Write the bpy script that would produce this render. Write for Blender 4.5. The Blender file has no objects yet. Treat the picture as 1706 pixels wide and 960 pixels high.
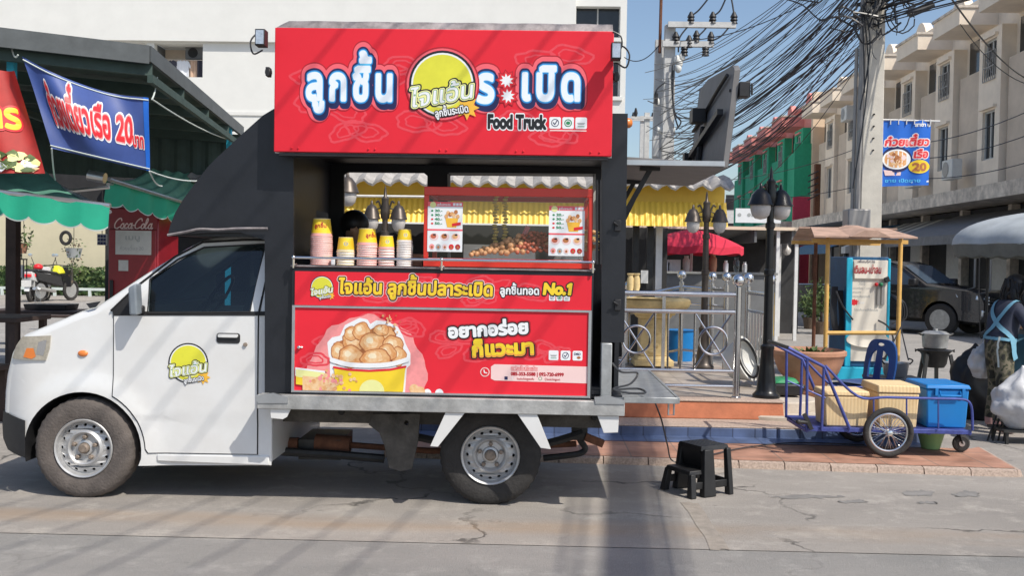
import bpy, bmesh, math, random
import numpy as np
from mathutils import Vector, Matrix, Quaternion, noise
from mathutils.geometry import tessellate_polygon

R = math.radians
scene = bpy.context.scene
COL = scene.collection

# ------------------------------------------------------------------ camera, sky, sun, exposure
F_PX = 1651.0                       # focal length in photograph pixels (1706 wide)
YAW, PITCH, ROLL = R(1.3), R(1.47), R(0.97)
CAM = Vector((0.0, 0.0, 1.6))
_f = Vector((-math.sin(YAW) * math.cos(PITCH), math.cos(YAW) * math.cos(PITCH), -math.sin(PITCH)))
_r = Vector((math.cos(YAW), math.sin(YAW), 0.0))
_u = _r.cross(_f)
C_R = _r * math.cos(ROLL) + _u * math.sin(ROLL)
C_U = _u * math.cos(ROLL) - _r * math.sin(ROLL)
C_F = _f
cam_data = bpy.data.cameras.new('camera')
cam_data.sensor_width = 36.0
cam_data.lens = 36.0 * F_PX / 1706.0
cam_data.clip_start = 0.05
cam_data.clip_end = 2000.0
cam = bpy.data.objects.new('camera', cam_data)
COL.objects.link(cam)
cam.matrix_world = Matrix(((C_R.x, C_U.x, -C_F.x, CAM.x), (C_R.y, C_U.y, -C_F.y, CAM.y),
                           (C_R.z, C_U.z, -C_F.z, CAM.z), (0, 0, 0, 1)))
scene.camera = cam

SUN_DIR = Vector((0.60, -0.55, 1.0)).normalized()      # towards the sun: high, right, behind the camera
SUN_EL = math.asin(SUN_DIR.z)
SUN_ROT = math.atan2(SUN_DIR.x, SUN_DIR.y)
world = bpy.data.worlds.new('World')
scene.world = world
world.use_nodes = True
wn = world.node_tree
wn.nodes.clear()
w_out = wn.nodes.new('ShaderNodeOutputWorld')
w_bg = wn.nodes.new('ShaderNodeBackground')
w_sky = wn.nodes.new('ShaderNodeTexSky')
w_sky.sky_type = 'NISHITA'
w_sky.sun_disc = False
w_sky.sun_elevation = SUN_EL
w_sky.sun_rotation = SUN_ROT
w_sky.air_density = 1.0
w_sky.dust_density = 1.6
w_sky.ozone_density = 1.5
w_bg.inputs['Strength'].default_value = 0.125
wn.links.new(w_sky.outputs[0], w_bg.inputs[0])
wn.links.new(w_bg.outputs[0], w_out.inputs[0])
sun_data = bpy.data.lights.new('sun', 'SUN')
sun_data.energy = 3.8
sun_data.angle = R(0.53)
sun_data.color = (1.0, 0.94, 0.84)
sun = bpy.data.objects.new('sun', sun_data)
COL.objects.link(sun)
sun.rotation_euler = (-SUN_DIR).to_track_quat('-Z', 'Y').to_euler()
sun.location = (20, -16, 34)
scene.view_settings.view_transform = 'Standard'
scene.view_settings.look = 'None'
scene.view_settings.gamma = 1.0
scene.view_settings.use_curve_mapping = False
scene.view_settings.exposure = 0.24
scene.cycles.max_bounces = 8
scene.cycles.transparent_max_bounces = 12

# ------------------------------------------------------------------ measuring helpers
def ray(px, py):
    return C_F + C_R * ((px - 853.0) / F_PX) - C_U * ((py - 480.0) / F_PX)

def P(px, py, Y):
    """World point on the vertical plane y = Y seen at photograph pixel (px, py)."""
    d = ray(px, py)
    return CAM + d * (Y / d.y)

def G(px, py, z=0.0):
    """World point at height z seen at photograph pixel (px, py)."""
    d = ray(px, py)
    return CAM + d * ((z - CAM.z) / d.z)

def PX(px, py, X):
    """World point on the plane x = X."""
    d = ray(px, py)
    return CAM + d * (X / d.x)

rnd = random.Random(11)

# ------------------------------------------------------------------ materials
MATS = {}

def _nodes(name):
    m = bpy.data.materials.new(name)
    m.use_nodes = True
    nt = m.node_tree
    b = nt.nodes['Principled BSDF']
    return m, nt, b

def mat(name, col, rough=0.6, metal=0.0, var=0.10, scale=6.0, bump=0.0, bscale=60.0, coat=0.0,
        emit=None, alpha=1.0, detail=6.0, spec=0.5, col2=None):
    """Principled material with uneven colour (noise) and optional bump."""
    if name in MATS:
        return MATS[name]
    m, nt, b = _nodes(name)
    N, L = nt.nodes, nt.links
    tc = N.new('ShaderNodeTexCoord')
    b.inputs['Roughness'].default_value = rough
    b.inputs['Metallic'].default_value = metal
    b.inputs['Specular IOR Level'].default_value = spec
    if coat:
        b.inputs['Coat Weight'].default_value = coat
        b.inputs['Coat Roughness'].default_value = 0.06
    if var > 0:
        n = N.new('ShaderNodeTexNoise')
        n.inputs['Scale'].default_value = scale
        n.inputs['Detail'].default_value = detail
        n.inputs['Roughness'].default_value = 0.65
        L.new(tc.outputs['Object'], n.inputs['Vector'])
        r = N.new('ShaderNodeValToRGB')
        r.color_ramp.elements[0].position = 0.3
        r.color_ramp.elements[1].position = 0.7
        lo = [max(0, c * (1 - var)) for c in col] if col2 is None else col2
        hi = [min(1, c * (1 + var)) for c in col] if col2 is None else col
        r.color_ramp.elements[0].color = (*lo, 1)
        r.color_ramp.elements[1].color = (*hi, 1)
        L.new(n.outputs['Fac'], r.inputs['Fac'])
        L.new(r.outputs['Color'], b.inputs['Base Color'])
    else:
        b.inputs['Base Color'].default_value = (*col, 1)
    if bump > 0:
        n2 = N.new('ShaderNodeTexNoise')
        n2.inputs['Scale'].default_value = bscale
        n2.inputs['Detail'].default_value = 8.0
        L.new(tc.outputs['Object'], n2.inputs['Vector'])
        bp = N.new('ShaderNodeBump')
        bp.inputs['Strength'].default_value = bump
        bp.inputs['Distance'].default_value = 0.02
        L.new(n2.outputs['Fac'], bp.inputs['Height'])
        L.new(bp.outputs['Normal'], b.inputs['Normal'])
    if emit:
        b.inputs['Emission Color'].default_value = (*emit[0], 1)
        b.inputs['Emission Strength'].default_value = emit[1]
    MATS[name] = m
    return m

def glass(name, tint=(0.8, 0.85, 0.85), clear=0.85, rough=0.03):
    """Thin pane: mostly see-through, with a glossy reflection that grows at grazing angles."""
    if name in MATS:
        return MATS[name]
    m, nt, b = _nodes(name)
    N, L = nt.nodes, nt.links
    out = N['Material Output']
    N.remove(b)
    t = N.new('ShaderNodeBsdfTransparent')
    t.inputs[0].default_value = (*[c * clear for c in tint], 1)
    g = N.new('ShaderNodeBsdfGlossy')
    g.inputs['Roughness'].default_value = rough
    g.inputs['Color'].default_value = (0.9, 0.95, 1.0, 1)
    lw = N.new('ShaderNodeLayerWeight')          # facing is the same from both sides of the pane
    pw = N.new('ShaderNodeMath'); pw.operation = 'POWER'; pw.inputs[1].default_value = 4.0
    fr = N.new('ShaderNodeMath'); fr.operation = 'MULTIPLY_ADD'; fr.inputs[1].default_value = 0.9; fr.inputs[2].default_value = 0.05
    L.new(lw.outputs['Facing'], pw.inputs[0]); L.new(pw.outputs[0], fr.inputs[0])
    mx = N.new('ShaderNodeMixShader')
    L.new(fr.outputs[0], mx.inputs[0])
    L.new(t.outputs[0], mx.inputs[1])
    L.new(g.outputs[0], mx.inputs[2])
    L.new(mx.outputs[0], out.inputs['Surface'])
    MATS[name] = m
    return m

# ------------------------------------------------------------------ mesh builder
class MB:
    def __init__(self, m=None):
        self.v, self.f, self.mi, self.mats = [], [], [], []
        self.cur = 0
        if m is not None:
            self.use(m)

    def use(self, m):
        if isinstance(m, str):
            m = MATS[m]
        if m not in self.mats:
            self.mats.append(m)
        self.cur = self.mats.index(m)
        return self

    def add(self, vs, fs):
        o = len(self.v)
        self.v += [Vector(p) for p in vs]
        self.f += [tuple(i + o for i in f) for f in fs]
        self.mi += [self.cur] * len(fs)
        return self

    def poly(self, *pts):
        return self.add(pts, [tuple(range(len(pts)))])

    def box(self, x0, x1, y0, y1, z0, z1):
        x0, x1 = sorted((x0, x1)); y0, y1 = sorted((y0, y1)); z0, z1 = sorted((z0, z1))
        vs = [(x0, y0, z0), (x1, y0, z0), (x1, y1, z0), (x0, y1, z0), (x0, y0, z1), (x1, y0, z1), (x1, y1, z1), (x0, y1, z1)]
        return self.add(vs, [(3, 2, 1, 0), (4, 5, 6, 7), (0, 1, 5, 4), (1, 2, 6, 5), (2, 3, 7, 6), (3, 0, 4, 7)])

    def hexa(self, lo, hi):
        """lo, hi: four points each (a loop), bottom and top."""
        return self.add(list(lo) + list(hi), [(3, 2, 1, 0), (4, 5, 6, 7), (0, 1, 5, 4), (1, 2, 6, 5), (2, 3, 7, 6), (3, 0, 4, 7)])

    def bar(self, p, q, w=0.03, h=None, up=(0, 0, 1)):
        p, q = Vector(p), Vector(q)
        h = w if h is None else h
        d = (q - p).normalized()
        up = Vector(up)
        if abs(d.dot(up)) > 0.97:
            up = Vector((0, 1, 0)) if abs(d.y) < 0.9 else Vector((1, 0, 0))
        s = d.cross(up).normalized() * (w / 2)
        t = s.cross(d).normalized() * (h / 2)
        return self.hexa([p - s - t, p + s - t, p + s + t, p - s + t], [q - s - t, q + s - t, q + s + t, q - s + t])

    def tube(self, pts, r=0.01, n=8, closed=False, caps=True):
        pts = [Vector(p) for p in pts]
        k = len(pts)
        rs = r if isinstance(r, (list, tuple)) else [r] * k
        o = len(self.v)
        up = None
        for i in range(k):
            if closed:
                t = (pts[(i + 1) % k] - pts[i - 1])
            else:
                t = pts[min(i + 1, k - 1)] - pts[max(i - 1, 0)]
            t = t.normalized() if t.length > 1e-9 else Vector((0, 0, 1))
            if up is None:
                up = Vector((0, 0, 1)) if abs(t.z) < 0.9 else Vector((0, 1, 0))
            s = t.cross(up)
            if s.length < 1e-6:
                s = t.cross(Vector((1, 0.3, 0)))
            s.normalize()
            up = s.cross(t).normalized()
            for j in range(n):
                a = 2 * math.pi * j / n
                self.v.append(pts[i] + s * (rs[i] * math.cos(a)) + up * (rs[i] * math.sin(a)))
        m = k if closed else k - 1
        for i in range(m):
            for j in range(n):
                a, b = o + i * n + j, o + i * n + (j + 1) % n
                i2 = (i + 1) % k
                c, d = o + i2 * n + (j + 1) % n, o + i2 * n + j
                self.f.append((a, b, c, d)); self.mi.append(self.cur)
        if caps and not closed:
            self.f.append(tuple(o + j for j in reversed(range(n)))); self.mi.append(self.cur)
            self.f.append(tuple(o + (k - 1) * n + j for j in range(n))); self.mi.append(self.cur)
        return self

    def lathe(self, prof, c=(0, 0, 0), n=24, axis='z', sx=1.0, sy=1.0, caps=True):
        """prof: list of (radius, height) along the axis through c."""
        c = Vector(c)
        o = len(self.v)
        for r, h in prof:
            for j in range(n):
                a = 2 * math.pi * j / n
                x, y = r * math.cos(a) * sx, r * math.sin(a) * sy
                if axis == 'z':
                    p = Vector((x, y, h))
                elif axis == 'y':
                    p = Vector((x, h, y))
                else:
                    p = Vector((h, x, y))
                self.v.append(c + p)
        k = len(prof)
        for i in range(k - 1):
            for j in range(n):
                self.f.append((o + i * n + j, o + i * n + (j + 1) % n, o + (i + 1) * n + (j + 1) % n, o + (i + 1) * n + j))
                self.mi.append(self.cur)
        if not caps:
            return self
        if prof[0][0] > 1e-6:
            self.f.append(tuple(o + j for j in reversed(range(n)))); self.mi.append(self.cur)
        if prof[-1][0] > 1e-6:
            self.f.append(tuple(o + (k - 1) * n + j for j in range(n))); self.mi.append(self.cur)
        return self

    def ball(self, c, r, n=12, sx=1, sy=1, sz=1):
        k = max(5, n // 2 + 1)
        prof = [(r * math.sin(math.pi * i / k), -r * sz * math.cos(math.pi * i / k)) for i in range(k + 1)]
        prof[0] = (1e-4 * r, prof[0][1]); prof[-1] = (1e-4 * r, prof[-1][1])
        return self.lathe(prof, c, n, 'z', sx, sy)

    def grid(self, fn, nu, nv):
        """fn(s, t) with s, t in 0..1"""
        o = len(self.v)
        for i in range(nu + 1):
            for j in range(nv + 1):
                self.v.append(Vector(fn(i / nu, j / nv)))
        for i in range(nu):
            for j in range(nv):
                a = o + i * (nv + 1) + j
                self.f.append((a, a + nv + 1, a + nv + 2, a + 1)); self.mi.append(self.cur)
        return self

    def patch(self, outline, holes=(), fn=None, step=0, back=None):
        """Flat outline with holes, cut to a fine grid and mapped by fn(a, b); back(a, b) gives it a rear face and edges."""
        loops = [list(outline)] + [list(h) for h in holes]
        flat = [p for lp in loops for p in lp]
        tris = tessellate_polygon([[Vector((p[0], p[1], 0)) for p in lp] for lp in loops])
        bm = bmesh.new()
        vs = [bm.verts.new((p[0], p[1], 0)) for p in flat]
        for t in tris:
            try:
                bm.faces.new([vs[i] for i in t])
            except ValueError:
                pass
        for f in bm.faces:
            f.normal_update()
            if f.normal.z < 0:
                f.normal_flip()
        if step:
            xs = [p[0] for p in flat]; ys = [p[1] for p in flat]
            x = min(xs) + step
            while x < max(xs):
                bmesh.ops.bisect_plane(bm, geom=bm.verts[:] + bm.edges[:] + bm.faces[:], plane_co=(x, 0, 0), plane_no=(1, 0, 0), dist=1e-5)
                x += step
            y = min(ys) + step
            while y < max(ys):
                bmesh.ops.bisect_plane(bm, geom=bm.verts[:] + bm.edges[:] + bm.faces[:], plane_co=(0, y, 0), plane_no=(0, 1, 0), dist=1e-5)
                y += step
        bm.verts.index_update()
        bm.verts.ensure_lookup_table()
        uv = [(v.co.x, v.co.y) for v in bm.verts]
        faces = [tuple(v.index for v in f.verts) for f in bm.faces]
        edges = [tuple(v.index for v in e.verts) for e in bm.edges if len(e.link_faces) == 1]
        bm.free()
        self.add([fn(a, b) for a, b in uv], faces)
        if back:
            n = len(uv)
            o = len(self.v) - n
            self.add([back(a, b) for a, b in uv], [tuple(reversed(f)) for f in faces])
            for a, b in edges:
                self.f.append((o + a, o + b, o + n + b, o + n + a)); self.mi.append(self.cur)
        return self

    def prism(self, outline, fn0, fn1, holes=()):
        return self.patch(outline, holes, fn0, 0, fn1)

    def build(self, name, parent=None, bevel=0.0, sharp=40.0, loc=None, flat=False, seg=2):
        me = bpy.data.meshes.new(name)
        if parent is not None:
            off = WL.get(parent.name, Vector())
        elif loc is not None:
            off = Vector(loc)
        else:
            xs = [p.x for p in self.v]; ys = [p.y for p in self.v]; zs = [p.z for p in self.v]
            off = Vector(((min(xs) + max(xs)) / 2, (min(ys) + max(ys)) / 2, min(zs)))
        me.from_pydata([p - off for p in self.v], [], self.f)
        for m in self.mats:
            me.materials.append(m)
        me.polygons.foreach_set('material_index', self.mi)
        me.validate()
        if not flat:
            me.polygons.foreach_set('use_smooth', [True] * len(me.polygons))
            me.set_sharp_from_angle(angle=R(sharp))
        me.update()
        o = bpy.data.objects.new(name, me)
        COL.objects.link(o)
        if parent is not None:
            o.parent = parent
            WL[o.name] = off
        else:
            o.location = off
            WL[o.name] = off
        if bevel:
            b = o.modifiers.new('edge', 'BEVEL')
            b.width = bevel
            b.segments = seg
            b.limit_method = 'ANGLE'
            b.angle_limit = R(40)
            b.harden_normals = False
        return o

WL = {}

def tag(o, label=None, cat=None, group=None, kind=None):
    if label: o['label'] = label
    if cat: o['category'] = cat
    if group: o['group'] = group
    if kind: o['kind'] = kind
    return o

def thing(name, label, cat, loc=(0, 0, 0), rotz=0.0, group=None, local=False):
    o = bpy.data.objects.new(name, None)
    o.empty_display_size = 0.1
    COL.objects.link(o)
    o.location = loc
    o.rotation_euler = (0, 0, rotz)
    tag(o, label, cat, group)
    WL[o.name] = Vector() if local else Vector(loc)
    return o

def dup(root, loc, rotz=None, label=None, group=None, scale=None):
    def cp(o, parent):
        c = o.copy()
        COL.objects.link(c)
        if parent is not None:
            c.parent = parent
        for ch in o.children:
            cp(ch, c)
        return c
    r = cp(root, None)
    r.location = loc
    if rotz is not None: r.rotation_euler = (0, 0, rotz)
    if scale is not None: r.scale = (scale,) * 3 if not isinstance(scale, tuple) else scale
    if label: r['label'] = label
    if group: r['group'] = group
    return r

def circle(cx, cy, r, n=32, ry=None, a0=0.0):
    ry = r if ry is None else ry
    return [(cx + r * math.cos(a0 + 2 * math.pi * i / n), cy + ry * math.sin(a0 + 2 * math.pi * i / n)) for i in range(n)]

def star(cx, cy, r0, r1, n=12, a0=0.0):
    return [(cx + (r1 if i % 2 else r0) * math.cos(a0 + math.pi * i / n), cy + (r1 if i % 2 else r0) * math.sin(a0 + math.pi * i / n)) for i in range(2 * n)]

def rrect(x0, x1, y0, y1, r, n=5):
    pts = []
    for cx, cy, a in ((x1 - r, y1 - r, 0), (x0 + r, y1 - r, 90), (x0 + r, y0 + r, 180), (x1 - r, y0 + r, 270)):
        for i in range(n + 1):
            t = R(a + 90 * i / n)
            pts.append((cx + r * math.cos(t), cy + r * math.sin(t)))
    return pts

def smooth_line(pts, k=6):
    """Catmull-Rom through the points."""
    pts = [Vector(p) for p in pts]
    out = []
    for i in range(len(pts) - 1):
        p0, p1, p2, p3 = pts[max(i - 1, 0)], pts[i], pts[i + 1], pts[min(i + 2, len(pts) - 1)]
        for j in range(k):
            t = j / k
            out.append(0.5 * ((2 * p1) + (p2 - p0) * t + (2 * p0 - 5 * p1 + 4 * p2 - p3) * t * t + (3 * p1 - p0 - 3 * p2 + p3) * t ** 3))
    out.append(pts[-1])
    return out

# ------------------------------------------------------------------ lettering: glyph outlines thickened through a distance field
_GL = {}
_THAI_UP = set('\u0e31\u0e34\u0e35\u0e36\u0e37\u0e47\u0e4d')
_THAI_TONE = set('\u0e48\u0e49\u0e4a\u0e4b\u0e4c')
_THAI_MARK = _THAI_UP | _THAI_TONE | set('\u0e38\u0e39\u0e3a')

def _raw(s):
    if s in _GL:
        return _GL[s]
    c = bpy.data.curves.new('glyph', 'FONT')
    c.body = s
    c.size = 1.0
    c.resolution_u = 3
    o = bpy.data.objects.new('glyph', c)
    COL.objects.link(o)
    bpy.context.view_layer.update()
    me = o.to_mesh()
    vs = np.array([(v.co.x, v.co.y) for v in me.vertices]).reshape(-1, 2)
    me.calc_loop_triangles()
    tr = np.array([tuple(t.vertices) for t in me.loop_triangles]).reshape(-1, 3)
    cnt = {}
    for p in me.polygons:
        for e in p.edge_keys:
            cnt[e] = cnt.get(e, 0) + 1
    ed = np.array([e for e, n in cnt.items() if n == 1]).reshape(-1, 2)
    o.to_mesh_clear()
    bpy.data.objects.remove(o)
    bpy.data.curves.remove(c)
    if s == '1':                       # the default face draws a bare bar: give it its flag
        xa, ya = vs[:, 0].min(), vs[:, 1].max()
        k = len(vs)
        vs = np.concatenate([vs, [(xa + 0.02, ya), (xa - 0.13, ya - 0.10), (xa - 0.13, ya - 0.19), (xa + 0.02, ya - 0.11)]])
        tr = np.concatenate([tr, [(k, k + 1, k + 2), (k, k + 2, k + 3)]])
        ed = np.concatenate([ed, [(k, k + 1), (k + 1, k + 2), (k + 2, k + 3)]])
    _GL[s] = (vs, tr, ed)
    return _GL[s]

def _adv(ch):
    return _raw(ch + 'I')[0][:, 0].max() - _raw('I')[0][:, 0].max()

def _layout(s, track=0.0):
    x = 0.0
    out = []
    up = False
    for ch in s:
        vs, tr, ed = _raw(ch) if ch != ' ' else (np.zeros((0, 2)), None, None)
        dy = 0.0
        if ch in _THAI_TONE and up:
            dy = 0.20
        if ch in _THAI_UP:
            up = True
        elif ch not in _THAI_MARK:
            up = False
        if len(vs):
            out.append((vs + np.array((x - (track * 0.5 if ch in _THAI_MARK else 0), dy)), tr, ed))
        if ch not in _THAI_MARK:
            x += _adv(ch) + track
    return out, x

def _field(tris, segs, wmax, h):
    allp = np.concatenate([t.reshape(-1, 2) for t in ([tris] if len(tris) else [])] + ([segs.reshape(-1, 2)] if len(segs) else []))
    lo = allp.min(0) - wmax - 2 * h
    hi = allp.max(0) + wmax + 2 * h
    nx, ny = (np.ceil((hi - lo) / h).astype(int) + 1)
    D = np.full((nx, ny), wmax + 5 * h)
    I = np.zeros((nx, ny), bool)

    def win(p, m):
        a = np.maximum(np.floor((p.min(0) - m - lo) / h).astype(int), 0)
        b = np.minimum(np.ceil((p.max(0) + m - lo) / h).astype(int) + 1, (nx, ny))
        gx = lo[0] + h * np.arange(a[0], b[0])[:, None]
        gy = lo[1] + h * np.arange(a[1], b[1])[None, :]
        return (slice(a[0], b[0]), slice(a[1], b[1])), gx, gy
    for t in tris:
        w, gx, gy = win(t, 0)
        (x0, y0), (x1, y1), (x2, y2) = t
        d = (x1 - x0) * (y2 - y0) - (x2 - x0) * (y1 - y0)
        if abs(d) < 1e-12:
            continue
        s = ((gx - x0) * (y2 - y0) - (x2 - x0) * (gy - y0)) / d
        q = ((x1 - x0) * (gy - y0) - (gx - x0) * (y1 - y0)) / d
        I[w] |= (s >= -1e-6) & (q >= -1e-6) & (s + q <= 1 + 1e-6)
    m = wmax + 2 * h
    for e in segs:
        w, gx, gy = win(e, m)
        d = e[1] - e[0]
        L2 = max(d @ d, 1e-12)
        t = np.clip(((gx - e[0][0]) * d[0] + (gy - e[0][1]) * d[1]) / L2, 0, 1)
        D[w] = np.minimum(D[w], np.hypot(gx - e[0][0] - t * d[0], gy - e[0][1] - t * d[1]))
    return np.where(I, -D, D), lo, h

def _contours(S, lo, h, iso):
    A = S - iso
    A = np.where(np.abs(A) < 1e-9, 1e-9, A)
    N = A < 0
    c = N[:-1, :-1].astype(int) + 2 * N[1:, :-1] + 4 * N[1:, 1:] + 8 * N[:-1, 1:]
    nxt = {}

    def pt(k):
        i, j, o = k
        if o == 0:
            a, b = A[i, j], A[i + 1, j]
            return (lo[0] + h * (i + a / (a - b)), lo[1] + h * j)
        a, b = A[i, j], A[i, j + 1]
        return (lo[0] + h * i, lo[1] + h * (j + a / (a - b)))
    for i, j in zip(*np.nonzero((c > 0) & (c < 15))):
        k = c[i, j]
        i, j = int(i), int(j)
        Bm, Rt, Tp, Lf = (i, j, 0), (i + 1, j, 1), (i, j + 1, 0), (i, j, 1)
        for a, b in {1: [(Bm, Lf)], 2: [(Rt, Bm)], 3: [(Rt, Lf)], 4: [(Tp, Rt)], 5: [(Bm, Lf), (Tp, Rt)], 6: [(Tp, Bm)], 7: [(Tp, Lf)],
                     8: [(Lf, Tp)], 9: [(Bm, Tp)], 10: [(Rt, Bm), (Lf, Tp)], 11: [(Rt, Tp)], 12: [(Lf, Rt)], 13: [(Bm, Rt)], 14: [(Lf, Bm)]}[k]:
            nxt[a] = b
    loops = []
    while nxt:
        st, cur = nxt.popitem()
        lp = [st]
        while cur != st and cur in nxt:
            lp.append(cur)
            cur = nxt.pop(cur)
        pts = [pt(k) for k in lp]
        if len(pts) > 5:
            keep = []
            for a in range(len(pts)):
                p, q, r = pts[a - 1], pts[a], pts[(a + 1) % len(pts)]
                if abs((q[0] - p[0]) * (r[1] - q[1]) - (q[1] - p[1]) * (r[0] - q[0])) > 0.004 * h * h * 5 or a % 4 == 0:
                    keep.append(q)
            loops.append(keep)
    return loops

_SH = {}

def text_loops(s, ws, h=1 / 44, track=0.0):
    key = (s, tuple(ws), h, track)
    if key not in _SH:
        lay, width = _layout(s, track)
        tris = np.concatenate([v[t] for v, t, e in lay])
        segs = np.concatenate([v[e] for v, t, e in lay])
        S, lo, hh = _field(tris, segs, max(max(ws), 0), h)
        _SH[key] = ([_contours(S, lo, hh, w) for w in ws], width)
    return _SH[key]

def stroke_loops(lines, ws, h=1 / 44):
    segs = np.array([(a[k], a[k + 1]) for a in lines for k in range(len(a) - 1)], dtype=float)
    S, lo, hh = _field(np.zeros((0, 3, 2)), segs, max(ws), h)
    return [_contours(S, lo, hh, w) for w in ws]

def plane_fn(o, U, V, n):
    o, U, V, n = Vector(o), Vector(U), Vector(V), Vector(n)
    return lambda d: (lambda a, b: o + U * a + V * b + n * d)

def _area(lp):
    return sum(lp[i - 1][0] * lp[i][1] - lp[i][0] * lp[i - 1][1] for i in range(len(lp))) / 2

def _inside(p, lp):
    c = False
    for i in range(len(lp)):
        (x0, y0), (x1, y1) = lp[i - 1], lp[i]
        if (y0 > p[1]) != (y1 > p[1]) and p[0] < (x1 - x0) * (p[1] - y0) / (y1 - y0) + x0:
            c = not c
    return c

def loops_to(mb, loops, fn, m, step=0):
    if not loops:
        return
    mb.use(m)
    ar = [_area(lp) for lp in loops]
    sgn = 1 if ar[max(range(len(ar)), key=lambda i: abs(ar[i]))] > 0 else -1
    outer = [i for i in range(len(ar)) if ar[i] * sgn > 0]
    own = {i: [] for i in outer}
    for k in range(len(ar)):
        if ar[k] * sgn <= 0:
            c = [i for i in outer if abs(ar[i]) > abs(ar[k]) and _inside(loops[k][0], loops[i])]
            if c:
                own[min(c, key=lambda i: abs(ar[i]))].append(k)
    for i in outer:
        if abs(ar[i]) < 1e-7:
            continue
        grp = [loops[i]] + [loops[k] for k in own[i]]
        if step:
            mb.patch(grp[0], grp[1:], fn, step)
            continue
        flat = [p for lp in grp for p in lp]
        tris = tessellate_polygon([[Vector((p[0], p[1], 0)) for p in lp] for lp in grp])
        mb.add([fn(a, b) for a, b in flat], [tuple(t) for t in tris])

def text(mb, s, fnd, x, y, size, layers, align='l', sx=1.0, shear=0.0, rot=0.0, h=1 / 44, track=0.0, width=None, step=0):
    """fnd(d) gives a map (a, b) -> world at height d over the sign. layers: (material, outline width in em, height[, dx, dy])."""
    lo, w = text_loops(s, [l[1] for l in layers], h, track)
    if width:
        sx = width / (w * size)
    x0 = {'l': 0.0, 'c': -w * sx * size / 2, 'r': -w * sx * size}[align]
    cr, sr = math.cos(rot), math.sin(rot)
    for l, loops in zip(layers, lo):
        f = fnd(l[2])
        dx, dy = (l[3], l[4]) if len(l) > 3 else (0, 0)

        def fn(a, b, f=f, dx=dx, dy=dy):
            a2, b2 = x0 + (a + shear * b) * sx * size + dx, b * size + dy
            return f(x + a2 * cr - b2 * sr, y + a2 * sr + b2 * cr)
        loops_to(mb, loops, fn, l[0], step)
    return w * sx * size
# ------------------------------------------------------------------ materials of the place
mat('white_paint', (0.75, 0.76, 0.76), 0.22, scale=2.6, coat=0.6, col2=(0.68, 0.675, 0.66), detail=10)
mat('black_panel', (0.013, 0.0145, 0.019), 0.42, var=0.25, scale=4, bump=0.05, bscale=25)
mat('black_plastic', (0.018, 0.018, 0.020), 0.5, var=0.25, scale=20)
mat('seam', (0.012, 0.012, 0.013), 0.7, var=0)
mat('rubber', (0.030, 0.028, 0.027), 0.82, var=0.25, scale=14, bump=0.3, bscale=50)
mat('tyre_dusty', (0.115, 0.098, 0.088), 0.9, var=0.25, scale=9, bump=0.3, bscale=60)
mat('steel_rim', (0.52, 0.52, 0.52), 0.45, 0.55, var=0.14, scale=16)
mat('hub_rust', (0.26, 0.21, 0.17), 0.7, 0.3, var=0.35, scale=40)
mat('chrome', (0.78, 0.79, 0.80), 0.12, 1.0, var=0.03, scale=10)
mat('stainless', (0.62, 0.62, 0.63), 0.22, 1.0, var=0.08, scale=10)
mat('galvanised', (0.42, 0.43, 0.43), 0.45, 0.6, var=0.22, scale=12, bump=0.06, bscale=30)
mat('deck_metal', (0.40, 0.40, 0.39), 0.6, 0.35, var=0.28, scale=9, bump=0.12, bscale=40)
mat('chassis', (0.085, 0.078, 0.070), 0.85, 0.1, var=0.45, scale=8, bump=0.2)
mat('rust', (0.15, 0.062, 0.034), 0.9, var=0.4, scale=14, bump=0.2)
mat('sign_red', (0.74, 0.022, 0.040), 0.5, var=0.06, scale=1.6, spec=0.3, bump=0.08, bscale=3)
mat('sign_red_pale', (0.76, 0.062, 0.085), 0.4, var=0.1, scale=40)
mat('sign_dark_red', (0.42, 0.008, 0.02), 0.45, var=0.05)
mat('sign_rose', (0.86, 0.13, 0.16), 0.4, var=0.04)
mat('print_navy', (0.012, 0.016, 0.085), 0.45, var=0.1)
mat('print_blue', (0.02, 0.22, 0.62), 0.4, var=0.1, scale=8)
mat('print_sky', (0.10, 0.52, 0.85), 0.4, var=0.1, scale=8)
mat('print_white', (0.82, 0.84, 0.86), 0.4, var=0.02)
mat('print_ice', (0.80, 0.86, 0.94), 0.4, var=0.04)
mat('print_black', (0.012, 0.012, 0.014), 0.4, var=0)
mat('print_lime', (0.72, 0.70, 0.05), 0.4, var=0.08)
mat('print_lime_pale', (0.80, 0.80, 0.34), 0.4, var=0.08)
mat('print_yellow', (0.86, 0.62, 0.03), 0.4, var=0.06)
mat('print_orange', (0.84, 0.36, 0.06), 0.4, var=0.08)
mat('print_gold', (0.86, 0.48, 0.05), 0.4, var=0.06)
mat('print_green', (0.03, 0.25, 0.10), 0.4, var=0.05)
mat('print_grey', (0.40, 0.42, 0.42), 0.4, var=0.05)
mat('print_pink', (0.85, 0.30, 0.30), 0.45, var=0.10, scale=30)
mat('print_blush', (0.86, 0.62, 0.60), 0.45, var=0.05)
mat('print_red', (0.70, 0.02, 0.03), 0.45, var=0.05)
mat('print_food', (0.80, 0.52, 0.26), 0.5, var=0.5, scale=26, col2=(0.62, 0.22, 0.05), detail=9)
mat('print_food_dark', (0.55, 0.22, 0.07), 0.5, var=0.5, scale=40, col2=(0.32, 0.09, 0.03))
mat('print_food_pale', (0.86, 0.66, 0.42), 0.5, var=0.5, scale=30, col2=(0.74, 0.38, 0.14))
mat('print_cream', (0.86, 0.74, 0.52), 0.5, var=0.1, scale=30)
mat('aluminium', (0.60, 0.61, 0.62), 0.35, 0.9, var=0.08, scale=14)
mat('grey_tarp', (0.27, 0.24, 0.24), 0.55, 0.2, var=0.5, scale=9, bump=0.25, bscale=18)
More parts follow.
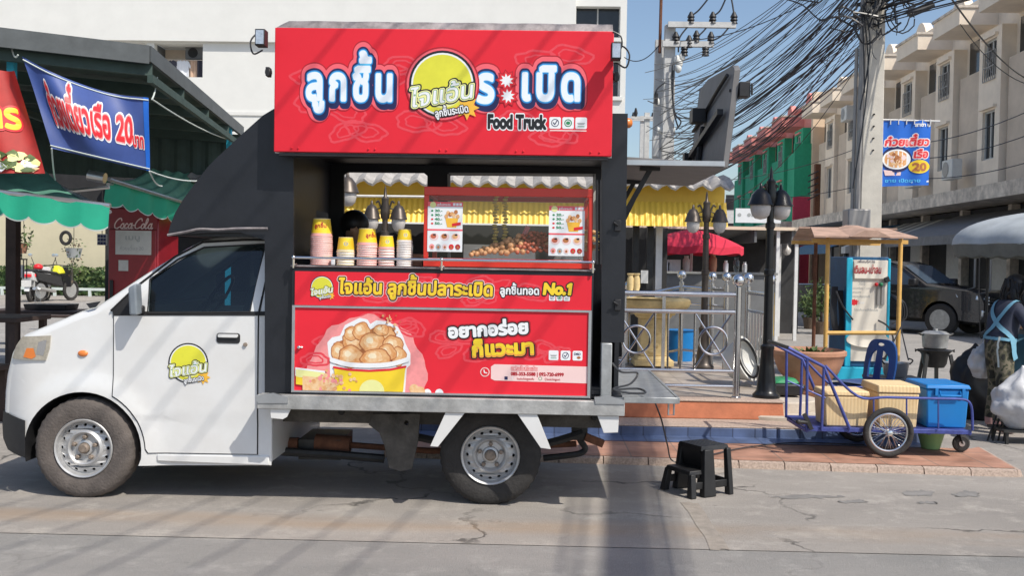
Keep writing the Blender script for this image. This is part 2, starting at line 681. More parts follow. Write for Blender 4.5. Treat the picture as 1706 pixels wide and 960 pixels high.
mat('flap_grey', (0.17, 0.165, 0.165), 0.6, var=0.15, scale=6)
mat('amber', (0.75, 0.22, 0.05), 0.25, var=0.1)
mat('lamp_lens', (0.50, 0.46, 0.38), 0.08, 0.35, var=0.22, scale=26, coat=1.0)
mat('mirror_grey', (0.20, 0.23, 0.26), 0.4, var=0.06)
mat('case_red', (0.66, 0.035, 0.02), 0.35, var=0.08, coat=0.3)
mat('cup_yellow', (0.86, 0.60, 0.03), 0.45, var=0.04)
mat('cup_pink', (0.84, 0.40, 0.36), 0.5, var=0.05)
mat('cup_white', (0.84, 0.78, 0.74), 0.5, var=0.03)
mat('cup_cream', (0.84, 0.70, 0.42), 0.5, var=0.03)
mat('meatball', (0.66, 0.34, 0.16), 0.45, var=0.35, scale=24, bump=0.2)
mat('sausage', (0.52, 0.13, 0.07), 0.35, var=0.3, scale=24)
mat('skewer_meat', (0.62, 0.35, 0.17), 0.45, var=0.35, scale=24)
mat('garland', (0.75, 0.58, 0.16), 0.6, var=0.2, scale=30)
mat('skin', (0.42, 0.24, 0.15), 0.55, var=0.08)
mat('hair', (0.012, 0.010, 0.010), 0.45, var=0.2)
mat('cloth_dark', (0.030, 0.036, 0.062), 0.85, var=0.25, scale=10, bump=0.2, bscale=14)
mat('apron_blue', (0.16, 0.36, 0.48), 0.8, var=0.12, scale=10)
mat('boot_pink', (0.42, 0.25, 0.24), 0.7, var=0.15)
mat('terracotta', (0.42, 0.19, 0.11), 0.85, var=0.25, scale=10, bump=0.15)
mat('clay', (0.47, 0.24, 0.15), 0.8, var=0.22, scale=5, bump=0.15)
mat('orange_step', (0.50, 0.17, 0.085), 0.75, var=0.2, scale=5, bump=0.15)
mat('step_grit', (0.40, 0.31, 0.255), 0.9, var=0.35, scale=60, bump=0.2)
mat('cream_step', (0.50, 0.44, 0.37), 0.85, var=0.18, scale=8)
mat('post_black', (0.016, 0.017, 0.019), 0.30, 0.3, var=0.2)
mat('post_bronze', (0.085, 0.07, 0.06), 0.4, 0.5, var=0.3)
mat('lamp_frost', (0.52, 0.50, 0.48), 0.35, var=0.12, scale=20)
mat('yellow_sheet', (0.84, 0.56, 0.07), 0.45, var=0.08, scale=3)
mat('yellow_paint', (0.82, 0.52, 0.05), 0.6, var=0.1)
mat('pedestal_yellow', (0.66, 0.50, 0.24), 0.7, var=0.2, scale=8, bump=0.1)
mat('roof_tile', (0.36, 0.34, 0.32), 0.85, var=0.3, scale=7, bump=0.2)
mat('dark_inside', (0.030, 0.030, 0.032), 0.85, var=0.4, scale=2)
mat('dark_wood', (0.055, 0.035, 0.030), 0.7, var=0.3, scale=8)
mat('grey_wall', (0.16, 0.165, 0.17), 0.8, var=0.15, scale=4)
mat('umbrella_red', (0.62, 0.025, 0.06), 0.75, var=0.12)
mat('umbrella_grey', (0.40, 0.43, 0.45), 0.6, var=0.16, scale=4)
mat('umbrella_valance', (0.14, 0.15, 0.14), 0.7, var=0.2)
mat('white_post', (0.68, 0.68, 0.67), 0.6, var=0.12)
mat('white_wall', (0.74, 0.74, 0.71), 0.85, var=0.035, scale=1.2, bump=0.04)
mat('cream_wall', (0.60, 0.54, 0.38), 0.85, var=0.06, scale=1.5)
mat('beige_wall', (0.88, 0.76, 0.62), 0.9, var=0.10, scale=1.3, bump=0.06)
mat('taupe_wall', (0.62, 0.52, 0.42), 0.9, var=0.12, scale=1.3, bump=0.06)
mat('cream_end', (0.74, 0.60, 0.46), 0.9, var=0.06, scale=1.2)
mat('ledge_dirty', (0.62, 0.55, 0.47), 0.95, var=0.45, scale=3, bump=0.2)
mat('pink_wall', (0.72, 0.27, 0.24), 0.85, var=0.08)
mat('green_wall', (0.03, 0.36, 0.20), 0.85, var=0.10)
mat('crimson_wall', (0.50, 0.05, 0.10), 0.85, var=0.10)
mat('window_dark', (0.022, 0.026, 0.030), 0.10, var=0.3, scale=2)
mat('window_frame', (0.50, 0.50, 0.48), 0.5, var=0.08)
mat('grille', (0.30, 0.29, 0.28), 0.5, 0.3, var=0.1)
mat('awning_blue', (0.06, 0.15, 0.26), 0.8, var=0.14)
mat('awning_grey', (0.17, 0.17, 0.18), 0.7, var=0.2)
mat('awning_white', (0.55, 0.55, 0.53), 0.8, var=0.1)
mat('awning_green', (0.012, 0.33, 0.205), 0.75, var=0.10, scale=3, bump=0.05)
mat('awning_green_old', (0.10, 0.27, 0.20), 0.85, var=0.25, scale=3)
mat('trim_white', (0.58, 0.64, 0.61), 0.8, var=0.06)
mat('roof_green', (0.040, 0.070, 0.062), 0.7, 0.1, var=0.2)
mat('roof_fascia', (0.085, 0.095, 0.10), 0.5, 0.3, var=0.2)
mat('cyan_post', (0.03, 0.42, 0.62), 0.5, var=0.1)
mat('banner_blue', (0.040, 0.078, 0.27), 0.55, var=0.18, scale=3)
mat('banner_bright', (0.01, 0.13, 0.58), 0.45, var=0.12, scale=3)
mat('banner_red', (0.42, 0.03, 0.025), 0.6, var=0.15)
mat('fridge_red', (0.26, 0.016, 0.025), 0.3, var=0.15)
mat('paper', (0.62, 0.62, 0.60), 0.8, var=0.10, scale=9)
mat('concrete_pole', (0.56, 0.53, 0.47), 0.9, var=0.15, scale=4, bump=0.12)
mat('concrete_far', (0.54, 0.54, 0.53), 0.9, var=0.15, scale=4)
mat('cable', (0.035, 0.036, 0.040), 0.38, var=0)
mat('machine_blue', (0.02, 0.26, 0.46), 0.45, var=0.10)
mat('machine_cyan', (0.02, 0.42, 0.62), 0.45, var=0.08)
mat('machine_navy', (0.015, 0.09, 0.20), 0.5, var=0.15)
mat('machine_cream', (0.76, 0.71, 0.62), 0.5, var=0.05)
mat('frame_yellow', (0.70, 0.42, 0.12), 0.55, var=0.15)
mat('roof_rust', (0.44, 0.29, 0.22), 0.8, var=0.25)
mat('cart_blue', (0.055, 0.075, 0.28), 0.5, 0.2, var=0.3, scale=20)
mat('cooler_blue', (0.01, 0.19, 0.52), 0.4, var=0.06)
mat('chair_blue', (0.012, 0.06, 0.22), 0.35, var=0.08)
mat('basin_green', (0.25, 0.44, 0.18), 0.5, var=0.06)
mat('plastic_bag', (0.56, 0.56, 0.57), 0.35, var=0.16, scale=9, bump=0.35, bscale=9)
mat('soil', (0.14, 0.10, 0.07), 0.95, var=0.35, scale=30, bump=0.5)
mat('leaf', (0.075, 0.12, 0.035), 0.6, var=0.35, scale=12)
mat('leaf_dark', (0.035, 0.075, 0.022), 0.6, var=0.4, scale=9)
mat('leaf_pale', (0.12, 0.17, 0.055), 0.6, var=0.3, scale=9)
mat('iron', (0.045, 0.045, 0.045), 0.5, 0.5, var=0.3)
mat('car_black', (0.036, 0.038, 0.044), 0.18, 0.3, var=0.1, coat=1.0)
mat('car_glass', (0.055, 0.080, 0.115), 0.05, var=0)
mat('headlight_glass', (0.55, 0.58, 0.62), 0.1, 0.5, var=0.3, scale=40, coat=1)
mat('ac_white', (0.66, 0.66, 0.63), 0.6, var=0.08)
mat('shirt_white', (0.74, 0.76, 0.80), 0.9, var=0.05)
mat('shirt_dark', (0.05, 0.05, 0.07), 0.9, var=0.1)
mat('shirt_tan', (0.52, 0.36, 0.26), 0.9, var=0.1)
mat('step_black', (0.014, 0.014, 0.015), 0.48, var=0.3, scale=14, bump=0.08, bscale=90)
mat('yellow_helmet', (0.72, 0.70, 0.03), 0.4, var=0.05)
mat('seat_cloth', (0.035, 0.036, 0.038), 0.9, var=0.2)
glass('glass_clear', (0.97, 0.98, 0.98), 0.98)
glass('glass_car', (0.50, 0.62, 0.66), 0.85)

def camo():
    m, nt, b = _nodes('camouflage')
    N, L = nt.nodes, nt.links
    tc = N.new('ShaderNodeTexCoord')
    n = N.new('ShaderNodeTexNoise'); n.inputs['Scale'].default_value = 9; n.inputs['Detail'].default_value = 2
    L.new(tc.outputs['Object'], n.inputs['Vector'])
    r = N.new('ShaderNodeValToRGB'); r.color_ramp.interpolation = 'CONSTANT'
    e = r.color_ramp.elements
    e[0].color = (0.03, 0.03, 0.025, 1)
    e[1].position = 0.45; e[1].color = (0.10, 0.095, 0.06, 1)
    x = e.new(0.53); x.color = (0.19, 0.165, 0.115, 1)
    x = e.new(0.62); x.color = (0.055, 0.06, 0.035, 1)
    L.new(n.outputs['Fac'], r.inputs['Fac']); L.new(r.outputs[0], b.inputs['Base Color'])
    b.inputs['Roughness'].default_value = 0.9
    MATS['camouflage'] = m
camo()

def ground_mat(name, base, dark, pale, cracks=0.85, grit=300.0, band=None):
    """Worn concrete: large stains, fine grit, hairline cracks; band = (y0, width) of a rusty run-off line."""
    m, nt, b = _nodes(name)
    N, L = nt.nodes, nt.links
    tc = N.new('ShaderNodeTexCoord')
    def nz(scale, detail=6, rough=0.6, sx=1.0, sy=1.0):
        mp = N.new('ShaderNodeMapping'); mp.inputs['Scale'].default_value = (sx, sy, 1)
        L.new(tc.outputs['Object'], mp.inputs['Vector'])
        n = N.new('ShaderNodeTexNoise'); n.inputs['Scale'].default_value = scale
        n.inputs['Detail'].default_value = detail; n.inputs['Roughness'].default_value = rough
        L.new(mp.outputs[0], n.inputs['Vector'])
        return n.outputs['Fac']
    def ramp(src, p0, c0, p1, c1):
        r = N.new('ShaderNodeValToRGB')
        r.color_ramp.elements[0].position = p0; r.color_ramp.elements[0].color = (*c0, 1)
        r.color_ramp.elements[1].position = p1; r.color_ramp.elements[1].color = (*c1, 1)
        L.new(src, r.inputs['Fac'])
        return r.outputs[0]
    def mix(fac, a, c, mode='MIX'):
        x = N.new('ShaderNodeMix'); x.data_type = 'RGBA'; x.blend_type = mode
        if isinstance(fac, float): x.inputs[0].default_value = fac
        else: L.new(fac, x.inputs[0])
        for k, s in ((6, a), (7, c)):
            if isinstance(s, tuple): x.inputs[k].default_value = (*s, 1)
            else: L.new(s, x.inputs[k])
        return x.outputs[2]
    col = ramp(nz(0.9, 8, 0.62, 0.55, 1.3), 0.32, dark, 0.66, base)
    col = mix(ramp(nz(3.1, 8, 0.7), 0.52, (0, 0, 0), 0.72, (1, 1, 1)), col, pale)
    col = mix(ramp(nz(6.0, 9, 0.75, 0.22, 1.2), 0.56, (0, 0, 0), 0.70, (0.5, 0.5, 0.5)), col, pale)
    col = mix(ramp(nz(4.2, 9, 0.78, 0.35, 1.1), 0.60, (0, 0, 0), 0.70, (0.45, 0.45, 0.45)), col, tuple(c * 0.82 for c in dark))
    col = mix(ramp(nz(0.55, 5, 0.6, 1.0, 2.2), 0.60, (0, 0, 0), 0.74, (0.55, 0.55, 0.55)), col, dark)
    col = mix(0.5, col, ramp(nz(grit, 3, 0.5), 0.3, (0.25, 0.25, 0.25), 0.7, (0.8, 0.8, 0.8)), 'OVERLAY')
    col = mix(ramp(nz(70, 3, 0.6), 0.68, (0, 0, 0), 0.74, (0.55, 0.55, 0.55)), col, tuple(c * 0.6 for c in dark))
    col = mix(ramp(nz(16, 4, 0.6, 0.5, 1.0), 0.66, (0, 0, 0), 0.74, (0.6, 0.6, 0.6)), col, tuple(c * 0.72 for c in dark))
    # cracks: the borders of large distorted cells, broken up by noise
    mp = N.new('ShaderNodeVectorMath'); mp.operation = 'ADD'
    nn = N.new('ShaderNodeTexNoise'); nn.inputs['Scale'].default_value = 2.2; nn.inputs['Detail'].default_value = 7
    L.new(tc.outputs['Object'], nn.inputs['Vector'])
    L.new(tc.outputs['Object'], mp.inputs[0]); L.new(nn.outputs['Color'], mp.inputs[1])
    v = N.new('ShaderNodeTexVoronoi'); v.feature = 'DISTANCE_TO_EDGE'; v.inputs['Scale'].default_value = 0.42
    L.new(mp.outputs[0], v.inputs['Vector'])
    cr = ramp(v.outputs['Distance'], 0.003, (1, 1, 1), 0.011, (0, 0, 0))
    cm = ramp(nz(0.8, 3), 0.44, (0, 0, 0), 0.54, (cracks,) * 3)
    cf = mix(1.0, cr, cm, 'MULTIPLY')
    col = mix(cf, col, (0.05, 0.047, 0.043))
    if band:
        sp = N.new('ShaderNodeSeparateXYZ'); L.new(tc.outputs['Object'], sp.inputs[0])
        ad = N.new('ShaderNodeMath'); ad.operation = 'SUBTRACT'; L.new(sp.outputs['Y'], ad.inputs[0]); ad.inputs[1].default_value = band[0]
        ab = N.new('ShaderNodeMath'); ab.operation = 'ABSOLUTE'; L.new(ad.outputs[0], ab.inputs[0])
        bf = ramp(ab.outputs[0], band[1] * 0.3, (1, 1, 1), band[1], (0, 0, 0))
        bf = mix(1.0, bf, ramp(nz(1.6, 6, 0.6, 0.35, 1), 0.38, (0, 0, 0), 0.66, (0.55, 0.55, 0.55)), 'MULTIPLY')
        col = mix(bf, col, (0.34, 0.23, 0.14))
    L.new(col, b.inputs['Base Color'])
    b.inputs['Roughness'].default_value = 0.9
    h = mix(0.6, nz(24, 8, 0.7), nz(130, 4, 0.7))
    h2 = mix(cf, h, (0.0, 0.0, 0.0))
    bp = N.new('ShaderNodeBump'); bp.inputs['Strength'].default_value = 0.8; bp.inputs['Distance'].default_value = 0.014
    L.new(h2, bp.inputs['Height']); L.new(bp.outputs['Normal'], b.inputs['Normal'])
    MATS[name] = m
ground_mat('concrete_ground', (0.345, 0.315, 0.285), (0.25, 0.23, 0.21), (0.42, 0.385, 0.345), band=(5.95, 0.22))
ground_mat('road_ground', (0.285, 0.27, 0.255), (0.215, 0.21, 0.20), (0.35, 0.335, 0.315), cracks=0.2)
ground_mat('street_ground', (0.33, 0.31, 0.29), (0.26, 0.25, 0.235), (0.39, 0.37, 0.345), cracks=0.3, grit=120.0)

def tile_mat(name, c1, c2, mortar, sx, sy, rough=0.5, off=0.0):
    m, nt, b = _nodes(name)
    N, L = nt.nodes, nt.links
    tc = N.new('ShaderNodeTexCoord')
    br = N.new('ShaderNodeTexBrick')
    br.offset = off
    br.inputs['Color1'].default_value = (*c1, 1); br.inputs['Color2'].default_value = (*c2, 1)
    br.inputs['Mortar'].default_value = (*mortar, 1)
    br.inputs['Scale'].default_value = 1.0; br.inputs['Mortar Size'].default_value = 0.006
    br.inputs['Brick Width'].default_value = sx; br.inputs['Row Height'].default_value = sy
    L.new(tc.outputs['Object'], br.inputs['Vector'])
    n = N.new('ShaderNodeTexNoise'); n.inputs['Scale'].default_value = 5; n.inputs['Detail'].default_value = 8
    L.new(tc.outputs['Object'], n.inputs['Vector'])
    r = N.new('ShaderNodeValToRGB')
    r.color_ramp.elements[0].position = 0.35; r.color_ramp.elements[0].color = (0.62, 0.60, 0.58, 1)
    r.color_ramp.elements[1].position = 0.65; r.color_ramp.elements[1].color = (1, 1, 1, 1)
    L.new(n.outputs['Fac'], r.inputs['Fac'])
    x = N.new('ShaderNodeMix'); x.data_type = 'RGBA'; x.blend_type = 'MULTIPLY'; x.inputs[0].default_value = 1.0
    L.new(br.outputs['Color'], x.inputs[6]); L.new(r.outputs[0], x.inputs[7])
    L.new(x.outputs[2], b.inputs['Base Color'])
    b.inputs['Roughness'].default_value = rough
    bp = N.new('ShaderNodeBump'); bp.inputs['Strength'].default_value = 0.3; bp.inputs['Distance'].default_value = 0.01
    bp.invert = True
    L.new(br.outputs['Fac'], bp.inputs['Height']); L.new(bp.outputs['Normal'], b.inputs['Normal'])
    MATS[name] = m
tile_mat('tile_terracotta', (0.50, 0.27, 0.19), (0.43, 0.225, 0.155), (0.27, 0.19, 0.15), 0.40, 0.40, 0.7)
tile_mat('tile_blue', (0.125, 0.175, 0.32), (0.10, 0.145, 0.275), (0.06, 0.08, 0.15), 0.20, 0.20, 0.35)
tile_mat('tile_floor', (0.50, 0.44, 0.38), (0.46, 0.40, 0.34), (0.34, 0.30, 0.27), 0.40, 0.40, 0.45)

mat('mended_strip', (0.29, 0.255, 0.22), 0.9, var=0.25, scale=9, bump=0.3, bscale=120)
mat('dark_stain', (0.215, 0.205, 0.195), 0.85, var=0.25, scale=9, bump=0.3, bscale=120)
mat('pale_mend', (0.37, 0.325, 0.28), 0.9, var=0.25, scale=9, bump=0.4, bscale=90)

def ribbed(name, c1, c2, scale):
    """Foam with fine upright ribs and a little dirt."""
    m, nt, b = _nodes(name)
    N, L = nt.nodes, nt.links
    tc = N.new('ShaderNodeTexCoord')
    w = N.new('ShaderNodeTexWave'); w.wave_type = 'BANDS'; w.bands_direction = 'X'; w.inputs['Scale'].default_value = scale; w.inputs['Distortion'].default_value = 0.4
    L.new(tc.outputs['Object'], w.inputs['Vector'])
    n = N.new('ShaderNodeTexNoise'); n.inputs['Scale'].default_value = 7; n.inputs['Detail'].default_value = 8
    L.new(tc.outputs['Object'], n.inputs['Vector'])
    a = N.new('ShaderNodeMath'); a.operation = 'MULTIPLY_ADD'; a.inputs[1].default_value = 0.35
    L.new(w.outputs['Fac'], a.inputs[0]); L.new(n.outputs['Fac'], a.inputs[2])
    r = N.new('ShaderNodeValToRGB')
    r.color_ramp.elements[0].position = 0.35; r.color_ramp.elements[0].color = (*c2, 1)
    r.color_ramp.elements[1].position = 0.75; r.color_ramp.elements[1].color = (*c1, 1)
    L.new(a.outputs[0], r.inputs['Fac']); L.new(r.outputs[0], b.inputs['Base Color'])
    b.inputs['Roughness'].default_value = 0.75
    bp = N.new('ShaderNodeBump'); bp.inputs['Strength'].default_value = 0.12; bp.inputs['Distance'].default_value = 0.01
    L.new(w.outputs['Fac'], bp.inputs['Height']); L.new(bp.outputs['Normal'], b.inputs['Normal'])
    MATS[name] = m
ribbed('foam_box', (0.76, 0.57, 0.32), (0.66, 0.46, 0.24), 11)
# ------------------------------------------------------------------ the food truck
def xz(px, py, Y):
    p = P(px, py, Y)
    return (p.x, p.z)

def sstep(a, b, t):
    t = max(0.0, min(1.0, (t - a) / (b - a)))
    return t * t * (3 - 2 * t)

truck = thing('food_truck', 'white cab food truck with a black kitchen body and big red signs', 'food truck', (-1.2, 7.15, 0.0))

CY = 6.42                            # near side of the cab
CMID = 7.15
def c(px, py): return xz(px, py, CY)
ARC = c(139.5, 751)
ARC_R = 100 / 257.0
X_FRONT = c(-7, 690)[0]
Z_BELT = c(300, 523)[1]
Z_CREASE = c(340, 697)[1]

def side_y(x, z):
    y = CY
    if z > Z_BELT:
        y += 0.115 * ((z - Z_BELT) / 0.52) ** 1.25
    t = max(0.0, (X_FRONT + 0.28 - x) / 0.28)
    y += 0.11 * t ** 2.3
    if x > ARC[0] + 0.3:
        y += 0.006 * (1 - sstep(Z_CREASE - 0.012, Z_CREASE + 0.012, z))
    r = math.hypot(x - ARC[0], (z - ARC[1]))
    y -= 0.020 * (1 - sstep(ARC_R * 1.02, ARC_R * 1.42, r)) * sstep(-0.25, 0.0, z - ARC[1] + 0.15)
    y += 0.012 * math.cos((z - 0.75) * 2.2) * -0.4
    return y

def mir(y): return 2 * CMID - y

def arc_pts(a0, a1, r, n=14):
    return [(ARC[0] + r * math.cos(R(a0 + (a1 - a0) * i / n)), ARC[1] + r * math.sin(R(a0 + (a1 - a0) * i / n))) for i in range(n + 1)]

top = [c(*p) for p in ((-7, 690), (-5, 655), (0, 625), (11, 590), (23, 570), (37, 557), (60, 548), (80, 540), (104, 530), (130, 519), (156, 511),
                       (180, 495), (215, 470), (250, 446), (280, 426), (300, 413), (320, 402), (345, 394), (380, 388), (420, 384), (455, 383))]
# inner outline of the flat of the side, a shoulder's width inside the profile
SH_R = 0.055
inn = []
for i, p in enumerate(top):
    a, b = Vector(top[max(i - 1, 0)]), Vector(top[min(i + 1, len(top) - 1)])
    d = (b - a).normalized()
    n = Vector((d.y, -d.x))
    if i == len(top) - 1:
        n = Vector((0, -1))
    inn.append((p[0] + n.x * SH_R, p[1] + n.y * SH_R))
a_l = math.degrees(math.asin(max(-1, min(1, (c(47, 745)[1] - ARC[1]) / ARC_R))))
outline = inn + [(c(455, 500)[0], inn[-1][1] - 0.02), c(452, 776), c(232, 776), (ARC[0] + ARC_R * math.cos(R(-7)), ARC[1] + ARC_R * math.sin(R(-7)))]
outline += arc_pts(-4, 184, ARC_R, 26)[0:]
outline += [(ARC[0] - ARC_R - 0.01, c(45, 752)[1]), (X_FRONT + 0.05, c(20, 705)[1])]
win = [c(247, 466), c(268, 449), c(291, 432), c(312, 420), c(333, 412), c(436, 406), c(417, 520), c(247, 522)]
win_cut = [c(243, 464), c(290, 429), c(332, 408), c(440, 402), c(420, 524), c(243, 525)]
mb = MB('white_paint')
for far in (0, 1):
    f = (lambda x, z: Vector((x, side_y(x, z), z))) if not far else (lambda x, z: Vector((x, mir(side_y(x, z)), z)))
    mb.patch(outline, [win_cut], f, 0.05)
rows = []
for p, q in zip(inn, top):
    row = []
    ysd = side_y(*p)
    for a in (0, 22, 45, 67, 90):
        k = math.sin(R(a))
        row.append(Vector((p[0] + (q[0] - p[0]) * k, ysd + SH_R * 1.3 * (1 - math.cos(R(a))), p[1] + (q[1] - p[1]) * k)))
    row += [Vector((v.x, mir(v.y), v.z)) for v in reversed(row)]
    rows.append(row)
nr = len(rows[0])
mb.add([v for r_ in rows for v in r_], [(i * nr + j, i * nr + j + 1, (i + 1) * nr + j + 1, (i + 1) * nr + j) for i in range(len(rows) - 1) for j in range(nr - 1)])
# rear wall of the cab below its window, closed
xr = c(454, 600)[0]
mb.box(xr - 0.02, xr, CY + 0.03, mir(CY + 0.03), c(454, 770)[1], Z_BELT)
cab = mb.build('cab_body', truck, sharp=50)

# wheel well and underside
mb = MB('black_plastic')
w = arc_pts(-12, 192, ARC_R * 0.995, 24)
mb.add([Vector((x, side_y(x, z) + d, z)) for x, z in w for d in (0.004, 0.30)], [(2 * i, 2 * i + 1, 2 * i + 3, 2 * i + 2) for i in range(len(w) - 1)])
mb.add([Vector((x, mir(side_y(x, z)) - d, z)) for x, z in w for d in (0.004, 0.30)], [(2 * i, 2 * i + 1, 2 * i + 3, 2 * i + 2) for i in range(len(w) - 1)])
mb.box(ARC[0] - 0.5, xr - 0.03, CY + 0.31, mir(CY + 0.31), 0.26, 0.62)
mb.box(ARC[0] + ARC_R + 0.03, xr - 0.03, CY + 0.06, mir(CY + 0.06), 0.27, 0.42)
mb.build('wheel_well', truck)
mb = MB('white_paint')
s0 = c(262, 758)
mb.patch([c(262, 757), c(449, 760), c(449, 776), c(262, 769)], [], lambda x, z: Vector((x, CY - 0.012, z)), 0, lambda x, z: Vector((x, CY + 0.08, z)))
mb.build('rocker_panel', truck, bevel=0.008)
mb = MB('rubber')
mb.patch([c(233, 754), c(260, 755), c(259, 778), c(236, 781)], [], lambda x, z: Vector((x, CY - 0.004, z)), 0, lambda x, z: Vector((x, CY + 0.17, z)))
mb.build('mud_flap', truck)

# front bumper: black lower mask with the white one above it belonging to the body
mb = MB('black_plastic')
bo = [c(-7, 688), c(46, 700), c(46, 762), c(6, 752), c(-8, 735), c(-11, 712)]
mb.patch(bo, [], lambda x, z: Vector((x, side_y(x, z) - 0.012, z)), 0.06)
fb = [c(-7, 686), c(-11, 712), c(-8, 735), c(6, 752)]
mb.add([Vector((x, y, z)) for x, z in fb for y in (side_y(x, z) - 0.012, mir(side_y(x, z)) + 0.012)], [(2 * i, 2 * i + 1, 2 * i + 3, 2 * i + 2) for i in range(len(fb) - 1)])
mb.build('bumper', truck)

# door: a panel standing 6 mm proud inside a dark gap
dz_a = math.degrees(math.acos((c(191, 660)[0] - ARC[0]) / (108 / 257.0)))
door_o = [c(191, 520)] + [(ARC[0] + 108 / 257.0 * math.cos(R(a)), ARC[1] + 108 / 257.0 * math.sin(R(a))) for a in np.linspace(dz_a, 3, 12)] + \
         [c(249, 754), c(428, 757), c(429, 640), c(430, 526), c(449, 401), c(400, 401), c(330, 405), c(285, 430), c(224, 480)]
mb = MB('seam')
cx0 = sum(p[0] for p in door_o) / len(door_o); cz0 = sum(p[1] for p in door_o) / len(door_o)
gap = [(p[0] + (0.008 if p[0] > cx0 else -0.008), p[1] + (0.008 if p[1] > cz0 else -0.006)) for p in door_o]
mb.patch(gap, [win_cut], lambda x, z: Vector((x, side_y(x, z) - 0.002, z)), 0.05)
mb.build('door_seal', truck)
mb = MB('white_paint')
mb.patch(door_o, [win], lambda x, z: Vector((x, side_y(x, z) - 0.008, z)), 0.05, lambda x, z: Vector((x, side_y(x, z) + 0.012, z)))
door = mb.build('door', truck, sharp=50)
mb = MB('glass_car')
mb.patch(win, [], lambda x, z: Vector((x, side_y(x, z) + 0.004, z)), 0.06)
mb.build('window_pane', door)
mb = MB('seam')
belt = [c(188, 516), c(224, 483), c(229, 519), c(450, 519), c(450, 526), c(190, 526)]
mb.patch(belt, [], lambda x, z: Vector((x, side_y(x, z) - 0.011, z)), 0.05)
trim = [c(247, 466), c(291, 432), c(333, 412), c(436, 406), c(417, 520), c(247, 522)]
mb.tube([Vector((x, side_y(x, z) - 0.009, z)) for x, z in trim], 0.0065, 6, closed=True)
mb.tube([Vector((*[c(*p)[0]], side_y(*c(*p)) - 0.010, c(*p)[1])) for p in ((186, 518), (224, 479), (285, 428), (330, 403), (400, 399), (449, 399))], 0.008, 6)
mb.tube([Vector((c(*p)[0], side_y(*c(*p)) - 0.009, c(*p)[1])) for p in ((449, 400), (431, 526))], 0.008, 6)
mb.build('window_trim', door)
mb = MB('black_plastic')
ho = [(x, z) for x, z in rrect(c(362, 565)[0], c(401, 565)[0], c(381, 572)[1], c(381, 555)[1], 0.018)]
mb.patch(ho, [], lambda x, z: Vector((x, side_y(x, z) - 0.012, z)), 0, lambda x, z: Vector((x, side_y(x, z) + 0.0, z)))
mb.use('white_paint').patch(rrect(c(365, 565)[0], c(398, 565)[0], c(381, 562)[1], c(381, 556.5)[1], 0.008), [], lambda x, z: Vector((x, side_y(x, z) - 0.026, z)), 0, lambda x, z: Vector((x, side_y(x, z) - 0.012, z)))
mb.build('handle', door)
mb = MB('hub_rust').lathe([(0.013, 0.0), (0.013, -0.02), (0.0001, -0.02)], (c(410, 574)[0], side_y(*c(410, 574)), c(410, 574)[1]), 12, 'y')
mb.build('lock', door)

def emblem(mb, fnd, cx, cz, r, h=1 / 30):
    """The shop's round badge: lime disc, dark rim, its name written across."""
    K = lambda cc, d, m: loops_to(mb, [cc], fnd(d), m)
    K(circle(cx, cz, r * 1.13, 40), 0.0005, 'print_black')
    K(circle(cx, cz, r * 1.05, 40), 0.0010, 'print_white')
    K(circle(cx, cz, r * 0.99, 40), 0.0015, 'print_lime')
    K([(cx + r * 0.80 * math.cos(t), cz + r * 0.80 * math.sin(t)) for t in np.linspace(R(-160), R(-20), 18)], 0.0020, 'print_lime_pale')
    K(star(cx + r * 0.85, cz - r * 0.78, r * 0.42, r * 0.24, 8), 0.0023, 'print_gold')
    text(mb, 'ไจแอ้น', fnd, cx, cz - r * 0.62, r * 0.78, [('print_black', 0.13, 0.0028), ('print_lime_pale', 0.075, 0.0033), ('print_green', 0.03, 0.0038), ('print_white', 0.012, 0.0043)],
         'c', shear=0.22, rot=R(10), h=h, width=r * 2.2)
    text(mb, 'ลูกชิ้นระเบิด', fnd, cx + r * 0.35, cz - r * 1.02, r * 0.34, [('print_black', 0.12, 0.0048), ('print_white', 0.03, 0.0053)], 'c', rot=R(10), h=h, width=r * 1.15)
mb = MB()
emblem(mb, lambda d: (lambda x, z: Vector((x, side_y(x, z) - 0.0095 - d, z))), *c(315, 605), 30 / 257.0, h=1 / 24)
mb.build('badge', door)

mb = MB('window_dark')
pr = [(top[i][0] - 0.006, top[i][1] + 0.006) for i in range(11, 17)]
mb.add([Vector((x, y, z)) for x, z in pr for y in (side_y(x, z) + 0.13, mir(side_y(x, z)) - 0.13)], [(2 * i, 2 * i + 1, 2 * i + 3, 2 * i + 2) for i in range(len(pr) - 1)])
mb.build('windscreen', truck)

# side window on the far door and the cab's inside
mb = MB('glass_car')
mb.patch(win_cut, [], lambda x, z: Vector((x, mir(side_y(x, z)) - 0.004, z)), 0.08)
mb.build('window_pane', truck)
for sy in (CY + 0.36, CMID + 0.34):
    mb = MB('seat_cloth')
    x0 = c(345, 500)[0]
    mb.hexa([(x0 - 0.2, sy - 0.22, 0.85), (x0 + 0.25, sy - 0.22, 0.85), (x0 + 0.25, sy + 0.22, 0.85), (x0 - 0.2, sy + 0.22, 0.85)],
            [(x0 - 0.2, sy - 0.22, 1.0), (x0 + 0.25, sy - 0.22, 0.97), (x0 + 0.25, sy + 0.22, 0.97), (x0 - 0.2, sy + 0.22, 1.0)])
    mb.hexa([(x0 + 0.10, sy - 0.21, 0.97), (x0 + 0.22, sy - 0.21, 0.95), (x0 + 0.22, sy + 0.21, 0.95), (x0 + 0.10, sy + 0.21, 0.97)],
            [(x0 + 0.22, sy - 0.17, 1.42), (x0 + 0.30, sy - 0.17, 1.42), (x0 + 0.30, sy + 0.17, 1.42), (x0 + 0.22, sy + 0.17, 1.42)])
    mb.box(x0 + 0.23, x0 + 0.31, sy - 0.12, sy + 0.12, 1.46, 1.60)
    mb.build('seat', truck, bevel=0.03)
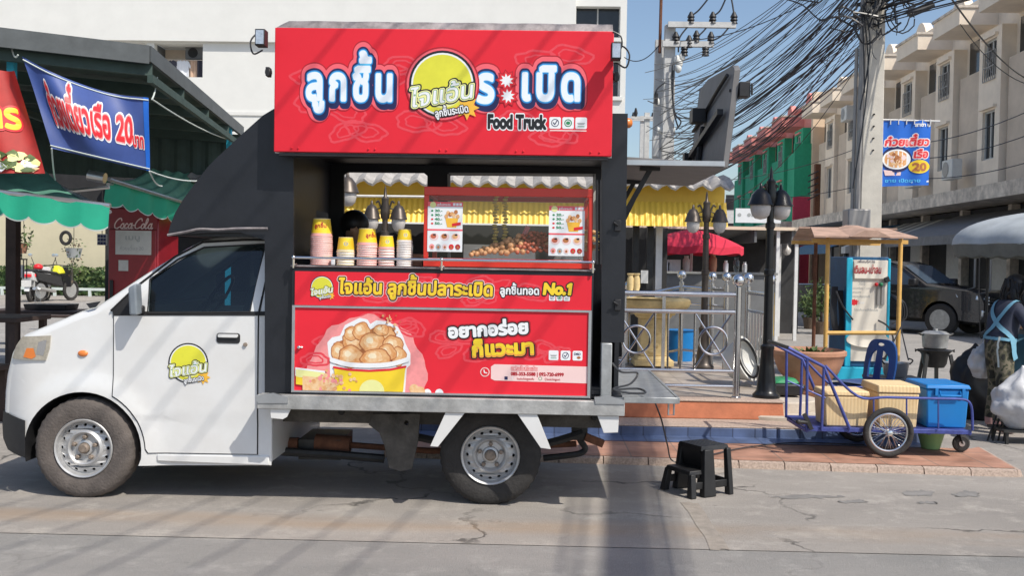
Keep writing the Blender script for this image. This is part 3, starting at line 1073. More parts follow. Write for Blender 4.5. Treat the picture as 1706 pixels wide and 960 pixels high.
mb = MB('black_plastic')
dx = c(215, 520)[0]
mb.hexa([(dx - 0.25, CY + 0.12, 0.95), (dx + 0.15, CY + 0.12, 0.95), (dx + 0.15, mir(CY + 0.12), 0.95), (dx - 0.25, mir(CY + 0.12), 0.95)],
        [(dx - 0.25, CY + 0.12, 1.22), (dx + 0.08, CY + 0.12, 1.30), (dx + 0.08, mir(CY + 0.12), 1.30), (dx - 0.25, mir(CY + 0.12), 1.22)])
mb.build('dashboard', truck, bevel=0.03)
mb = MB('black_plastic')
wc = Vector((c(275, 500)[0], CMID + 0.36, 1.30))
mb.tube([wc + Vector((0.10 * math.cos(t), 0.18 * math.sin(t), 0.16 * math.cos(t))) for t in np.linspace(0, 2 * math.pi, 28)[:-1]], 0.013, 6, closed=True)
mb.bar(wc + Vector((0, -0.17, 0)), wc + Vector((0, 0.17, 0)), 0.03)
mb.bar(wc, wc + Vector((-0.25, 0, -0.16)), 0.04)
mb.build('steering_wheel', truck)

# mirror, headlamp, indicator
mb = MB('mirror_grey')
ml, mr_, mt_, mb_ = c(228, 500)[0], c(244, 500)[0], c(232, 471)[1], c(232, 524)[1]
mb.hexa([(ml + 0.01, CY - 0.15, mb_), (mr_, CY - 0.15, mb_), (mr_, CY - 0.05, mb_ + 0.01), (ml + 0.01, CY - 0.05, mb_ + 0.01)],
        [(ml, CY - 0.15, mt_ - 0.03), (mr_ - 0.012, CY - 0.15, mt_), (mr_ - 0.012, CY - 0.05, mt_), (ml, CY - 0.05, mt_ - 0.03)])
mb.use('black_plastic').bar((ml + 0.05, CY - 0.08, mb_ + 0.04), (ml + 0.02, CY + 0.05, mb_ + 0.03), 0.05)
mb.build('mirror', truck, bevel=0.014, seg=3)
mb = MB('lamp_lens')
hl = [c(17, 598), c(25, 577), c(38, 561), c(86, 559), c(84, 580), c(78, 600), c(50, 600)]
mb.patch(hl, [], lambda x, z: Vector((x, side_y(x, z) - 0.012, z)), 0.04, lambda x, z: Vector((x, side_y(x, z) + 0.01, z)))
mb.use('amber').patch([c(40, 595), c(46, 580), c(58, 580), c(62, 594), c(55, 598)], [], lambda x, z: Vector((x, side_y(x, z) - 0.0145, z)), 0.03)
mb.use('chrome').patch([c(62, 590), c(66, 570), c(80, 566), c(78, 580), c(74, 593)], [], lambda x, z: Vector((x, side_y(x, z) - 0.0135, z)), 0.03)
mb.build('headlight', truck)
mb = MB('amber').ball((c(139, 589)[0], side_y(*c(139, 589)) - 0.004, c(139, 589)[1]), 0.034, 14, 1.0, 0.35, 0.62)
mb.build('indicator', truck)
mb = MB('black_plastic')
mb.patch([c(143, 506), c(168, 502), c(160, 512), c(150, 514)], [], lambda x, z: Vector((x, side_y(x, z) - 0.004, z)))
mb.build('wiper_cowl', truck)

# wheels
def make_wheel(cx, yf, cz, r_t, r_r, tm, out=-1):
    """out = -1: face towards the camera side."""
    n0 = len(COL.objects)
    y = lambda d: yf - out * d
    mb = MB('black_plastic').lathe([(r_r * 0.95, y(0.075)), (r_r * 0.95, y(0.17))], (cx, 0, cz), 24, 'y')
    hub = mb.build('wheel', truck)
    b = 0.185
    prof = [(r_r * 0.98, y(0.022)), (r_r * 1.05, y(0.006)), (r_r * 1.22, y(-0.004)), (r_t * 0.86, y(-0.006)), (r_t * 0.93, y(0.004)), (r_t * 0.975, y(0.018)), (r_t, y(0.040)), (r_t, y(b - 0.04)), (r_t * 0.95, y(b - 0.01)), (r_r, y(b - 0.02))]
    mb = MB(tm)
    n = 72
    o = len(mb.v)
    mb.lathe(prof, (cx, 0, cz), n, 'y', caps=False)
    for k in range(n):                       # tread blocks: the shoulder steps in and out
        for i in (5, 6, 7, 8):
            v = mb.v[o + i * n + k]
            if k % 2:
                d = Vector((v.x - cx, 0, v.z - cz)).normalized()
                mb.v[o + i * n + k] = v - d * 0.006
    mb.build('tyre', hub, sharp=28)
    mb = MB('steel_rim')
    mb.lathe([(r_r * 1.03, y(0.004)), (r_r * 1.0, y(-0.004)), (r_r * 0.945, y(0.002)), (r_r * 0.93, y(0.030)), (r_r * 0.90, y(0.046))], (cx, 0, cz), 48, 'y', caps=False)
    ring = circle(0, 0, r_r * 0.905, 60)
    holes = []
    for k in range(16):
        a = 2 * math.pi * k / 16
        e = circle(0, 0, r_r * 0.062, 10, r_r * 0.048)
        holes.append([(r_r * 0.80 * math.cos(a) + p[0] * math.cos(a + 1.57) - p[1] * math.sin(a + 1.57), r_r * 0.80 * math.sin(a) + p[0] * math.sin(a + 1.57) + p[1] * math.cos(a + 1.57)) for p in e])
    def dish(d):
        def fn(a, b_):
            q = math.hypot(a, b_) / r_r
            h = 0.046 - 0.030 * (1 - abs(q - 0.66) / 0.25 if abs(q - 0.66) < 0.25 else 0)
            return Vector((cx + a, y(h + d), cz + b_))
        return fn
    mb.patch(ring, holes + [circle(0, 0, r_r * 0.60, 40)], dish(0), 0.0, dish(0.012))
    mb.lathe([(r_r * 0.64, y(0.024)), (r_r * 0.56, y(0.012)), (r_r * 0.50, y(0.020)), (r_r * 0.46, y(0.040)), (r_r * 0.30, y(0.040)), (r_r * 0.27, y(0.026)), (r_r * 0.20, y(0.022))], (cx, 0, cz), 40, 'y', caps=False)
    mb.use('hub_rust').lathe([(r_r * 0.19, y(0.040)), (r_r * 0.18, y(0.004)), (r_r * 0.12, y(-0.004)), (0.0005, y(-0.004))], (cx, 0, cz), 20, 'y')
    for k in range(5):
        a = 2 * math.pi * k / 5 + 0.3
        mb.lathe([(0.0145, y(0.042)), (0.0145, y(0.014)), (0.009, y(0.010)), (0.0003, y(0.010))], (cx + r_r * 0.385 * math.cos(a), 0, cz + r_r * 0.385 * math.sin(a)), 6, 'y')
    mb.build('rim', hub, sharp=35)
WR, RR = 0.336, 0.190
fx = ARC[0]
rx = P(817, 768, 6.50).x
make_wheel(fx, CY - 0.012, WR - 0.006, WR, RR, 'tyre_dusty')
make_wheel(rx, 6.46, WR - 0.006, WR, RR, 'rubber')
make_wheel(fx, mir(CY - 0.012), WR - 0.006, WR, RR, 'rubber', 1)
make_wheel(rx, mir(6.46), WR - 0.006, WR, RR, 'rubber', 1)

# ---------------------------------------------------------------- the load bed and what hangs under it
DY = 6.215
def d_(px, py): return xz(px, py, DY)
dzt, dzb = d_(737, 664)[1], d_(737, 688)[1]
dx0, dx1 = d_(428, 675)[0], d_(1041, 675)[0]
mb = MB('deck_metal')
mb.box(dx0, dx1, DY, DY + 0.05, dzb, dzt)
mb.box(dx0, dx0 + 0.05, DY + 0.051, 8.02, dzb, dzt - 0.004)
mb.box(dx1 - 0.05, dx1, DY + 0.051, 8.02, dzb, dzt - 0.004)
mb.box(dx0 + 0.051, dx1 - 0.051, DY + 0.051, 8.02, dzt - 0.03, dzt - 0.008)
for k in range(9):
    x = dx0 + 0.1 + (dx1 - dx0 - 0.2) * k / 8
    mb.use('chassis').box(x - 0.02, x + 0.02, DY + 0.06, 8.0, dzb + 0.005, dzt - 0.035)
deck = mb.build('deck', truck, bevel=0.004)
for q in ([(425, 660), (455, 655), (480, 662), (480, 672), (430, 672)], [(990, 662), (1015, 660), (1041, 668), (1041, 674), (992, 673)]):
    mb = MB('aluminium').patch([d_(*p) for p in q], [], lambda x, z: Vector((x, DY - 0.006, z)), 0, lambda x, z: Vector((x, DY + 0.02, z)))
    mb.build('corner_cap', deck)
for q in ([(744, 684), (778, 684), (729, 746), (716, 745)], [(858, 685), (893, 687), (918, 750), (901, 748)]):
    mb = MB('white_paint')
    mb.patch([d_(*p) for p in q], [], lambda x, z: Vector((x, DY + 0.012, z)), 0, lambda x, z: Vector((x, DY + 0.03, z)))
    x0 = d_(*q[0])[0] if q[0][0] < 800 else d_(*q[1])[0]
    mb.build('arch_stay', truck, bevel=0.003)
for q in ([(448, 676), (487, 675), (477, 696), (470, 700), (450, 698)], [(992, 684), (1032, 686), (1030, 722), (1006, 723)]):
    mb = MB('white_paint')
    mb.patch([d_(*p) for p in q], [circle(*d_(q[0][0] + 9 if q[0][0] < 800 else 1020, 681 if q[0][0] < 800 else 692), 0.006, 8)], lambda x, z: Vector((x, DY + 0.016, z)), 0, lambda x, z: Vector((x, DY + 0.034, z)))
    mb.build('bracket', truck, bevel=0.003)

mb = MB('chassis')
for y in (6.62, 7.62):
    z1, z0 = xz(640, 694, y)[1], xz(640, 722, y)[1]
    mb.box(xr + 0.02, d_(1010, 675)[0], y, y + 0.07, 0.50, 0.64)
for k in range(5):
    x = xr + 0.1 + k * 0.5
    mb.box(x, x + 0.06, 6.69, 7.62, 0.53, 0.60)
mb.ball((P(600, 706, 6.62).x, 6.60, 0.60), 0.06, 12, 1.3, 0.7, 0.8)
for px in (568, 677, 990):
    mb.use('seam').lathe([(0.022, 6.606), (0.022, 6.62)], (P(px, 706, 6.6).x, 0, 0.575), 12, 'y')
mb.build('chassis_rail', truck, bevel=0.006)
mb = MB('chassis')
q = [(620, 690), (700, 690), (696, 738), (686, 782), (668, 786), (648, 780), (640, 742), (632, 722), (614, 708)]
mb.patch([xz(*p, 6.50) for p in q], [circle(*xz(677, 705, 6.5), 0.016, 10)], lambda x, z: Vector((x, 6.50, z)), 0, lambda x, z: Vector((x, 6.53, z)))
mb.build('spring_hanger', truck, bevel=0.006)
mb = MB('rust')
mb.tube([P(460, 741, 6.9), P(498, 741, 6.9)], 0.05, 12)
mb.tube([P(526, 738, 6.9), P(584, 742, 6.9)], 0.062, 14)
mb.tube([P(584, 742, 6.9), P(720, 752, 6.9), P(960, 740, 7.0)], 0.022, 8)
mb.build('exhaust_pipe', truck)
mb = MB('iron')
mb.tube([P(455, 752, 6.8), P(560, 758, 6.8), P(640, 765, 6.8)], 0.03, 8)
mb.box(P(500, 740, 6.9).x, P(570, 740, 6.9).x, 6.85, 7.3, 0.20, 0.34)
mb.ball((rx, CMID, WR), 0.15, 16)
mb.tube([(rx, 6.66, WR), (rx, mir(6.66), WR)], 0.045, 10)
for y in (6.72, mir(6.72)):
    mb.tube(smooth_line([(rx - 0.62, y, 0.42), (rx - 0.3, y, 0.36), (rx, y, 0.33), (rx + 0.32, y, 0.36), (rx + 0.62, y, 0.45)], 5), 0.028, 6)
mb.build('rear_axle', truck)
MB('iron').tube([(fx, 6.66, WR), (fx, mir(6.66), WR)], 0.04, 10).build('front_axle', truck)
mb = MB('iron')
mb.tube(smooth_line([P(905, 764, 6.9), P(940, 760, 6.9), P(966, 756, 6.9), P(975, 748, 6.9), P(968, 736, 6.9), P(960, 722, 6.9)], 4), 0.022, 8)
mb.box(P(952, 740, 6.9).x, P(978, 740, 6.9).x, 6.86, 6.95, P(960, 732, 6.9).z, P(960, 700, 6.9).z)
mb.use('rust').bar(P(975, 728, 6.8), P(1005, 740, 6.8), 0.05, 0.05)
mb.build('tow_hook', truck)
mb = MB('galvanised')
rp = P(1128, 661, 6.4)
zt = dzt + 0.01
x0, x1 = dx1 + 0.004, P(1128, 660, 6.35).x
mb.box(x0 - 0.14, x1, 6.36, 8.0, zt - 0.02, zt)
mb.box(x0, x1 + 0.004, 6.345, 6.36, zt - 0.035, zt + 0.004)
mb.box(x1, x1 + 0.02, 6.36, 8.0, zt - 0.035, zt + 0.004)
pl = mb.build('rear_platform', truck, bevel=0.003)
mb = MB('galvanised')
a = P(1114, 666, 6.37)
mb.tube([a, a + Vector((0, 0, -0.10)), a + Vector((0.035, 0, -0.10)), a + Vector((0.035, 0, 0))], 0.006, 6)
mb.build('hook', pl)
mb = MB('galvanised')
px0, px1 = xz(1001, 620, 6.30)[0], xz(1019, 620, 6.30)[0]
mb.box(px0, px1, 6.29, 6.40, dzt + 0.002, xz(1010, 572, 6.3)[1])
mb.build('corner_post', truck, bevel=0.006)

# ---------------------------------------------------------------- the black kitchen body
BY = 6.33
BY2 = 7.95
def b_(px, py): return xz(px, py, BY)
roofline = [b_(*p) for p in ((279, 393), (284, 374), (292, 354), (304, 334), (317, 316), (331, 297), (347, 277), (363, 261), (380, 245), (399, 227), (419, 209), (438, 192), (456, 181), (750, 186), (1046, 189))]
out_ = roofline + [b_(1040, 571), b_(1003, 571), b_(1003, 657), b_(441, 655), b_(441, 400), b_(400, 387), b_(340, 388)]
hole = [b_(489, 262), b_(1002, 266), b_(1002, 650), b_(489, 650)]
mb = MB('black_panel')
mb.patch(out_, [hole], lambda x, z: Vector((x, BY, z)), 0, lambda x, z: Vector((x, BY + 0.03, z)))
mb.add([Vector((x, y, z)) for x, z in roofline for y in (BY + 0.001, BY2)], [(2 * i, 2 * i + 1, 2 * i + 3, 2 * i + 2) for i in range(len(roofline) - 1)])
mb.box(b_(283, 392)[0] + 0.01, b_(456, 480)[0], BY + 0.04, BY2, b_(360, 392)[1] - 0.006, b_(360, 387)[1])     # floor of the fairing over the cab
body = mb.build('kitchen_body', truck, sharp=25)
mb = MB('grey_tarp')
mb.tube(smooth_line([Vector((*[b_(*p)[0]], BY - 0.03, b_(*p)[1])) for p in ((282, 392), (310, 387), (335, 382), (365, 383), (400, 381), (448, 381))], 4), 0.009, 6)
mb.build('gasket', truck)
xl, xq = b_(456, 480)[0], b_(1043, 380)[0]
zf, zc = dzt, b_(745, 236)[1]
mb = MB('black_panel')
mb.box(xl, xl + 0.03, BY + 0.031, BY2, zf, zc + 0.3)
mb.box(xl + 0.031, xq, BY + 0.031, BY2, zc, zc + 0.03)
mb.box(xl + 0.031, xq, BY + 0.031, BY2, zf, zf + 0.02)
mb.box(xq - 0.03, xq, BY + 0.34, BY2, zf + 0.02, 1.32)
mb.build('inner_lining', truck)
FY = 7.90
def f_(px, py): return xz(px, py, FY)
mb = MB('black_panel')
mb.patch([(xl + 0.03, zf), (xq, zf), (xq, zc), (xl + 0.03, zc)],
         [[f_(573, 436), f_(712, 436), f_(712, 293), f_(706, 288), f_(580, 287), f_(573, 291)], [f_(748, 436), f_(990, 440), f_(990, 290), f_(748, 290)]],
         lambda x, z: Vector((x, FY, z)), 0, lambda x, z: Vector((x, FY + 0.03, z)))
mb.use('window_frame')
for a, b2 in (((748, 290), (990, 292)), ((748, 290), (748, 436)), ((990, 290), (990, 436))):
    pa, pb = P(*a, FY - 0.02), P(*b2, FY - 0.02)
    mb.bar(pa, pb, 0.022)
mb.build('back_wall', truck)

# counter with its two printed panels
KY = 6.30
def k_(px, py): return xz(px, py, KY)
kx0, kx1 = k_(485, 560)[0], k_(987, 560)[0]
zk = lambda py: k_(737, py)[1]
mb = MB('black_panel')
mb.box(kx0, kx1, KY, 6.92, zk(663), zk(449))
mb.box(kx0 + 0.01, kx1 - 0.01, KY - 0.018, KY, zk(665), zk(657))
mb.use('grey_tarp').box(kx0 - 0.006, kx1 + 0.006, KY - 0.012, 6.94, zk(449) + 0.0005, zk(445.5))
counter = mb.build('counter', truck, bevel=0.004)
CT = zk(445.5)                       # top of the counter
mb = MB('sign_red')
ux0, ux1, uz0, uz1 = k_(491, 560)[0], k_(984, 560)[0], zk(512.5), zk(456)
mb.box(ux0, ux1, KY - 0.010, KY - 0.001, uz0, uz1)
fnd = plane_fn((0, KY - 0.010, 0), (1, 0, 0), (0, 0, 1), (0, -1, 0))

def watermarks(mb, fnd, x0, x1, z0, z1, n, seed, sz=0.13):
    """The faint printed swirls of the sign's ground."""
    g = random.Random(seed)
    for i in range(n):
        cx, cz = g.uniform(x0 + sz, x1 - sz), g.uniform(z0 + sz * 0.45, z1 - sz * 0.45)
        r = g.uniform(0.75, 1.0) * sz
        a = g.uniform(-0.3, 0.4)
        for rr, d in ((1.0, 0.0002), (0.58, 0.0002)):
            o = []
            for k in range(26):
                t = 2 * math.pi * k / 26
                q = rr * r * (1 + 0.10 * math.sin(3 * t + i) + 0.06 * math.sin(7 * t))
                u, v = q * math.cos(t), 0.44 * q * math.sin(t)
                o.append((u * math.cos(a) - v * math.sin(a) + cx, u * math.sin(a) + v * math.cos(a) + cz))
            if all(x0 + 0.01 < p[0] < x1 - 0.01 and z0 + 0.01 < p[1] < z1 - 0.01 for p in o):
                loops_to(mb, stroke_loops([o + [o[0]]], [0.007 if rr == 1.0 else 0.005], 0.005)[0], fnd(d + i * 2e-5 + (1 - rr) * 1e-5), 'sign_red_pale')
sg = mb.build('counter_sign', truck)
mb = MB()
watermarks(mb, fnd, ux0, ux1, uz0, uz1, 9, 3, 0.12)
Wx = lambda px: k_(px, 480)[0]
ZK = lambda px, py: k_(px, py)[1]
emblem(mb, fnd, Wx(537), ZK(537, 479), 0.066)
text(mb, 'ไจแอ้น ลูกชิ้นปลาระเบิด', fnd, Wx(565), ZK(565, 489), 0.118,
     [('print_blush', 0.15, 0.0012), ('print_black', 0.11, 0.0018), ('print_orange', 0.045, 0.0024), ('print_yellow', 0.03, 0.003, 0.001, 0.003)], width=Wx(824) - Wx(567), shear=0.05)
text(mb, 'ลูกชิ้นทอด', fnd, Wx(833), ZK(833, 490), 0.068, [('print_black', 0.13, 0.0012), ('print_white', 0.035, 0.002)], width=Wx(899) - Wx(833))
text(mb, 'No.1', fnd, Wx(904), ZK(904, 490), 0.098, [('print_black', 0.15, 0.0012), ('print_yellow', 0.065, 0.002)], width=Wx(956) - Wx(905), shear=0.12)

def icons(mb, fnd, x, z, s, gap, kinds='abc'):
    for i, kd in enumerate(kinds):
        x0 = x + i * (s + gap)
        loops_to(mb, [rrect(x0, x0 + s, z, z + s, s * 0.14)], fnd(0.0012), 'print_white')
        cx, cz = x0 + s / 2, z + s / 2
        if kd == 'a':
            mb.use('print_navy').patch(circle(cx, cz, s * 0.34, 20), [list(reversed(circle(cx, cz, s * 0.28, 20)))], fnd(0.002))
            loops_to(mb, stroke_loops([[(cx - s * .16, cz + s * .02), (cx - s * .02, cz - s * .14), (cx + s * .16, cz + s * .18)]], [s * .04], s / 40)[0], fnd(0.0022), 'print_navy')
        elif kd == 'b':
            mb.use('print_green').patch(circle(cx, cz, s * 0.33, 20), [list(reversed(circle(cx, cz, s * 0.25, 20)))], fnd(0.002))
            loops_to(mb, [circle(cx, cz, s * 0.19, 14, s * 0.15)], fnd(0.0022), 'print_green')
        elif kd == 'c':
            loops_to(mb, [[(cx - s * .36, cz + s * .04), (cx + s * .36, cz + s * .04), (cx + s * .22, cz - s * .14), (cx - s * .22, cz - s * .14)]], fnd(0.002), 'print_grey')
            loops_to(mb, [[(cx - s * .30, cz - s * .26), (cx + s * .30, cz - s * .26), (cx + s * .30, cz - s * .32), (cx - s * .30, cz - s * .32)]], fnd(0.002), 'print_green')
        else:
            text(mb, 'DBD', fnd, cx - s * 0.38, cz + s * 0.05, s * 0.34, [('print_navy', 0.03, 0.002)], width=s * 0.7, h=1 / 16)
            loops_to(mb, [circle(cx + s * .12, cz - s * .2, s * 0.2, 12, s * .14)], fnd(0.002), 'print_food_dark')
icons(mb, fnd, Wx(915), ZK(915, 501), 0.040, 0.006)
mb.build('lettering', sg)

# the lower panel: aluminium frame, printed cup of fried balls, slogan, telephone line
mb = MB('sign_red')
vx0, vx1, vz0, vz1 = k_(492, 560)[0], k_(980, 560)[0], zk(655), zk(516.5)
mb.box(vx0, vx1, KY - 0.008, KY - 0.001, vz0, vz1)
mb.use('aluminium')
t = 0.018
mb.box(vx0 - t, vx1 + t, KY - 0.018, KY - 0.002, vz1, vz1 + t * 0.75)
mb.box(vx0 - t, vx1 + t, KY - 0.018, KY - 0.002, vz0 - t * 0.75, vz0)
mb.box(vx0 - t, vx0, KY - 0.018, KY - 0.002, vz0, vz1)
mb.box(vx1, vx1 + t, KY - 0.018, KY - 0.002, vz0, vz1)
lp = mb.build('lower_sign', truck)
fnd = plane_fn((0, KY - 0.008, 0), (1, 0, 0), (0, 0, 1), (0, -1, 0))
mb = MB()
watermarks(mb, fnd, vx0, vx1, vz0, vz1, 18, 8, 0.11)
Q = lambda px, py: k_(px, py)
def clip(lp):
    return [(min(max(x, vx0 + 0.001), vx1 - 0.001), min(max(z, vz0 + 0.001), vz1 - 0.001)) for x, z in lp]
g = random.Random(5)
cx, cz = Q(612, 632)
blob = []
for k in range(60):
    a = math.pi * 2 * k / 60
    q = (100 / 262) * (1 + 0.02 * math.sin(9 * a) + 0.02 * math.sin(17 * a + 1))
    blob.append((cx + q * math.cos(a), cz + q * 1.07 * math.sin(a)))
loops_to(mb, [clip(blob)], fnd(0.0005), 'print_pink')
cup = [Q(*p) for p in ((554, 610), (556, 598), (552, 592), (550, 572), (556, 566), (570, 563), (578, 545), (600, 534), (610, 536), (616, 546), (628, 538), (645, 540), (660, 548), (668, 562), (672, 574), (680, 590), (680, 606), (674, 611), (671, 652), (556, 651))]
mb.use('print_white')
S_ = stroke_loops([cup + [cup[0]]], [0.016], 0.004)[0]
loops_to(mb, [clip(l) for l in S_], fnd(0.0010), 'print_white')
loops_to(mb, [clip(cup)], fnd(0.0011), 'print_white')
mb.use('print_food_dark').patch([Q(*p) for p in ((556, 600), (556, 572), (574, 566), (582, 548), (603, 538), (616, 550), (630, 542), (650, 546), (668, 570), (676, 592), (674, 606), (615, 611), (560, 608))], [], fnd(0.0016))
for i, (px, py, rx_, ry_) in enumerate(((566, 588, 13, 17), (590, 570, 19, 17), (586, 556, 12, 11), (603, 552, 14, 14), (640, 560, 20, 16), (622, 572, 20, 17), (655, 578, 16, 18), (664, 594, 12, 15), (585, 594, 20, 17), (645, 588, 15, 14), (627, 597, 24, 15), (636, 550, 12, 9))):
    qx, qz = Q(px, py)
    o = [(qx + rx_ / 262 * math.cos(a) * (1 + 0.09 * math.sin(3 * a + i) + 0.04 * math.sin(8 * a)), qz + ry_ / 262 * math.sin(a) * (1 + 0.07 * math.sin(4 * a + i))) for a in np.linspace(0, 2 * math.pi, 30)[:-1]]
    o1 = [((p[0] - qx) * 1.10 + qx, (p[1] - qz) * 1.12 + qz) for p in o]
    loops_to(mb, [o1], fnd(0.0019 + 0.0003 * i), 'print_food_dark')
    loops_to(mb, [o], fnd(0.0020 + 0.0003 * i), 'print_food')
    for sc_, ox, m_ in ((0.62, -0.14, 'print_food_pale'), (0.30, -0.26, 'print_cream')):
        loops_to(mb, [[((p[0] - qx) * sc_ + qx + ox * rx_ / 262, (p[1] - qz) * sc_ + qz - ox * ry_ / 262) for p in o]], fnd(0.0020 + 0.0003 * i + (0.62 - sc_ + .1) * 1e-4), m_)
    for j in range(0):
        a = g.uniform(0, 6.28); q = g.uniform(0.2, 0.75)
        o2 = [(qx + rx_ / 262 * q * math.cos(a) + 0.016 * g.uniform(.5, 1) * math.cos(b3), qz + ry_ / 262 * q * math.sin(a) + 0.011 * g.uniform(.5, 1) * math.sin(b3)) for b3 in np.linspace(0, 6.28, 9)[:-1]]
        loops_to(mb, [o2], fnd(0.0021 + 0.0003 * i + 0.00002 * j), ('print_food_dark', 'print_food_pale', 'print_food')[j % 3])
rim = [Q(*p) for p in ((554, 600), (580, 607), (615, 609), (650, 607), (680, 599))]
loops_to(mb, stroke_loops([[tuple(p) for p in smooth_line([Vector((x, z, 0)) for x, z in rim], 5)] and [(p.x, p.y) for p in smooth_line([Vector((x, z, 0)) for x, z in rim], 5)]], [0.015], 0.004)[0], fnd(0.0062), 'print_white')
body_ = [Q(*p) for p in ((557, 612), (580, 617), (615, 619), (650, 617), (676, 611), (672, 653), (561, 652))]
loops_to(mb, [clip(body_)], fnd(0.0058), 'print_yellow')
loops_to(mb, stroke_loops([[Q(557, 612), Q(580, 616), Q(615, 618), Q(650, 616), Q(676, 611)]], [0.007], 0.004)[0], fnd(0.0066), 'print_red')
loops_to(mb, [clip([(Q(620, 652)[0] + 0.08 * math.cos(a), Q(620, 652)[1] + 0.075 * math.sin(a)) for a in np.linspace(0, math.pi, 20)])], fnd(0.0066), 'print_lime_pale')
for k in range(34):                  # crumbs flying off, and the heap at lower left
    px, py = g.uniform(633, 672), g.uniform(524, 556)
    if g.random() < (px - 625) / 60: continue
    loops_to(mb, [circle(*Q(px, py), g.uniform(0.004, 0.011), 7)], fnd(0.0070 + k * 1e-5), g.choice(['print_food', 'print_food_pale', 'print_food_dark']))
for px0_, py0_, px1_, py1_, m in ((493, 612, 542, 626, 'print_white'), (494, 615, 541, 628, 'print_lime_pale'), (494, 627, 520, 640, 'print_yellow'), (505, 626, 560, 650, 'print_food_pale')):
    loops_to(mb, [clip([Q(px0_, py0_), Q(px1_, py0_ + 6), Q(px1_ + 2, py1_ + 4), Q(px0_, py1_)])], fnd({'print_white': 0.0074, 'print_lime_pale': 0.0076, 'print_yellow': 0.0077, 'print_food_pale': 0.0078}[m]), m)
for k in range(60):
    px, py = g.gauss(553, 15), g.gauss(637, 8)
    loops_to(mb, [clip(circle(*Q(px, py), g.uniform(0.006, 0.016), 7))], fnd(0.0080 + k * 1e-5), g.choice(['print_food', 'print_food_pale', 'print_pink']))
for px, py, r in ((700, 653, 9), (712, 655, 7), (732, 655, 7), (690, 648, 8)):
    loops_to(mb, [clip(circle(*Q(px, py), r / 262, 16))], fnd(0.0012 + r * 1e-4), 'print_white' if px > 705 else 'print_food_pale')
text(mb, 'อยากอร่อย', fnd, *Q(747, 563), 0.112, [('sign_dark_red', 0.19, 0.001), ('print_black', 0.13, 0.0016), ('print_white', 0.055, 0.0024)], width=Q(884, 0)[0] - Q(748, 0)[0], rot=R(4.5))
text(mb, 'ก็แวะมา', fnd, *Q(786, 595), 0.118, [('sign_dark_red', 0.19, 0.001), ('print_black', 0.12, 0.0016), ('print_orange', 0.055, 0.0024), ('print_yellow', 0.045, 0.003, 0, 0.010)], width=Q(893, 0)[0] - Q(787, 0)[0], rot=R(3.5))
icons(mb, fnd, *Q(914, 600), 0.062, 0.014, 'cad')
loops_to(mb, [[Q(818, 611), Q(824, 607), (vx1 - 0.001, Q(976, 611)[1]), (vx1 - 0.001, Q(976, 639)[1]), Q(824, 634), Q(818, 631)]], fnd(0.001), 'print_blush')
loops_to(mb, [circle(*Q(808, 620), 0.030, 24)], fnd(0.0014), 'print_blush')
loops_to(mb, [circle(*Q(808, 620), 0.024, 24)], fnd(0.0018), 'print_red')
x, z = Q(808, 620)
loops_to(mb, stroke_loops([[(x - .006, z + .012), (x - .003, z - .003), (x + .012, z - .006)]], [0.0035], 0.002)[0], fnd(0.0022), 'print_white')
text(mb, 'แฟรนไชส์ไจแอ้น', fnd, *Q(851, 617), 0.034, [('print_red', 0.09, 0.0014), ('print_blush', 0.02, 0.0018)], width=0.17, h=1 / 20)
text(mb, '085-353-5588 | 092-720-6999', fnd, *Q(851, 625.5), 0.030, [('sign_dark_red', 0.06, 0.0014)], width=Q(940, 0)[0] - Q(851, 0)[0], h=1 / 20)
loops_to(mb, [rrect(Q(851, 0)[0], Q(856.5, 0)[0], Q(851, 633)[1], Q(851, 627.5)[1], 0.002)], fnd(0.0014), 'print_navy')
text(mb, 'f', fnd, *Q(852.6, 632.6), 0.022, [('print_white', 0.03, 0.0018)], h=1 / 14)
text(mb, 'lookchingyaofu', fnd, *Q(861, 633), 0.022, [('sign_dark_red', 0.02, 0.0014)], width=0.11, h=1 / 14)
mb.use('print_green').patch(circle(*Q(900, 631), 0.012, 16), [list(reversed(circle(*Q(900, 631), 0.009, 16)))], fnd(0.0014))
text(mb, '@lookchingport', fnd, *Q(907, 634), 0.022, [('sign_dark_red', 0.02, 0.0014)], width=0.10, h=1 / 14)
mb.build('lettering', lp)
mb = MB('chrome')
a = P(498, 579, KY - 0.02); mb.ball(a, 0.012, 10); mb.tube([a, a + Vector((0.02, 0.012, 0))], 0.005, 6)
mb.build('latch', lp)

# rail along the counter
mb = MB('chrome')
ra, rb = P(489, 430, KY - 0.03), P(988, 436, KY - 0.03)
rz = (ra.z + rb.z) / 2
mb.tube([(ra.x, KY - 0.03, rz), (rb.x, KY - 0.03, rz)], 0.0085, 8)
for px in (489, 736, 988):
    x = xz(px, 433, KY - 0.03)[0]
    mb.ball((x, KY - 0.03, rz), 0.014, 10)
    mb.tube([(x, KY - 0.03, rz), (x, KY - 0.03, CT - 0.02)], 0.0075, 8)
    mb.lathe([(0.022, CT + 0.001), (0.018, CT + 0.008), (0.009, CT + 0.012)], (x, KY - 0.01, 0), 10)
mb.build('counter_rail', truck)

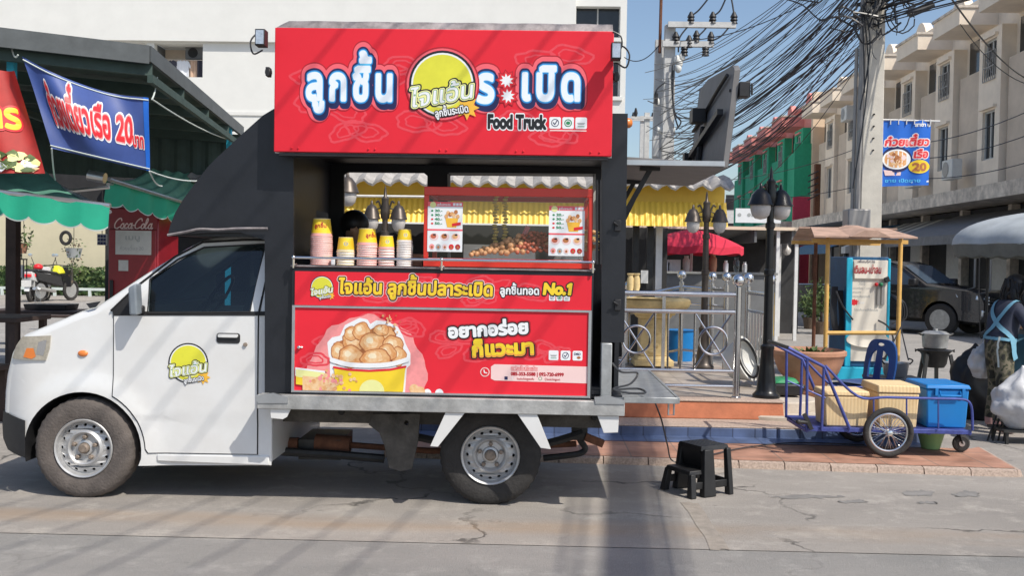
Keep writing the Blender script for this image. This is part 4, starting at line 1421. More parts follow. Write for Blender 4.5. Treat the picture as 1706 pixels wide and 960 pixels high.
# ---------------------------------------------------------------- the big sign: the window flap folded up over the roof
SY = 6.20
def s_(px, py): return xz(px, py, SY)
sx0, sx1 = s_(457, 152)[0], s_(1021, 152)[0]
zs = lambda py: s_(739, py)[1]
sz0, sz1 = zs(256.5), zs(48.5)
mb = MB('sign_red')
mb.box(sx0, sx1, SY, SY + 0.04, sz0, sz1)
mb.use('aluminium').box(sx0 - 0.004, sx1 + 0.004, SY + 0.041, SY + 0.06, sz0 - 0.006, sz1 + 0.006)
flap = mb.build('upper_sign', truck, bevel=0.004)
mb = MB('grey_tarp')
n = 26
def tarp(s, t):
    x = sx0 + 0.005 + (sx1 - sx0 - 0.01) * s
    return Vector((x, SY + 0.012 + 0.10 * t + 0.004 * math.sin(s * 40), sz1 + 0.001 + 0.055 * math.sin(min(1, t * 2.2) * math.pi / 2) * min(1, s * 25 + 0.25) + 0.003 * noise.noise(Vector((x * 9, t * 3, 0)))))
mb.grid(tarp, 60, 8)
mb.build('rolled_tarp', truck)
mb = MB('black_plastic')
mb.box(sx0 + 0.03, sx1 - 0.02, SY + 0.01, SY + 0.064, sz0 - 0.022, sz0 - 0.006)
mb.build('hinge_strip', truck)
fnd = plane_fn((0, SY, 0), (1, 0, 0), (0, 0, 1), (0, -1, 0))
Q = lambda px, py: s_(px, py)
mb = MB()
watermarks(mb, fnd, sx0, sx1, sz0, sz1, 17, 4, 0.15)
LAY = [('sign_dark_red', 0.255, 0.0008), ('sign_rose', 0.225, 0.0011), ('print_navy', 0.135, 0.0014, 0.010, -0.020), ('print_navy', 0.126, 0.0016), ('print_blue', 0.080, 0.0020), ('print_sky', 0.056, 0.0024), ('print_ice', 0.042, 0.0028)]
text(mb, 'ลูกชิ้น', fnd, *Q(509, 165), 0.285, LAY, width=Q(664, 0)[0] - Q(509, 0)[0], h=1 / 50, track=0.14)
text(mb, 'ร', fnd, *Q(794, 169), 0.30, LAY, width=0.110, h=1 / 50)
text(mb, 'เบิด', fnd, *Q(866, 165), 0.285, LAY, width=Q(977, 0)[0] - Q(866, 0)[0], h=1 / 50, track=0.14)
for px, py in ((844, 134), (846, 160)):
    for r0, r1, m, d in ((19, 13, 'sign_dark_red', 0.0030), (16.5, 11, 'print_red', 0.0034), (12, 6.5, 'print_white', 0.0038)):
        loops_to(mb, [star(*Q(px, py), r0 / 266, r1 / 266, 9, 0.3)], fnd(d + (0.0001 if py > 150 else 0)), m)
ex, ez = Q(737, 140)
loops_to(mb, [circle(ex, ez, 0.232, 48)], fnd(0.0032), 'sign_dark_red')
loops_to(mb, [circle(ex, ez, 0.222, 48)], fnd(0.0036), 'sign_rose')
emblem(mb, lambda d: fnd(d * 1.0 + 0.0036), ex, ez, 0.185, h=1 / 40)
text(mb, 'Food Truck', fnd, *Q(812, 213), 0.118, [('print_white', 0.13, 0.0012), ('print_black', 0.062, 0.0020)], width=Q(909, 0)[0] - Q(812, 0)[0], h=1 / 50)
icons(mb, fnd, *Q(915, 214), 0.072, 0.009, 'abc')
loops_to(mb, [[Q(916, 218), Q(977, 219), Q(977, 217), Q(916, 216)]], fnd(0.0012), 'print_blush')
mb.build('lettering', flap)
mb = MB('sign_red')
for px in (486, 497, 614, 625, 733, 744, 860, 872, 984, 999):
    MB('sign_red').lathe([(0.006, -0.001), (0.005, -0.006), (0.0005, -0.008)], (Q(px, 250)[0], SY, zs(250)), 8, 'y').build('rivet', flap)

# lamps and catches on the sign's ends
def spot(px, py, side):
    a = P(px, py, SY + 0.02)
    mb = MB('black_plastic')
    mb.box(a.x - 0.030, a.x + 0.030, SY - 0.16, SY - 0.08, a.z - 0.05, a.z + 0.05)
    mb.bar((a.x, SY - 0.08, a.z), (a.x + 0.02 * side, SY + 0.03, a.z), 0.025, 0.03)
    mb.tube(smooth_line([(a.x + 0.02 * side, SY - 0.02, a.z - 0.05), (a.x + 0.07 * side, SY - 0.05, a.z - 0.08), (a.x + 0.09 * side, SY - 0.04, a.z), (a.x + 0.05 * side, SY, a.z + 0.06), (a.x, SY + 0.02, a.z + 0.03)], 5), 0.006, 6)
    o = mb.build('spotlight', truck, bevel=0.004)
    MB('headlight_glass').box(a.x - 0.024, a.x + 0.024, SY - 0.164, SY - 0.1605, a.z - 0.042, a.z + 0.042).build('lens', o)
spot(446, 72, -1)
spot(1023, 94, 1)
for px, py in ((446, 119), (1027, 127)):
    a = P(px, py, SY)
    mb = MB('black_plastic')
    mb.lathe([(0.012, -0.02), (0.026, -0.015), (0.026, 0.015), (0.012, 0.02)], (a.x, SY + 0.02, a.z), 10, 'x')
    mb.box(a.x - 0.012, a.x + 0.012, SY - 0.01, SY + 0.05, a.z - 0.028, a.z + 0.028)
    mb.build('catch', truck, bevel=0.003)
mb = MB('cable')
mb.tube(smooth_line([P(1021, 52, SY), P(1034, 60, SY), P(1036, 76, SY), P(1028, 92, SY)], 5), 0.005, 6)
mb.build('lamp_cord', truck)

# rear awning, flap standing on its end, struts, beacon
mb = MB('flap_grey')
za = 2.28
ax0, ax1 = xq + 0.004, P(1207, 268, 6.42).x
def aw(t): return za + 0.10 * t
mb.hexa([(ax0, 6.42, za - 0.02), (ax1, 6.42, za - 0.05), (ax1, 7.92, za - 0.05), (ax0, 7.92, za - 0.02)], [(ax0, 6.42, za + 0.015), (ax1, 6.42, za - 0.015), (ax1, 7.92, za - 0.015), (ax0, 7.92, za + 0.015)])
awn = mb.build('rear_awning', truck, bevel=0.004)
mb = MB('aluminium')
mb.box(ax0, ax1, 6.405, 6.419, za - 0.038, za - 0.006)
mb.build('edge_trim', awn)
mb = MB('flap_grey')
X0 = P(1206, 268, 6.45).x
pts = [(6.46, za - 0.04), (7.90, za - 0.04), (7.92, P(1168, 150, 7.9).z), (7.55, P(1172, 152, 7.6).z + 0.08), (6.55, P(1219, 106, 6.5).z), (6.46, P(1223, 116, 6.45).z)]
lean = lambda z: X0 + (z - za) * 0.10
mb.patch(pts, [], lambda y, z: Vector((lean(z), y, z)), 0, lambda y, z: Vector((lean(z) + 0.035, y, z)))
mb.use('black_plastic')
mb.tube([(lean(za + 0.05) - 0.02, 7.4, za), (lean(2.5) - 0.02, 7.4, 2.5), (lean(2.6) - 0.02, 7.34, 2.62)], 0.022, 6)
mb.bar((lean(2.45) - 0.02, 6.6, 2.62), (lean(2.35) - 0.02, 7.85, 2.44), 0.04)
mb.tube(smooth_line([(lean(2.8) - 0.015, 6.6, 2.86), (lean(2.8) - 0.02, 7.0, 2.80), (lean(2.8) - 0.02, 7.5, 2.72), (lean(2.7) - 0.02, 7.88, 2.66)], 4), 0.014, 6)
mb.box(lean(2.6) - 0.10, lean(2.6) - 0.002, 7.35, 7.5, 2.66, 2.76)
mb.box(lean(2.3) - 0.06, lean(2.3) - 0.002, 7.78, 7.88, 2.40, 2.48)
fl = mb.build('rear_flap', truck, bevel=0.003)
mb = MB('black_plastic')
q = P(1238, 150, 6.5)
mb.tube([(lean(2.75) - 0.01, 6.52, q.z), (q.x - 0.03, 6.5, q.z - 0.005)], 0.012, 6)
mb.box(q.x - 0.035, q.x + 0.035, 6.44, 6.54, q.z - 0.05, q.z + 0.045)
for dy in (6.43, 6.54):
    mb.box(q.x + 0.036, q.x + 0.05, dy, dy + 0.012, q.z - 0.04, q.z + 0.035)
mb.build('spotlight', truck, bevel=0.004)
for y in (6.62, 7.70):
    mb = MB('black_plastic')
    t0 = P(1084, 274, 6.62).x
    mb.bar((t0, y, za - 0.04), (ax0 + 0.02, y, 1.95), 0.032)
    mb.bar(((t0 + ax0) / 2 + 0.02, y, (za + 1.95) / 2), (ax0 + 0.012, y, 1.90), 0.022)
    mb.box(t0 - 0.07, t0 + 0.06, y - 0.03, y + 0.03, za - 0.055, za - 0.03)
    mb.build('strut', truck)
b = P(1053, 205, 6.7)
mb = MB('amber').lathe([(0.032, -0.06), (0.036, -0.04), (0.033, -0.015), (0.02, 0.0), (0.0005, 0.004)], (b.x - 0.0, 6.7, b.z), 16, 'x')
mb.use('black_plastic').lathe([(0.038, -0.075), (0.038, -0.06)], (b.x - 0.0, 6.7, b.z), 16, 'x')
mb.build('beacon', truck)
for py in (376, 508):
    a = P(1029, py, BY)
    mb = MB('black_plastic')
    mb.box(a.x - 0.02, a.x + 0.02, BY - 0.02, BY - 0.001, a.z - 0.035, a.z + 0.035)
    mb.tube([(a.x, BY - 0.02, a.z), (a.x - 0.03, BY - 0.035, a.z + 0.02)], 0.008, 6)
    mb.build('latch', body, bevel=0.003)
mb = MB('black_plastic')
for px in (993, 999):
    x = b_(px, 370)[0]
    mb.tube([(x, BY - 0.02, b_(990, 300)[1]), (x + 0.01, BY - 0.02, b_(990, 440)[1])], 0.009, 6)
mb.build('gas_strut', truck)
mb = MB('cable')
a = P(1040, 600, 6.38)
mb.tube(smooth_line([P(1020, 605, 6.38), P(1035, 620, 6.36), P(1062, 622, 6.6), P(1050, 640, 6.5), P(1022, 648, 6.35), P(1045, 655, 6.34), P(1075, 655, 6.36), P(1062, 648, 6.5), P(1020, 650, 6.34)], 6), 0.007, 6)
mb.build('power_cord', truck)
# ------------------------------------------------------------------ ground, road, stepped pavement
def flat(name, m, pts, z, kind='structure'):
    return tag(MB(m).poly(*[(p[0], p[1], z) for p in pts]).build(name, loc=(0, 0, 0), flat=True), kind=kind)

flat('ground', 'street_ground', [(-400, -60), (400, -60), (400, 700), (-400, 700)], 0.0)
flat('concrete_apron', 'concrete_ground', [(-40, 5.60), (40, 5.52), (40, 13), (-40, 13)], 0.004)
flat('road', 'road_ground', [(-60, -40), (60, -40), (60, 5.50), (-60, 5.58)], 0.004)

KZ = 0.062                                # top of the tiled kerb
k0, k1 = G(300, 763, KZ).y, 7.98
kr = G(1692, 781, KZ)
kb = G(1630, 745, KZ)
mb = MB('tile_terracotta')
xl_ = -1.2
yf = lambda x: k1 - 0.0 * x
front = [(xl_, 8.02), (kr.x, kr.y)]
mb.poly((xl_, 8.02, KZ), (kr.x, kr.y, KZ), (kb.x, kb.y, KZ), (kb.x - 0.1, 8.60, KZ), (xl_, 8.62, KZ))
tag(mb.build('tiled_pavement', loc=(0, 0, 0), flat=True), kind='structure')
mb = MB('step_grit')
seg = 14
g = random.Random(3)
for i in range(seg):
    a = Vector((xl_, 8.02)).lerp(Vector((kr.x, kr.y)), i / seg)
    b = Vector((xl_, 8.02)).lerp(Vector((kr.x, kr.y)), (i + 1) / seg)
    d = 0.012 * g.random()
    mb.hexa([(a.x + 0.004, a.y - 0.05 - d, 0), (b.x - 0.004, b.y - 0.05 - d, 0), (b.x - 0.004, b.y, 0), (a.x + 0.004, a.y, 0)],
            [(a.x + 0.004, a.y - 0.035 - d, KZ - 0.006 - d), (b.x - 0.004, b.y - 0.035 - d, KZ - 0.006 - d), (b.x - 0.004, b.y, KZ - 0.003), (a.x + 0.004, a.y, KZ - 0.003)])
mb.hexa([(kr.x, kr.y - 0.05, 0), (kr.x + 0.05, kr.y - 0.02, 0), (kb.x + 0.05, kb.y, 0), (kb.x, kb.y, 0)],
        [(kr.x, kr.y - 0.035, KZ - 0.008), (kr.x + 0.03, kr.y - 0.02, KZ - 0.008), (kb.x + 0.03, kb.y, KZ - 0.008), (kb.x, kb.y, KZ - 0.003)])
tag(mb.build('kerb', loc=(0, 0, 0)), kind='structure')

bx = P(1545, 735, 8.9).x
flat('blue_tile_strip', 'tile_blue', [(xl_, 8.60), (kb.x - 0.4, 8.58), (kb.x - 0.5, 8.90), (xl_, 8.90)], KZ + 0.004)
T1 = 0.158
mb = MB('tile_blue').box(xl_, bx, 8.90, 8.915, 0.0, T1 - 0.012)
mb.use('step_grit').box(xl_, bx, 8.90, 9.34, T1 - 0.012, T1)
tag(mb.build('lower_step', loc=(0, 0, 0), bevel=0.006), kind='structure')
T2 = 0.335
px1 = P(1306, 690, 9.36).x
mb = MB('orange_step')
mb.hexa([(xl_, 9.33, T1 + 0.001), (px1, 9.33, T1 + 0.001), (px1, 13.6, T1 + 0.001), (xl_, 13.6, T1 + 0.001)],
        [(xl_, 9.36, T2 - 0.02), (px1 - 0.01, 9.36, T2 - 0.02), (px1 - 0.01, 13.6, T2 - 0.02), (xl_, 13.6, T2 - 0.02)])
mb.use('step_grit').box(xl_, px1 + 0.004, 9.35, 9.62, T2 - 0.02, T2)
tag(mb.build('upper_step', loc=(0, 0, 0), bevel=0.008), kind='structure')
flat('terrace_floor', 'tile_floor', [(xl_ - 2, 9.621), (px1, 9.621), (px1, 13.6), (xl_ - 2, 13.6)], T2 - 0.002)
# rounded cream steps beside the terrace corner
mb = MB('cream_step')
for r, z0, z1 in ((0.95, 0.0, 0.10), (0.68, 0.10, 0.20), (0.42, 0.20, 0.30)):
    mb.lathe([(r, z0 + 0.001), (r, z1 - 0.012), (r - 0.012, z1), (0.001, z1)], (px1 + 0.04, 9.95, 0), 40)
tag(mb.build('rounded_steps', loc=(0, 0, 0)), kind='structure')

# old stains and a mended strip on the concrete
g = random.Random(19)
def stain(pts, m, z=0.0065):
    v = [G(px, py, z) for px, py in pts]
    out = []
    for i in range(len(v)):
        a, b = v[i], v[(i + 1) % len(v)]
        for k in range(4):
            p = a.lerp(b, k / 4)
            out.append((p.x + g.uniform(-.018, .018), p.y + g.uniform(-.03, .03)))
    tag(MB(m).patch(out, [], lambda a, b: Vector((a, b, z))).build('ground_stain', loc=(0, 0, 0), flat=True), kind='structure')
stain([(1132, 838), (1165, 838), (1218, 915), (1188, 918)], 'mended_strip')
for px, py, w, h in ((1530, 822, 28, 5), (1610, 824, 24, 5), (1345, 828, 60, 3), (1545, 838, 18, 2), (1420, 836, 24, 3)):
    stain([(px + w * math.cos(a), py + h * math.sin(a)) for a in np.linspace(0, 6.283, 9)[:-1]], 'dark_stain')
stain([(1090, 770), (1235, 772), (1180, 800), (1120, 806), (1150, 790)], 'pale_mend')
# ------------------------------------------------------------------ terrace railing and the things on it
def on(px, py, z, X=None):
    return G(px, py, z)
p0 = G(1226, 664, T2)
RY = p0.y
def r_(px, py): return P(px, py, RY)
rail = thing('terrace_railing', 'low stainless steel railing with wheel ornaments along the tiled terrace edge', 'railing', (p0.x, RY, T2))
xL = r_(900, 560).x
zr = lambda py: P(1130, py, RY).z
mb = MB('stainless')
mb.lathe([(0.034, T2), (0.034, zr(477))], (p0.x, RY, 0), 18)
mb.lathe([(0.05, T2), (0.05, T2 + 0.012), (0.036, T2 + 0.02)], (p0.x, RY, 0), 18)
for py, r in ((490, 0.026), (519, 0.022), (617.5, 0.018), (643, 0.018)):
    mb.tube([(xL, RY, zr(py)), (p0.x, RY, zr(py))], r, 10)
mb.build('frame', rail)
xs = [r_(px, 560).x for px in (1091, 1113, 1134, 1157, 1026, 1005)]
for x in xs:
    MB('stainless').tube([(x, RY, zr(519)), (x, RY, zr(617))], 0.010, 8).build('baluster', rail)
for pxc in (1060, 1188):
    mb = MB('stainless')
    cx, cz = r_(pxc, 560).x, zr(567)
    hw = r_(pxc + 32, 560).x - cx
    for s in (-1, 1):
        mb.tube([(cx - hw, RY, zr(519) if s > 0 else zr(617)), (cx + hw, RY, zr(617) if s > 0 else zr(519))], 0.010, 8)
    mb.tube([(cx + 0.132 * math.cos(a), RY - 0.012, cz + 0.132 * math.sin(a)) for a in np.linspace(0, 2 * math.pi, 33)[:-1]], 0.012, 8, closed=True)
    mb.build('wheel_ornament', rail)
mb = MB('chrome').ball((p0.x, RY, zr(466)), 0.062, 24)
mb.use('stainless').lathe([(0.03, zr(480)), (0.018, zr(477)), (0.018, zr(474))], (p0.x, RY, 0), 14)
mb.build('ball_finial', rail, sharp=60)

r2 = thing('terrace_railing', 'rear stainless railing with ball posts behind the yellow stone table', 'railing', (P(1190, 480, 12.4).x, 12.4, T2))
posts = [(1047, 476, 12.6), (1136, 458, 12.6), (1187, 461, 12.4), (1211, 462, 12.0)]
for px, py, Y in posts:
    q = P(px, py, Y)
    MB('chrome').ball((q.x, Y, q.z), 0.060, 22).build('ball_finial', r2)
    MB('stainless').lathe([(0.032, T2), (0.032, q.z - 0.09), (0.016, q.z - 0.085), (0.016, q.z - 0.05)], (q.x, Y, 0), 14).build('post', r2)
mb = MB('stainless')
qs = [P(px, py, Y) for px, py, Y in posts]
for dz, r in ((-0.15, 0.024), (-0.36, 0.016), (-0.95, 0.016)):
    mb.tube([(q.x, q.y, q.z + dz) for q in qs], r, 8)
    mb.tube([(qs[0].x - 2.2, 12.6, qs[0].z + dz), (qs[0].x, 12.6, qs[0].z + dz)], r, 8)
mb.build('rail', r2)
r3 = thing('terrace_railing', 'short stainless side railing with slanting bars right behind the black lamp post', 'railing', (P(1283, 480, 10.3).x, 10.3, T2))
q1, q2 = P(1283, 466, 10.3), P(1247, 465, 11.8)
q2 = Vector((q1.x - 0.02, 11.9, q1.z + 0.02))
q2 = P(1247, 464, 11.2)
for q in (q1, q2):
    MB('chrome').ball(q, 0.062, 22).build('ball_finial', r3)
    MB('stainless').lathe([(0.032, T2), (0.032, q.z - 0.09), (0.016, q.z - 0.085), (0.016, q.z - 0.05)], (q.x, q.y, 0), 14).build('post', r3)
mb = MB('stainless')
for dz, r in ((-0.16, 0.024), (-0.36, 0.016), (-0.92, 0.016)):
    mb.tube([q1 + Vector((0, 0, dz)), q2 + Vector((0, 0, dz))], r, 8)
for k in range(1, 7):
    q = q1.lerp(q2, k / 7)
    mb.tube([q + Vector((0, 0, -0.36)), q + Vector((0, 0, -0.92))], 0.009, 6)
mb.build('rail', r3)

# double-headed lamp posts
def lamp_post(base, H, label, m='post_black', spread=0.125, cap=0.115, low=0.30, rot=0.0):
    t = thing('street_lamp', label, 'lamp post', base, rot, 'double-headed lamp posts on the terrace', local=True)
    mb = MB(m)
    mb.lathe([(0.13, 0), (0.13, 0.03), (0.115, 0.045), (0.095, 0.07), (0.085, 0.16), (0.068, 0.30), (0.060, 0.46), (0.066, 0.47), (0.066, 0.50), (0.045, 0.52), (0.045, 0.55),
              (0.042, 0.62), (0.040, H * 0.55), (0.05, H * 0.555), (0.05, H * 0.575), (0.038, H * 0.58), (0.036, H * 0.76), (0.046, H * 0.765), (0.046, H * 0.785), (0.034, H * 0.79), (0.032, H - 0.30), (0.05, H - 0.28), (0.055, H - 0.20), (0.04, H - 0.10), (0.045, H - 0.06), (0.018, H - 0.03), (0.012, H + 0.05), (0.001, H + 0.09)], (0, 0, 0), 18)
    mb.build('post', t)
    for s in (-1, 1):
        a = MB(m)
        a.tube(smooth_line([(0.03 * s, 0, H - 0.22), (0.06 * s, 0, H - 0.13), (spread * 0.75 * s, 0, H - 0.09), (spread * s, 0, H - 0.11)], 5), 0.011, 6)
        a.tube([(0.03 * s + 0.035 * math.cos(u) * s + 0.03 * s, 0, H - 0.20 + 0.03 * math.sin(u)) for u in np.linspace(0, 5.2, 12)], 0.007, 5)
        arm = a.build('arm', t)
        b = MB(m)
        z = H - 0.13
        b.lathe([(0.001, z + 0.05), (0.012, z + 0.04), (0.018, z), (0.045, z - 0.015), (cap * 0.74, z - 0.065), (cap * 0.96, z - 0.14), (cap * 1.06, z - 0.160), (cap * 0.98, z - 0.165), (0.05, z - 0.10)], (spread * s * 1.45, 0, 0), 20)
        b.build('lamp_shade', t)
        b = MB('lamp_frost')
        b.lathe([(cap * 0.80, z - 0.163), (cap * 0.82, z - 0.20), (cap * 0.70, z - 0.255), (cap * 0.44, z - 0.29), (0.001, z - 0.30)], (spread * s * 1.45, 0, 0), 20)
        b.build('globe', t)
    return t
lamp_post((G(1272, 660, T2).x, 9.62, T2), P(1280, 292, 9.62).z - T2, 'black double-headed lamp post standing at the corner of the terrace railing', spread=0.085, cap=0.118, rot=R(28))
lamp_post((P(1174, 500, 12.2).x, 12.2, T2), P(1177, 330, 12.2).z - T2, 'black double-headed lamp post in front of the yellow roof edge', 'post_bronze', spread=0.112, cap=0.100)
lamp_post((P(641, 400, 11.2).x, 11.2, T2), P(640, 322, 11.2).z - T2, 'double-headed lamp post seen through the left window of the food truck', 'post_bronze', spread=0.105, cap=0.098)
lamp_post((P(548, 400, 9.9).x, 9.9, T2), P(548, 272, 9.9).z - T2, 'double-headed lamp post cut off by the left edge of the truck window', 'post_bronze', spread=0.125, cap=0.112)

# yellow stone table
q = G(1086, 608, T2)
tb = thing('stone_table', 'yellow carved stone pedestal table behind the terrace railing', 'table', (q.x, 12.4, T2))
def tz(py): return P(1090, py, 12.4).z
X = P(1090, 500, 12.4).x
mb = MB('pedestal_yellow')
mb.lathe([(0.40, tz(514)), (0.43, tz(511)), (0.45, tz(505)), (0.45, tz(500)), (0.42, tz(497)), (0.001, tz(497))], (X, 12.4, 0), 40)
mb.build('tabletop', tb)
mb = MB('pedestal_yellow')
x0 = P(1088, 500, 12.4).x
for a, b, w0, w1 in ((608, 598, 0.24, 0.24), (598, 592, 0.21, 0.19), (592, 530, 0.165, 0.165), (530, 524, 0.19, 0.22), (524, 514, 0.24, 0.28)):
    mb.hexa([(x0 - w0, 12.4 - w0, tz(a) + .001), (x0 + w0, 12.4 - w0, tz(a) + .001), (x0 + w0, 12.4 + w0, tz(a) + .001), (x0 - w0, 12.4 + w0, tz(a) + .001)],
            [(x0 - w1, 12.4 - w1, tz(b)), (x0 + w1, 12.4 - w1, tz(b)), (x0 + w1, 12.4 + w1, tz(b)), (x0 - w1, 12.4 + w1, tz(b))])
for k in range(5):
    mb.ball((x0 + 0.03 * (k % 2 * 2 - 1), 12.4 - 0.165, tz(585) + 0.08 * k), 0.035, 8, 1.2, 0.4, 0.8)
mb.build('pedestal', tb, bevel=0.01)
for i, px in enumerate((1050, 1060)):
    q = P(px, 492, 12.0)
    mb = MB('pedestal_yellow')
    z0 = P(px, 486, 12.0).z
    mb.lathe([(0.03, z0), (0.045, z0 + 0.06), (0.042, z0 + 0.15), (0.03, z0 + 0.19), (0.045, z0 + 0.215), (0.04, z0 + 0.22)], (q.x, 12.0, 0), 16)
    tag(mb.build('jar'), ['bronze jar at the left end of the terrace shelf', 'bronze jar right of its twin on the terrace shelf'][i], 'jar', 'bronze jars on the terrace shelf')
z0 = P(1055, 486, 12.0).z
mb = MB('stainless').box(P(1035, 485, 12).x, P(1110, 485, 12).x, 11.85, 12.2, z0 - 0.03, z0 - 0.001)
for px in (1040, 1105):
    mb.box(P(px, 485, 12).x - 0.02, P(px, 485, 12).x + 0.02, 11.9, 11.94, T2, z0 - 0.03)
tag(mb.build('shelf'), 'narrow metal shelf under the bronze jars', 'shelf')

# white tub leaning behind the corner post, dark bag beside
q = P(1238, 628, 10.6)
tub = thing('plastic_tub', 'white round plastic tub leaning on its side behind the corner railing post', 'tub', (q.x, 10.6, T2))
mb = MB('ac_white')
ax = Vector((0.75, -0.55, 0.35)).normalized()
rot = ax.to_track_quat('Z', 'Y').to_matrix()
tmp = MB('ac_white').lathe([(0.17, -0.16), (0.235, 0.02), (0.25, 0.03), (0.25, 0.05), (0.225, 0.05), (0.20, 0.0), (0.001, -0.12)], (0, 0, 0), 32)
mb.add([rot @ v + Vector((q.x, 10.6, T2 + 0.27)) for v in tmp.v], tmp.f)
mb.build('tub_body', tub)
mb = MB('black_plastic')
mb.tube([rot @ Vector((0.21 * math.cos(a), 0.21 * math.sin(a), 0.052)) + Vector((q.x, 10.6, T2 + 0.27)) for a in np.linspace(0, 6.28, 30)[:-1]], 0.014, 6, closed=True)
mb.build('rim_band', tub)

# terracotta planter
q = G(1337, 694, 0.02)
PY = 10.55
def pl(py): return P(1345, py, PY).z
X = P(1347, 600, PY).x
pot = thing('planter', 'large terracotta bowl planter on a pedestal foot beside the terrace', 'planter', (X, PY, 0))
mb = MB('clay')
rr = 0.37
mb.lathe([(0.20, 0.004), (0.205, 0.05), (0.17, 0.09), (0.135, 0.19), (0.15, 0.27), (0.20, 0.29), (0.205, 0.31), (0.17, 0.32), (0.235, pl(638) + 0.04), (0.305, pl(620)), (0.345, pl(605)), (0.362, pl(594)), (0.385, pl(590)), (0.385, pl(584)), (0.355, pl(582)), (0.34, pl(590)), (0.33, pl(594))], (X, PY, 0), 44)
mb.build('bowl', pot)
MB('soil').lathe([(0.335, pl(593)), (0.2, pl(589)), (0.001, pl(588))], (X, PY, 0), 30).build('soil', pot)
mb = MB('leaf_pale')
g = random.Random(2)
for k in range(46):
    a, r0 = g.uniform(0, 6.28), g.uniform(0.02, 0.2)
    b = Vector((X + 0.02 + r0 * math.cos(a), PY + r0 * math.sin(a), pl(589)))
    d = Vector((math.cos(a + g.uniform(-.5, .5)), math.sin(a), g.uniform(0.25, 1.0))).normalized() * g.uniform(0.06, 0.13)
    s = d.cross(Vector((0, 0, 1))).normalized() * 0.022
    mb.use(g.choice(['leaf_pale', 'leaf', 'leaf'])).add([b, b + d * 0.5 + s, b + d, b + d * 0.5 - s], [(0, 1, 2, 3)])
mb.build('seedlings', pot)
mb = MB('rust')
for k in range(9):
    a = g.uniform(0, 6.28); b = Vector((X - 0.05 + g.uniform(-.22, .25), PY + g.uniform(-.2, .2), pl(589)))
    d = Vector((math.cos(a), math.sin(a), 0.25)) * 0.09
    s = Vector((-math.sin(a), math.cos(a), 0.2)) * 0.025
    mb.add([b, b + d * 0.5 + s, b + d + Vector((0, 0, .01)), b + d * 0.5 - s], [(0, 1, 2, 3)])
mb.build('dry_leaves', pot)
q = P(1306, 655, 10.0)
cr = thing('crate', 'dark plastic crate with a green net on top between lamp post and planter', 'crate', (q.x, 10.0, 0))
mb = MB('black_plastic').hexa([(q.x - 0.13, 9.9, T1 + 0.16), (q.x + 0.16, 9.9, T1 + 0.16), (q.x + 0.16, 10.3, T1 + 0.16), (q.x - 0.13, 10.3, T1 + 0.16)],
    [(q.x - 0.16, 9.88, q.z + 0.10), (q.x + 0.19, 9.88, q.z + 0.10), (q.x + 0.19, 10.32, q.z + 0.10), (q.x - 0.16, 10.32, q.z + 0.10)])
mb.build('crate_body', cr, bevel=0.02)
MB('print_green').hexa([(q.x - 0.14, 9.9, q.z + 0.101), (q.x + 0.14, 9.9, q.z + 0.101), (q.x + 0.14, 10.25, q.z + 0.101), (q.x - 0.14, 10.25, q.z + 0.101)], [(q.x - 0.05, 9.95, q.z + 0.15), (q.x + 0.1, 9.95, q.z + 0.16), (q.x + 0.08, 10.2, q.z + 0.15), (q.x - 0.08, 10.2, q.z + 0.14)]).build('net_cover', cr, bevel=0.02)

# ------------------------------------------------------------------ step stool
ST = G(1170, 830, 0.004)
def stz(px, py, Y=6.9): return P(px, py, Y)
sl = thing('step_stool', 'black plastic two-step stool standing alone on the concrete', 'step stool', (ST.x, 6.95, 0.004))
def sk(px, py, Y): q = P(px, py, Y); return q
# upper seat, lower tread, frame legs
yn, yfar, ym = 6.80, 7.16, 6.86
xa, xb = P(1119, 820, 6.8).x, P(1224, 820, 6.8).x
zt, zm = P(1185, 745, 6.85).z, P(1150, 783, 6.85).z
tx0, tx1 = P(1150, 745, 6.95).x, P(1214, 745, 6.95).x
lx0, lx1 = P(1124, 780, 6.85).x, P(1166, 780, 6.85).x
def slab(mb, x0, x1, y0, y1, z0, z1, g=0.012):
    mb.hexa([(x0 - g, y0 - g, z0), (x1 + g, y0 - g, z0), (x1 + g, y1 + g, z0), (x0 - g, y1 + g, z0)], [(x0, y0, z1), (x1, y0, z1), (x1, y1, z1), (x0, y1, z1)])
mb = MB('step_black'); slab(mb, tx0, tx1, 6.84, 7.14, zt - 0.03, zt)
for i in range(6):
    for j in range(7):
        x, y = tx0 + 0.03 + i * (tx1 - tx0 - 0.06) / 5, 6.87 + j * 0.04
        mb.box(x - 0.008, x + 0.008, y - 0.006, y + 0.006, zt + 0.0002, zt + 0.002)
mb.build('seat', sl, bevel=0.006)
mb = MB('step_black'); slab(mb, lx0, lx1 + 0.01, 6.83, 7.15, zm - 0.03, zm)
mb.build('tread', sl, bevel=0.006)
def leg(mb, top, bot, w0, w1, d=0.035):
    t, b = Vector(top), Vector(bot)
    mb.hexa([(b.x - w1, b.y - d, b.z), (b.x + w1, b.y - d, b.z), (b.x + w1, b.y + d, b.z), (b.x - w1, b.y + d, b.z)],
            [(t.x - w0, t.y - d * 0.7, t.z), (t.x + w0, t.y - d * 0.7, t.z), (t.x + w0, t.y + d * 0.7, t.z), (t.x - w0, t.y + d * 0.7, t.z)])
z0 = 0.006
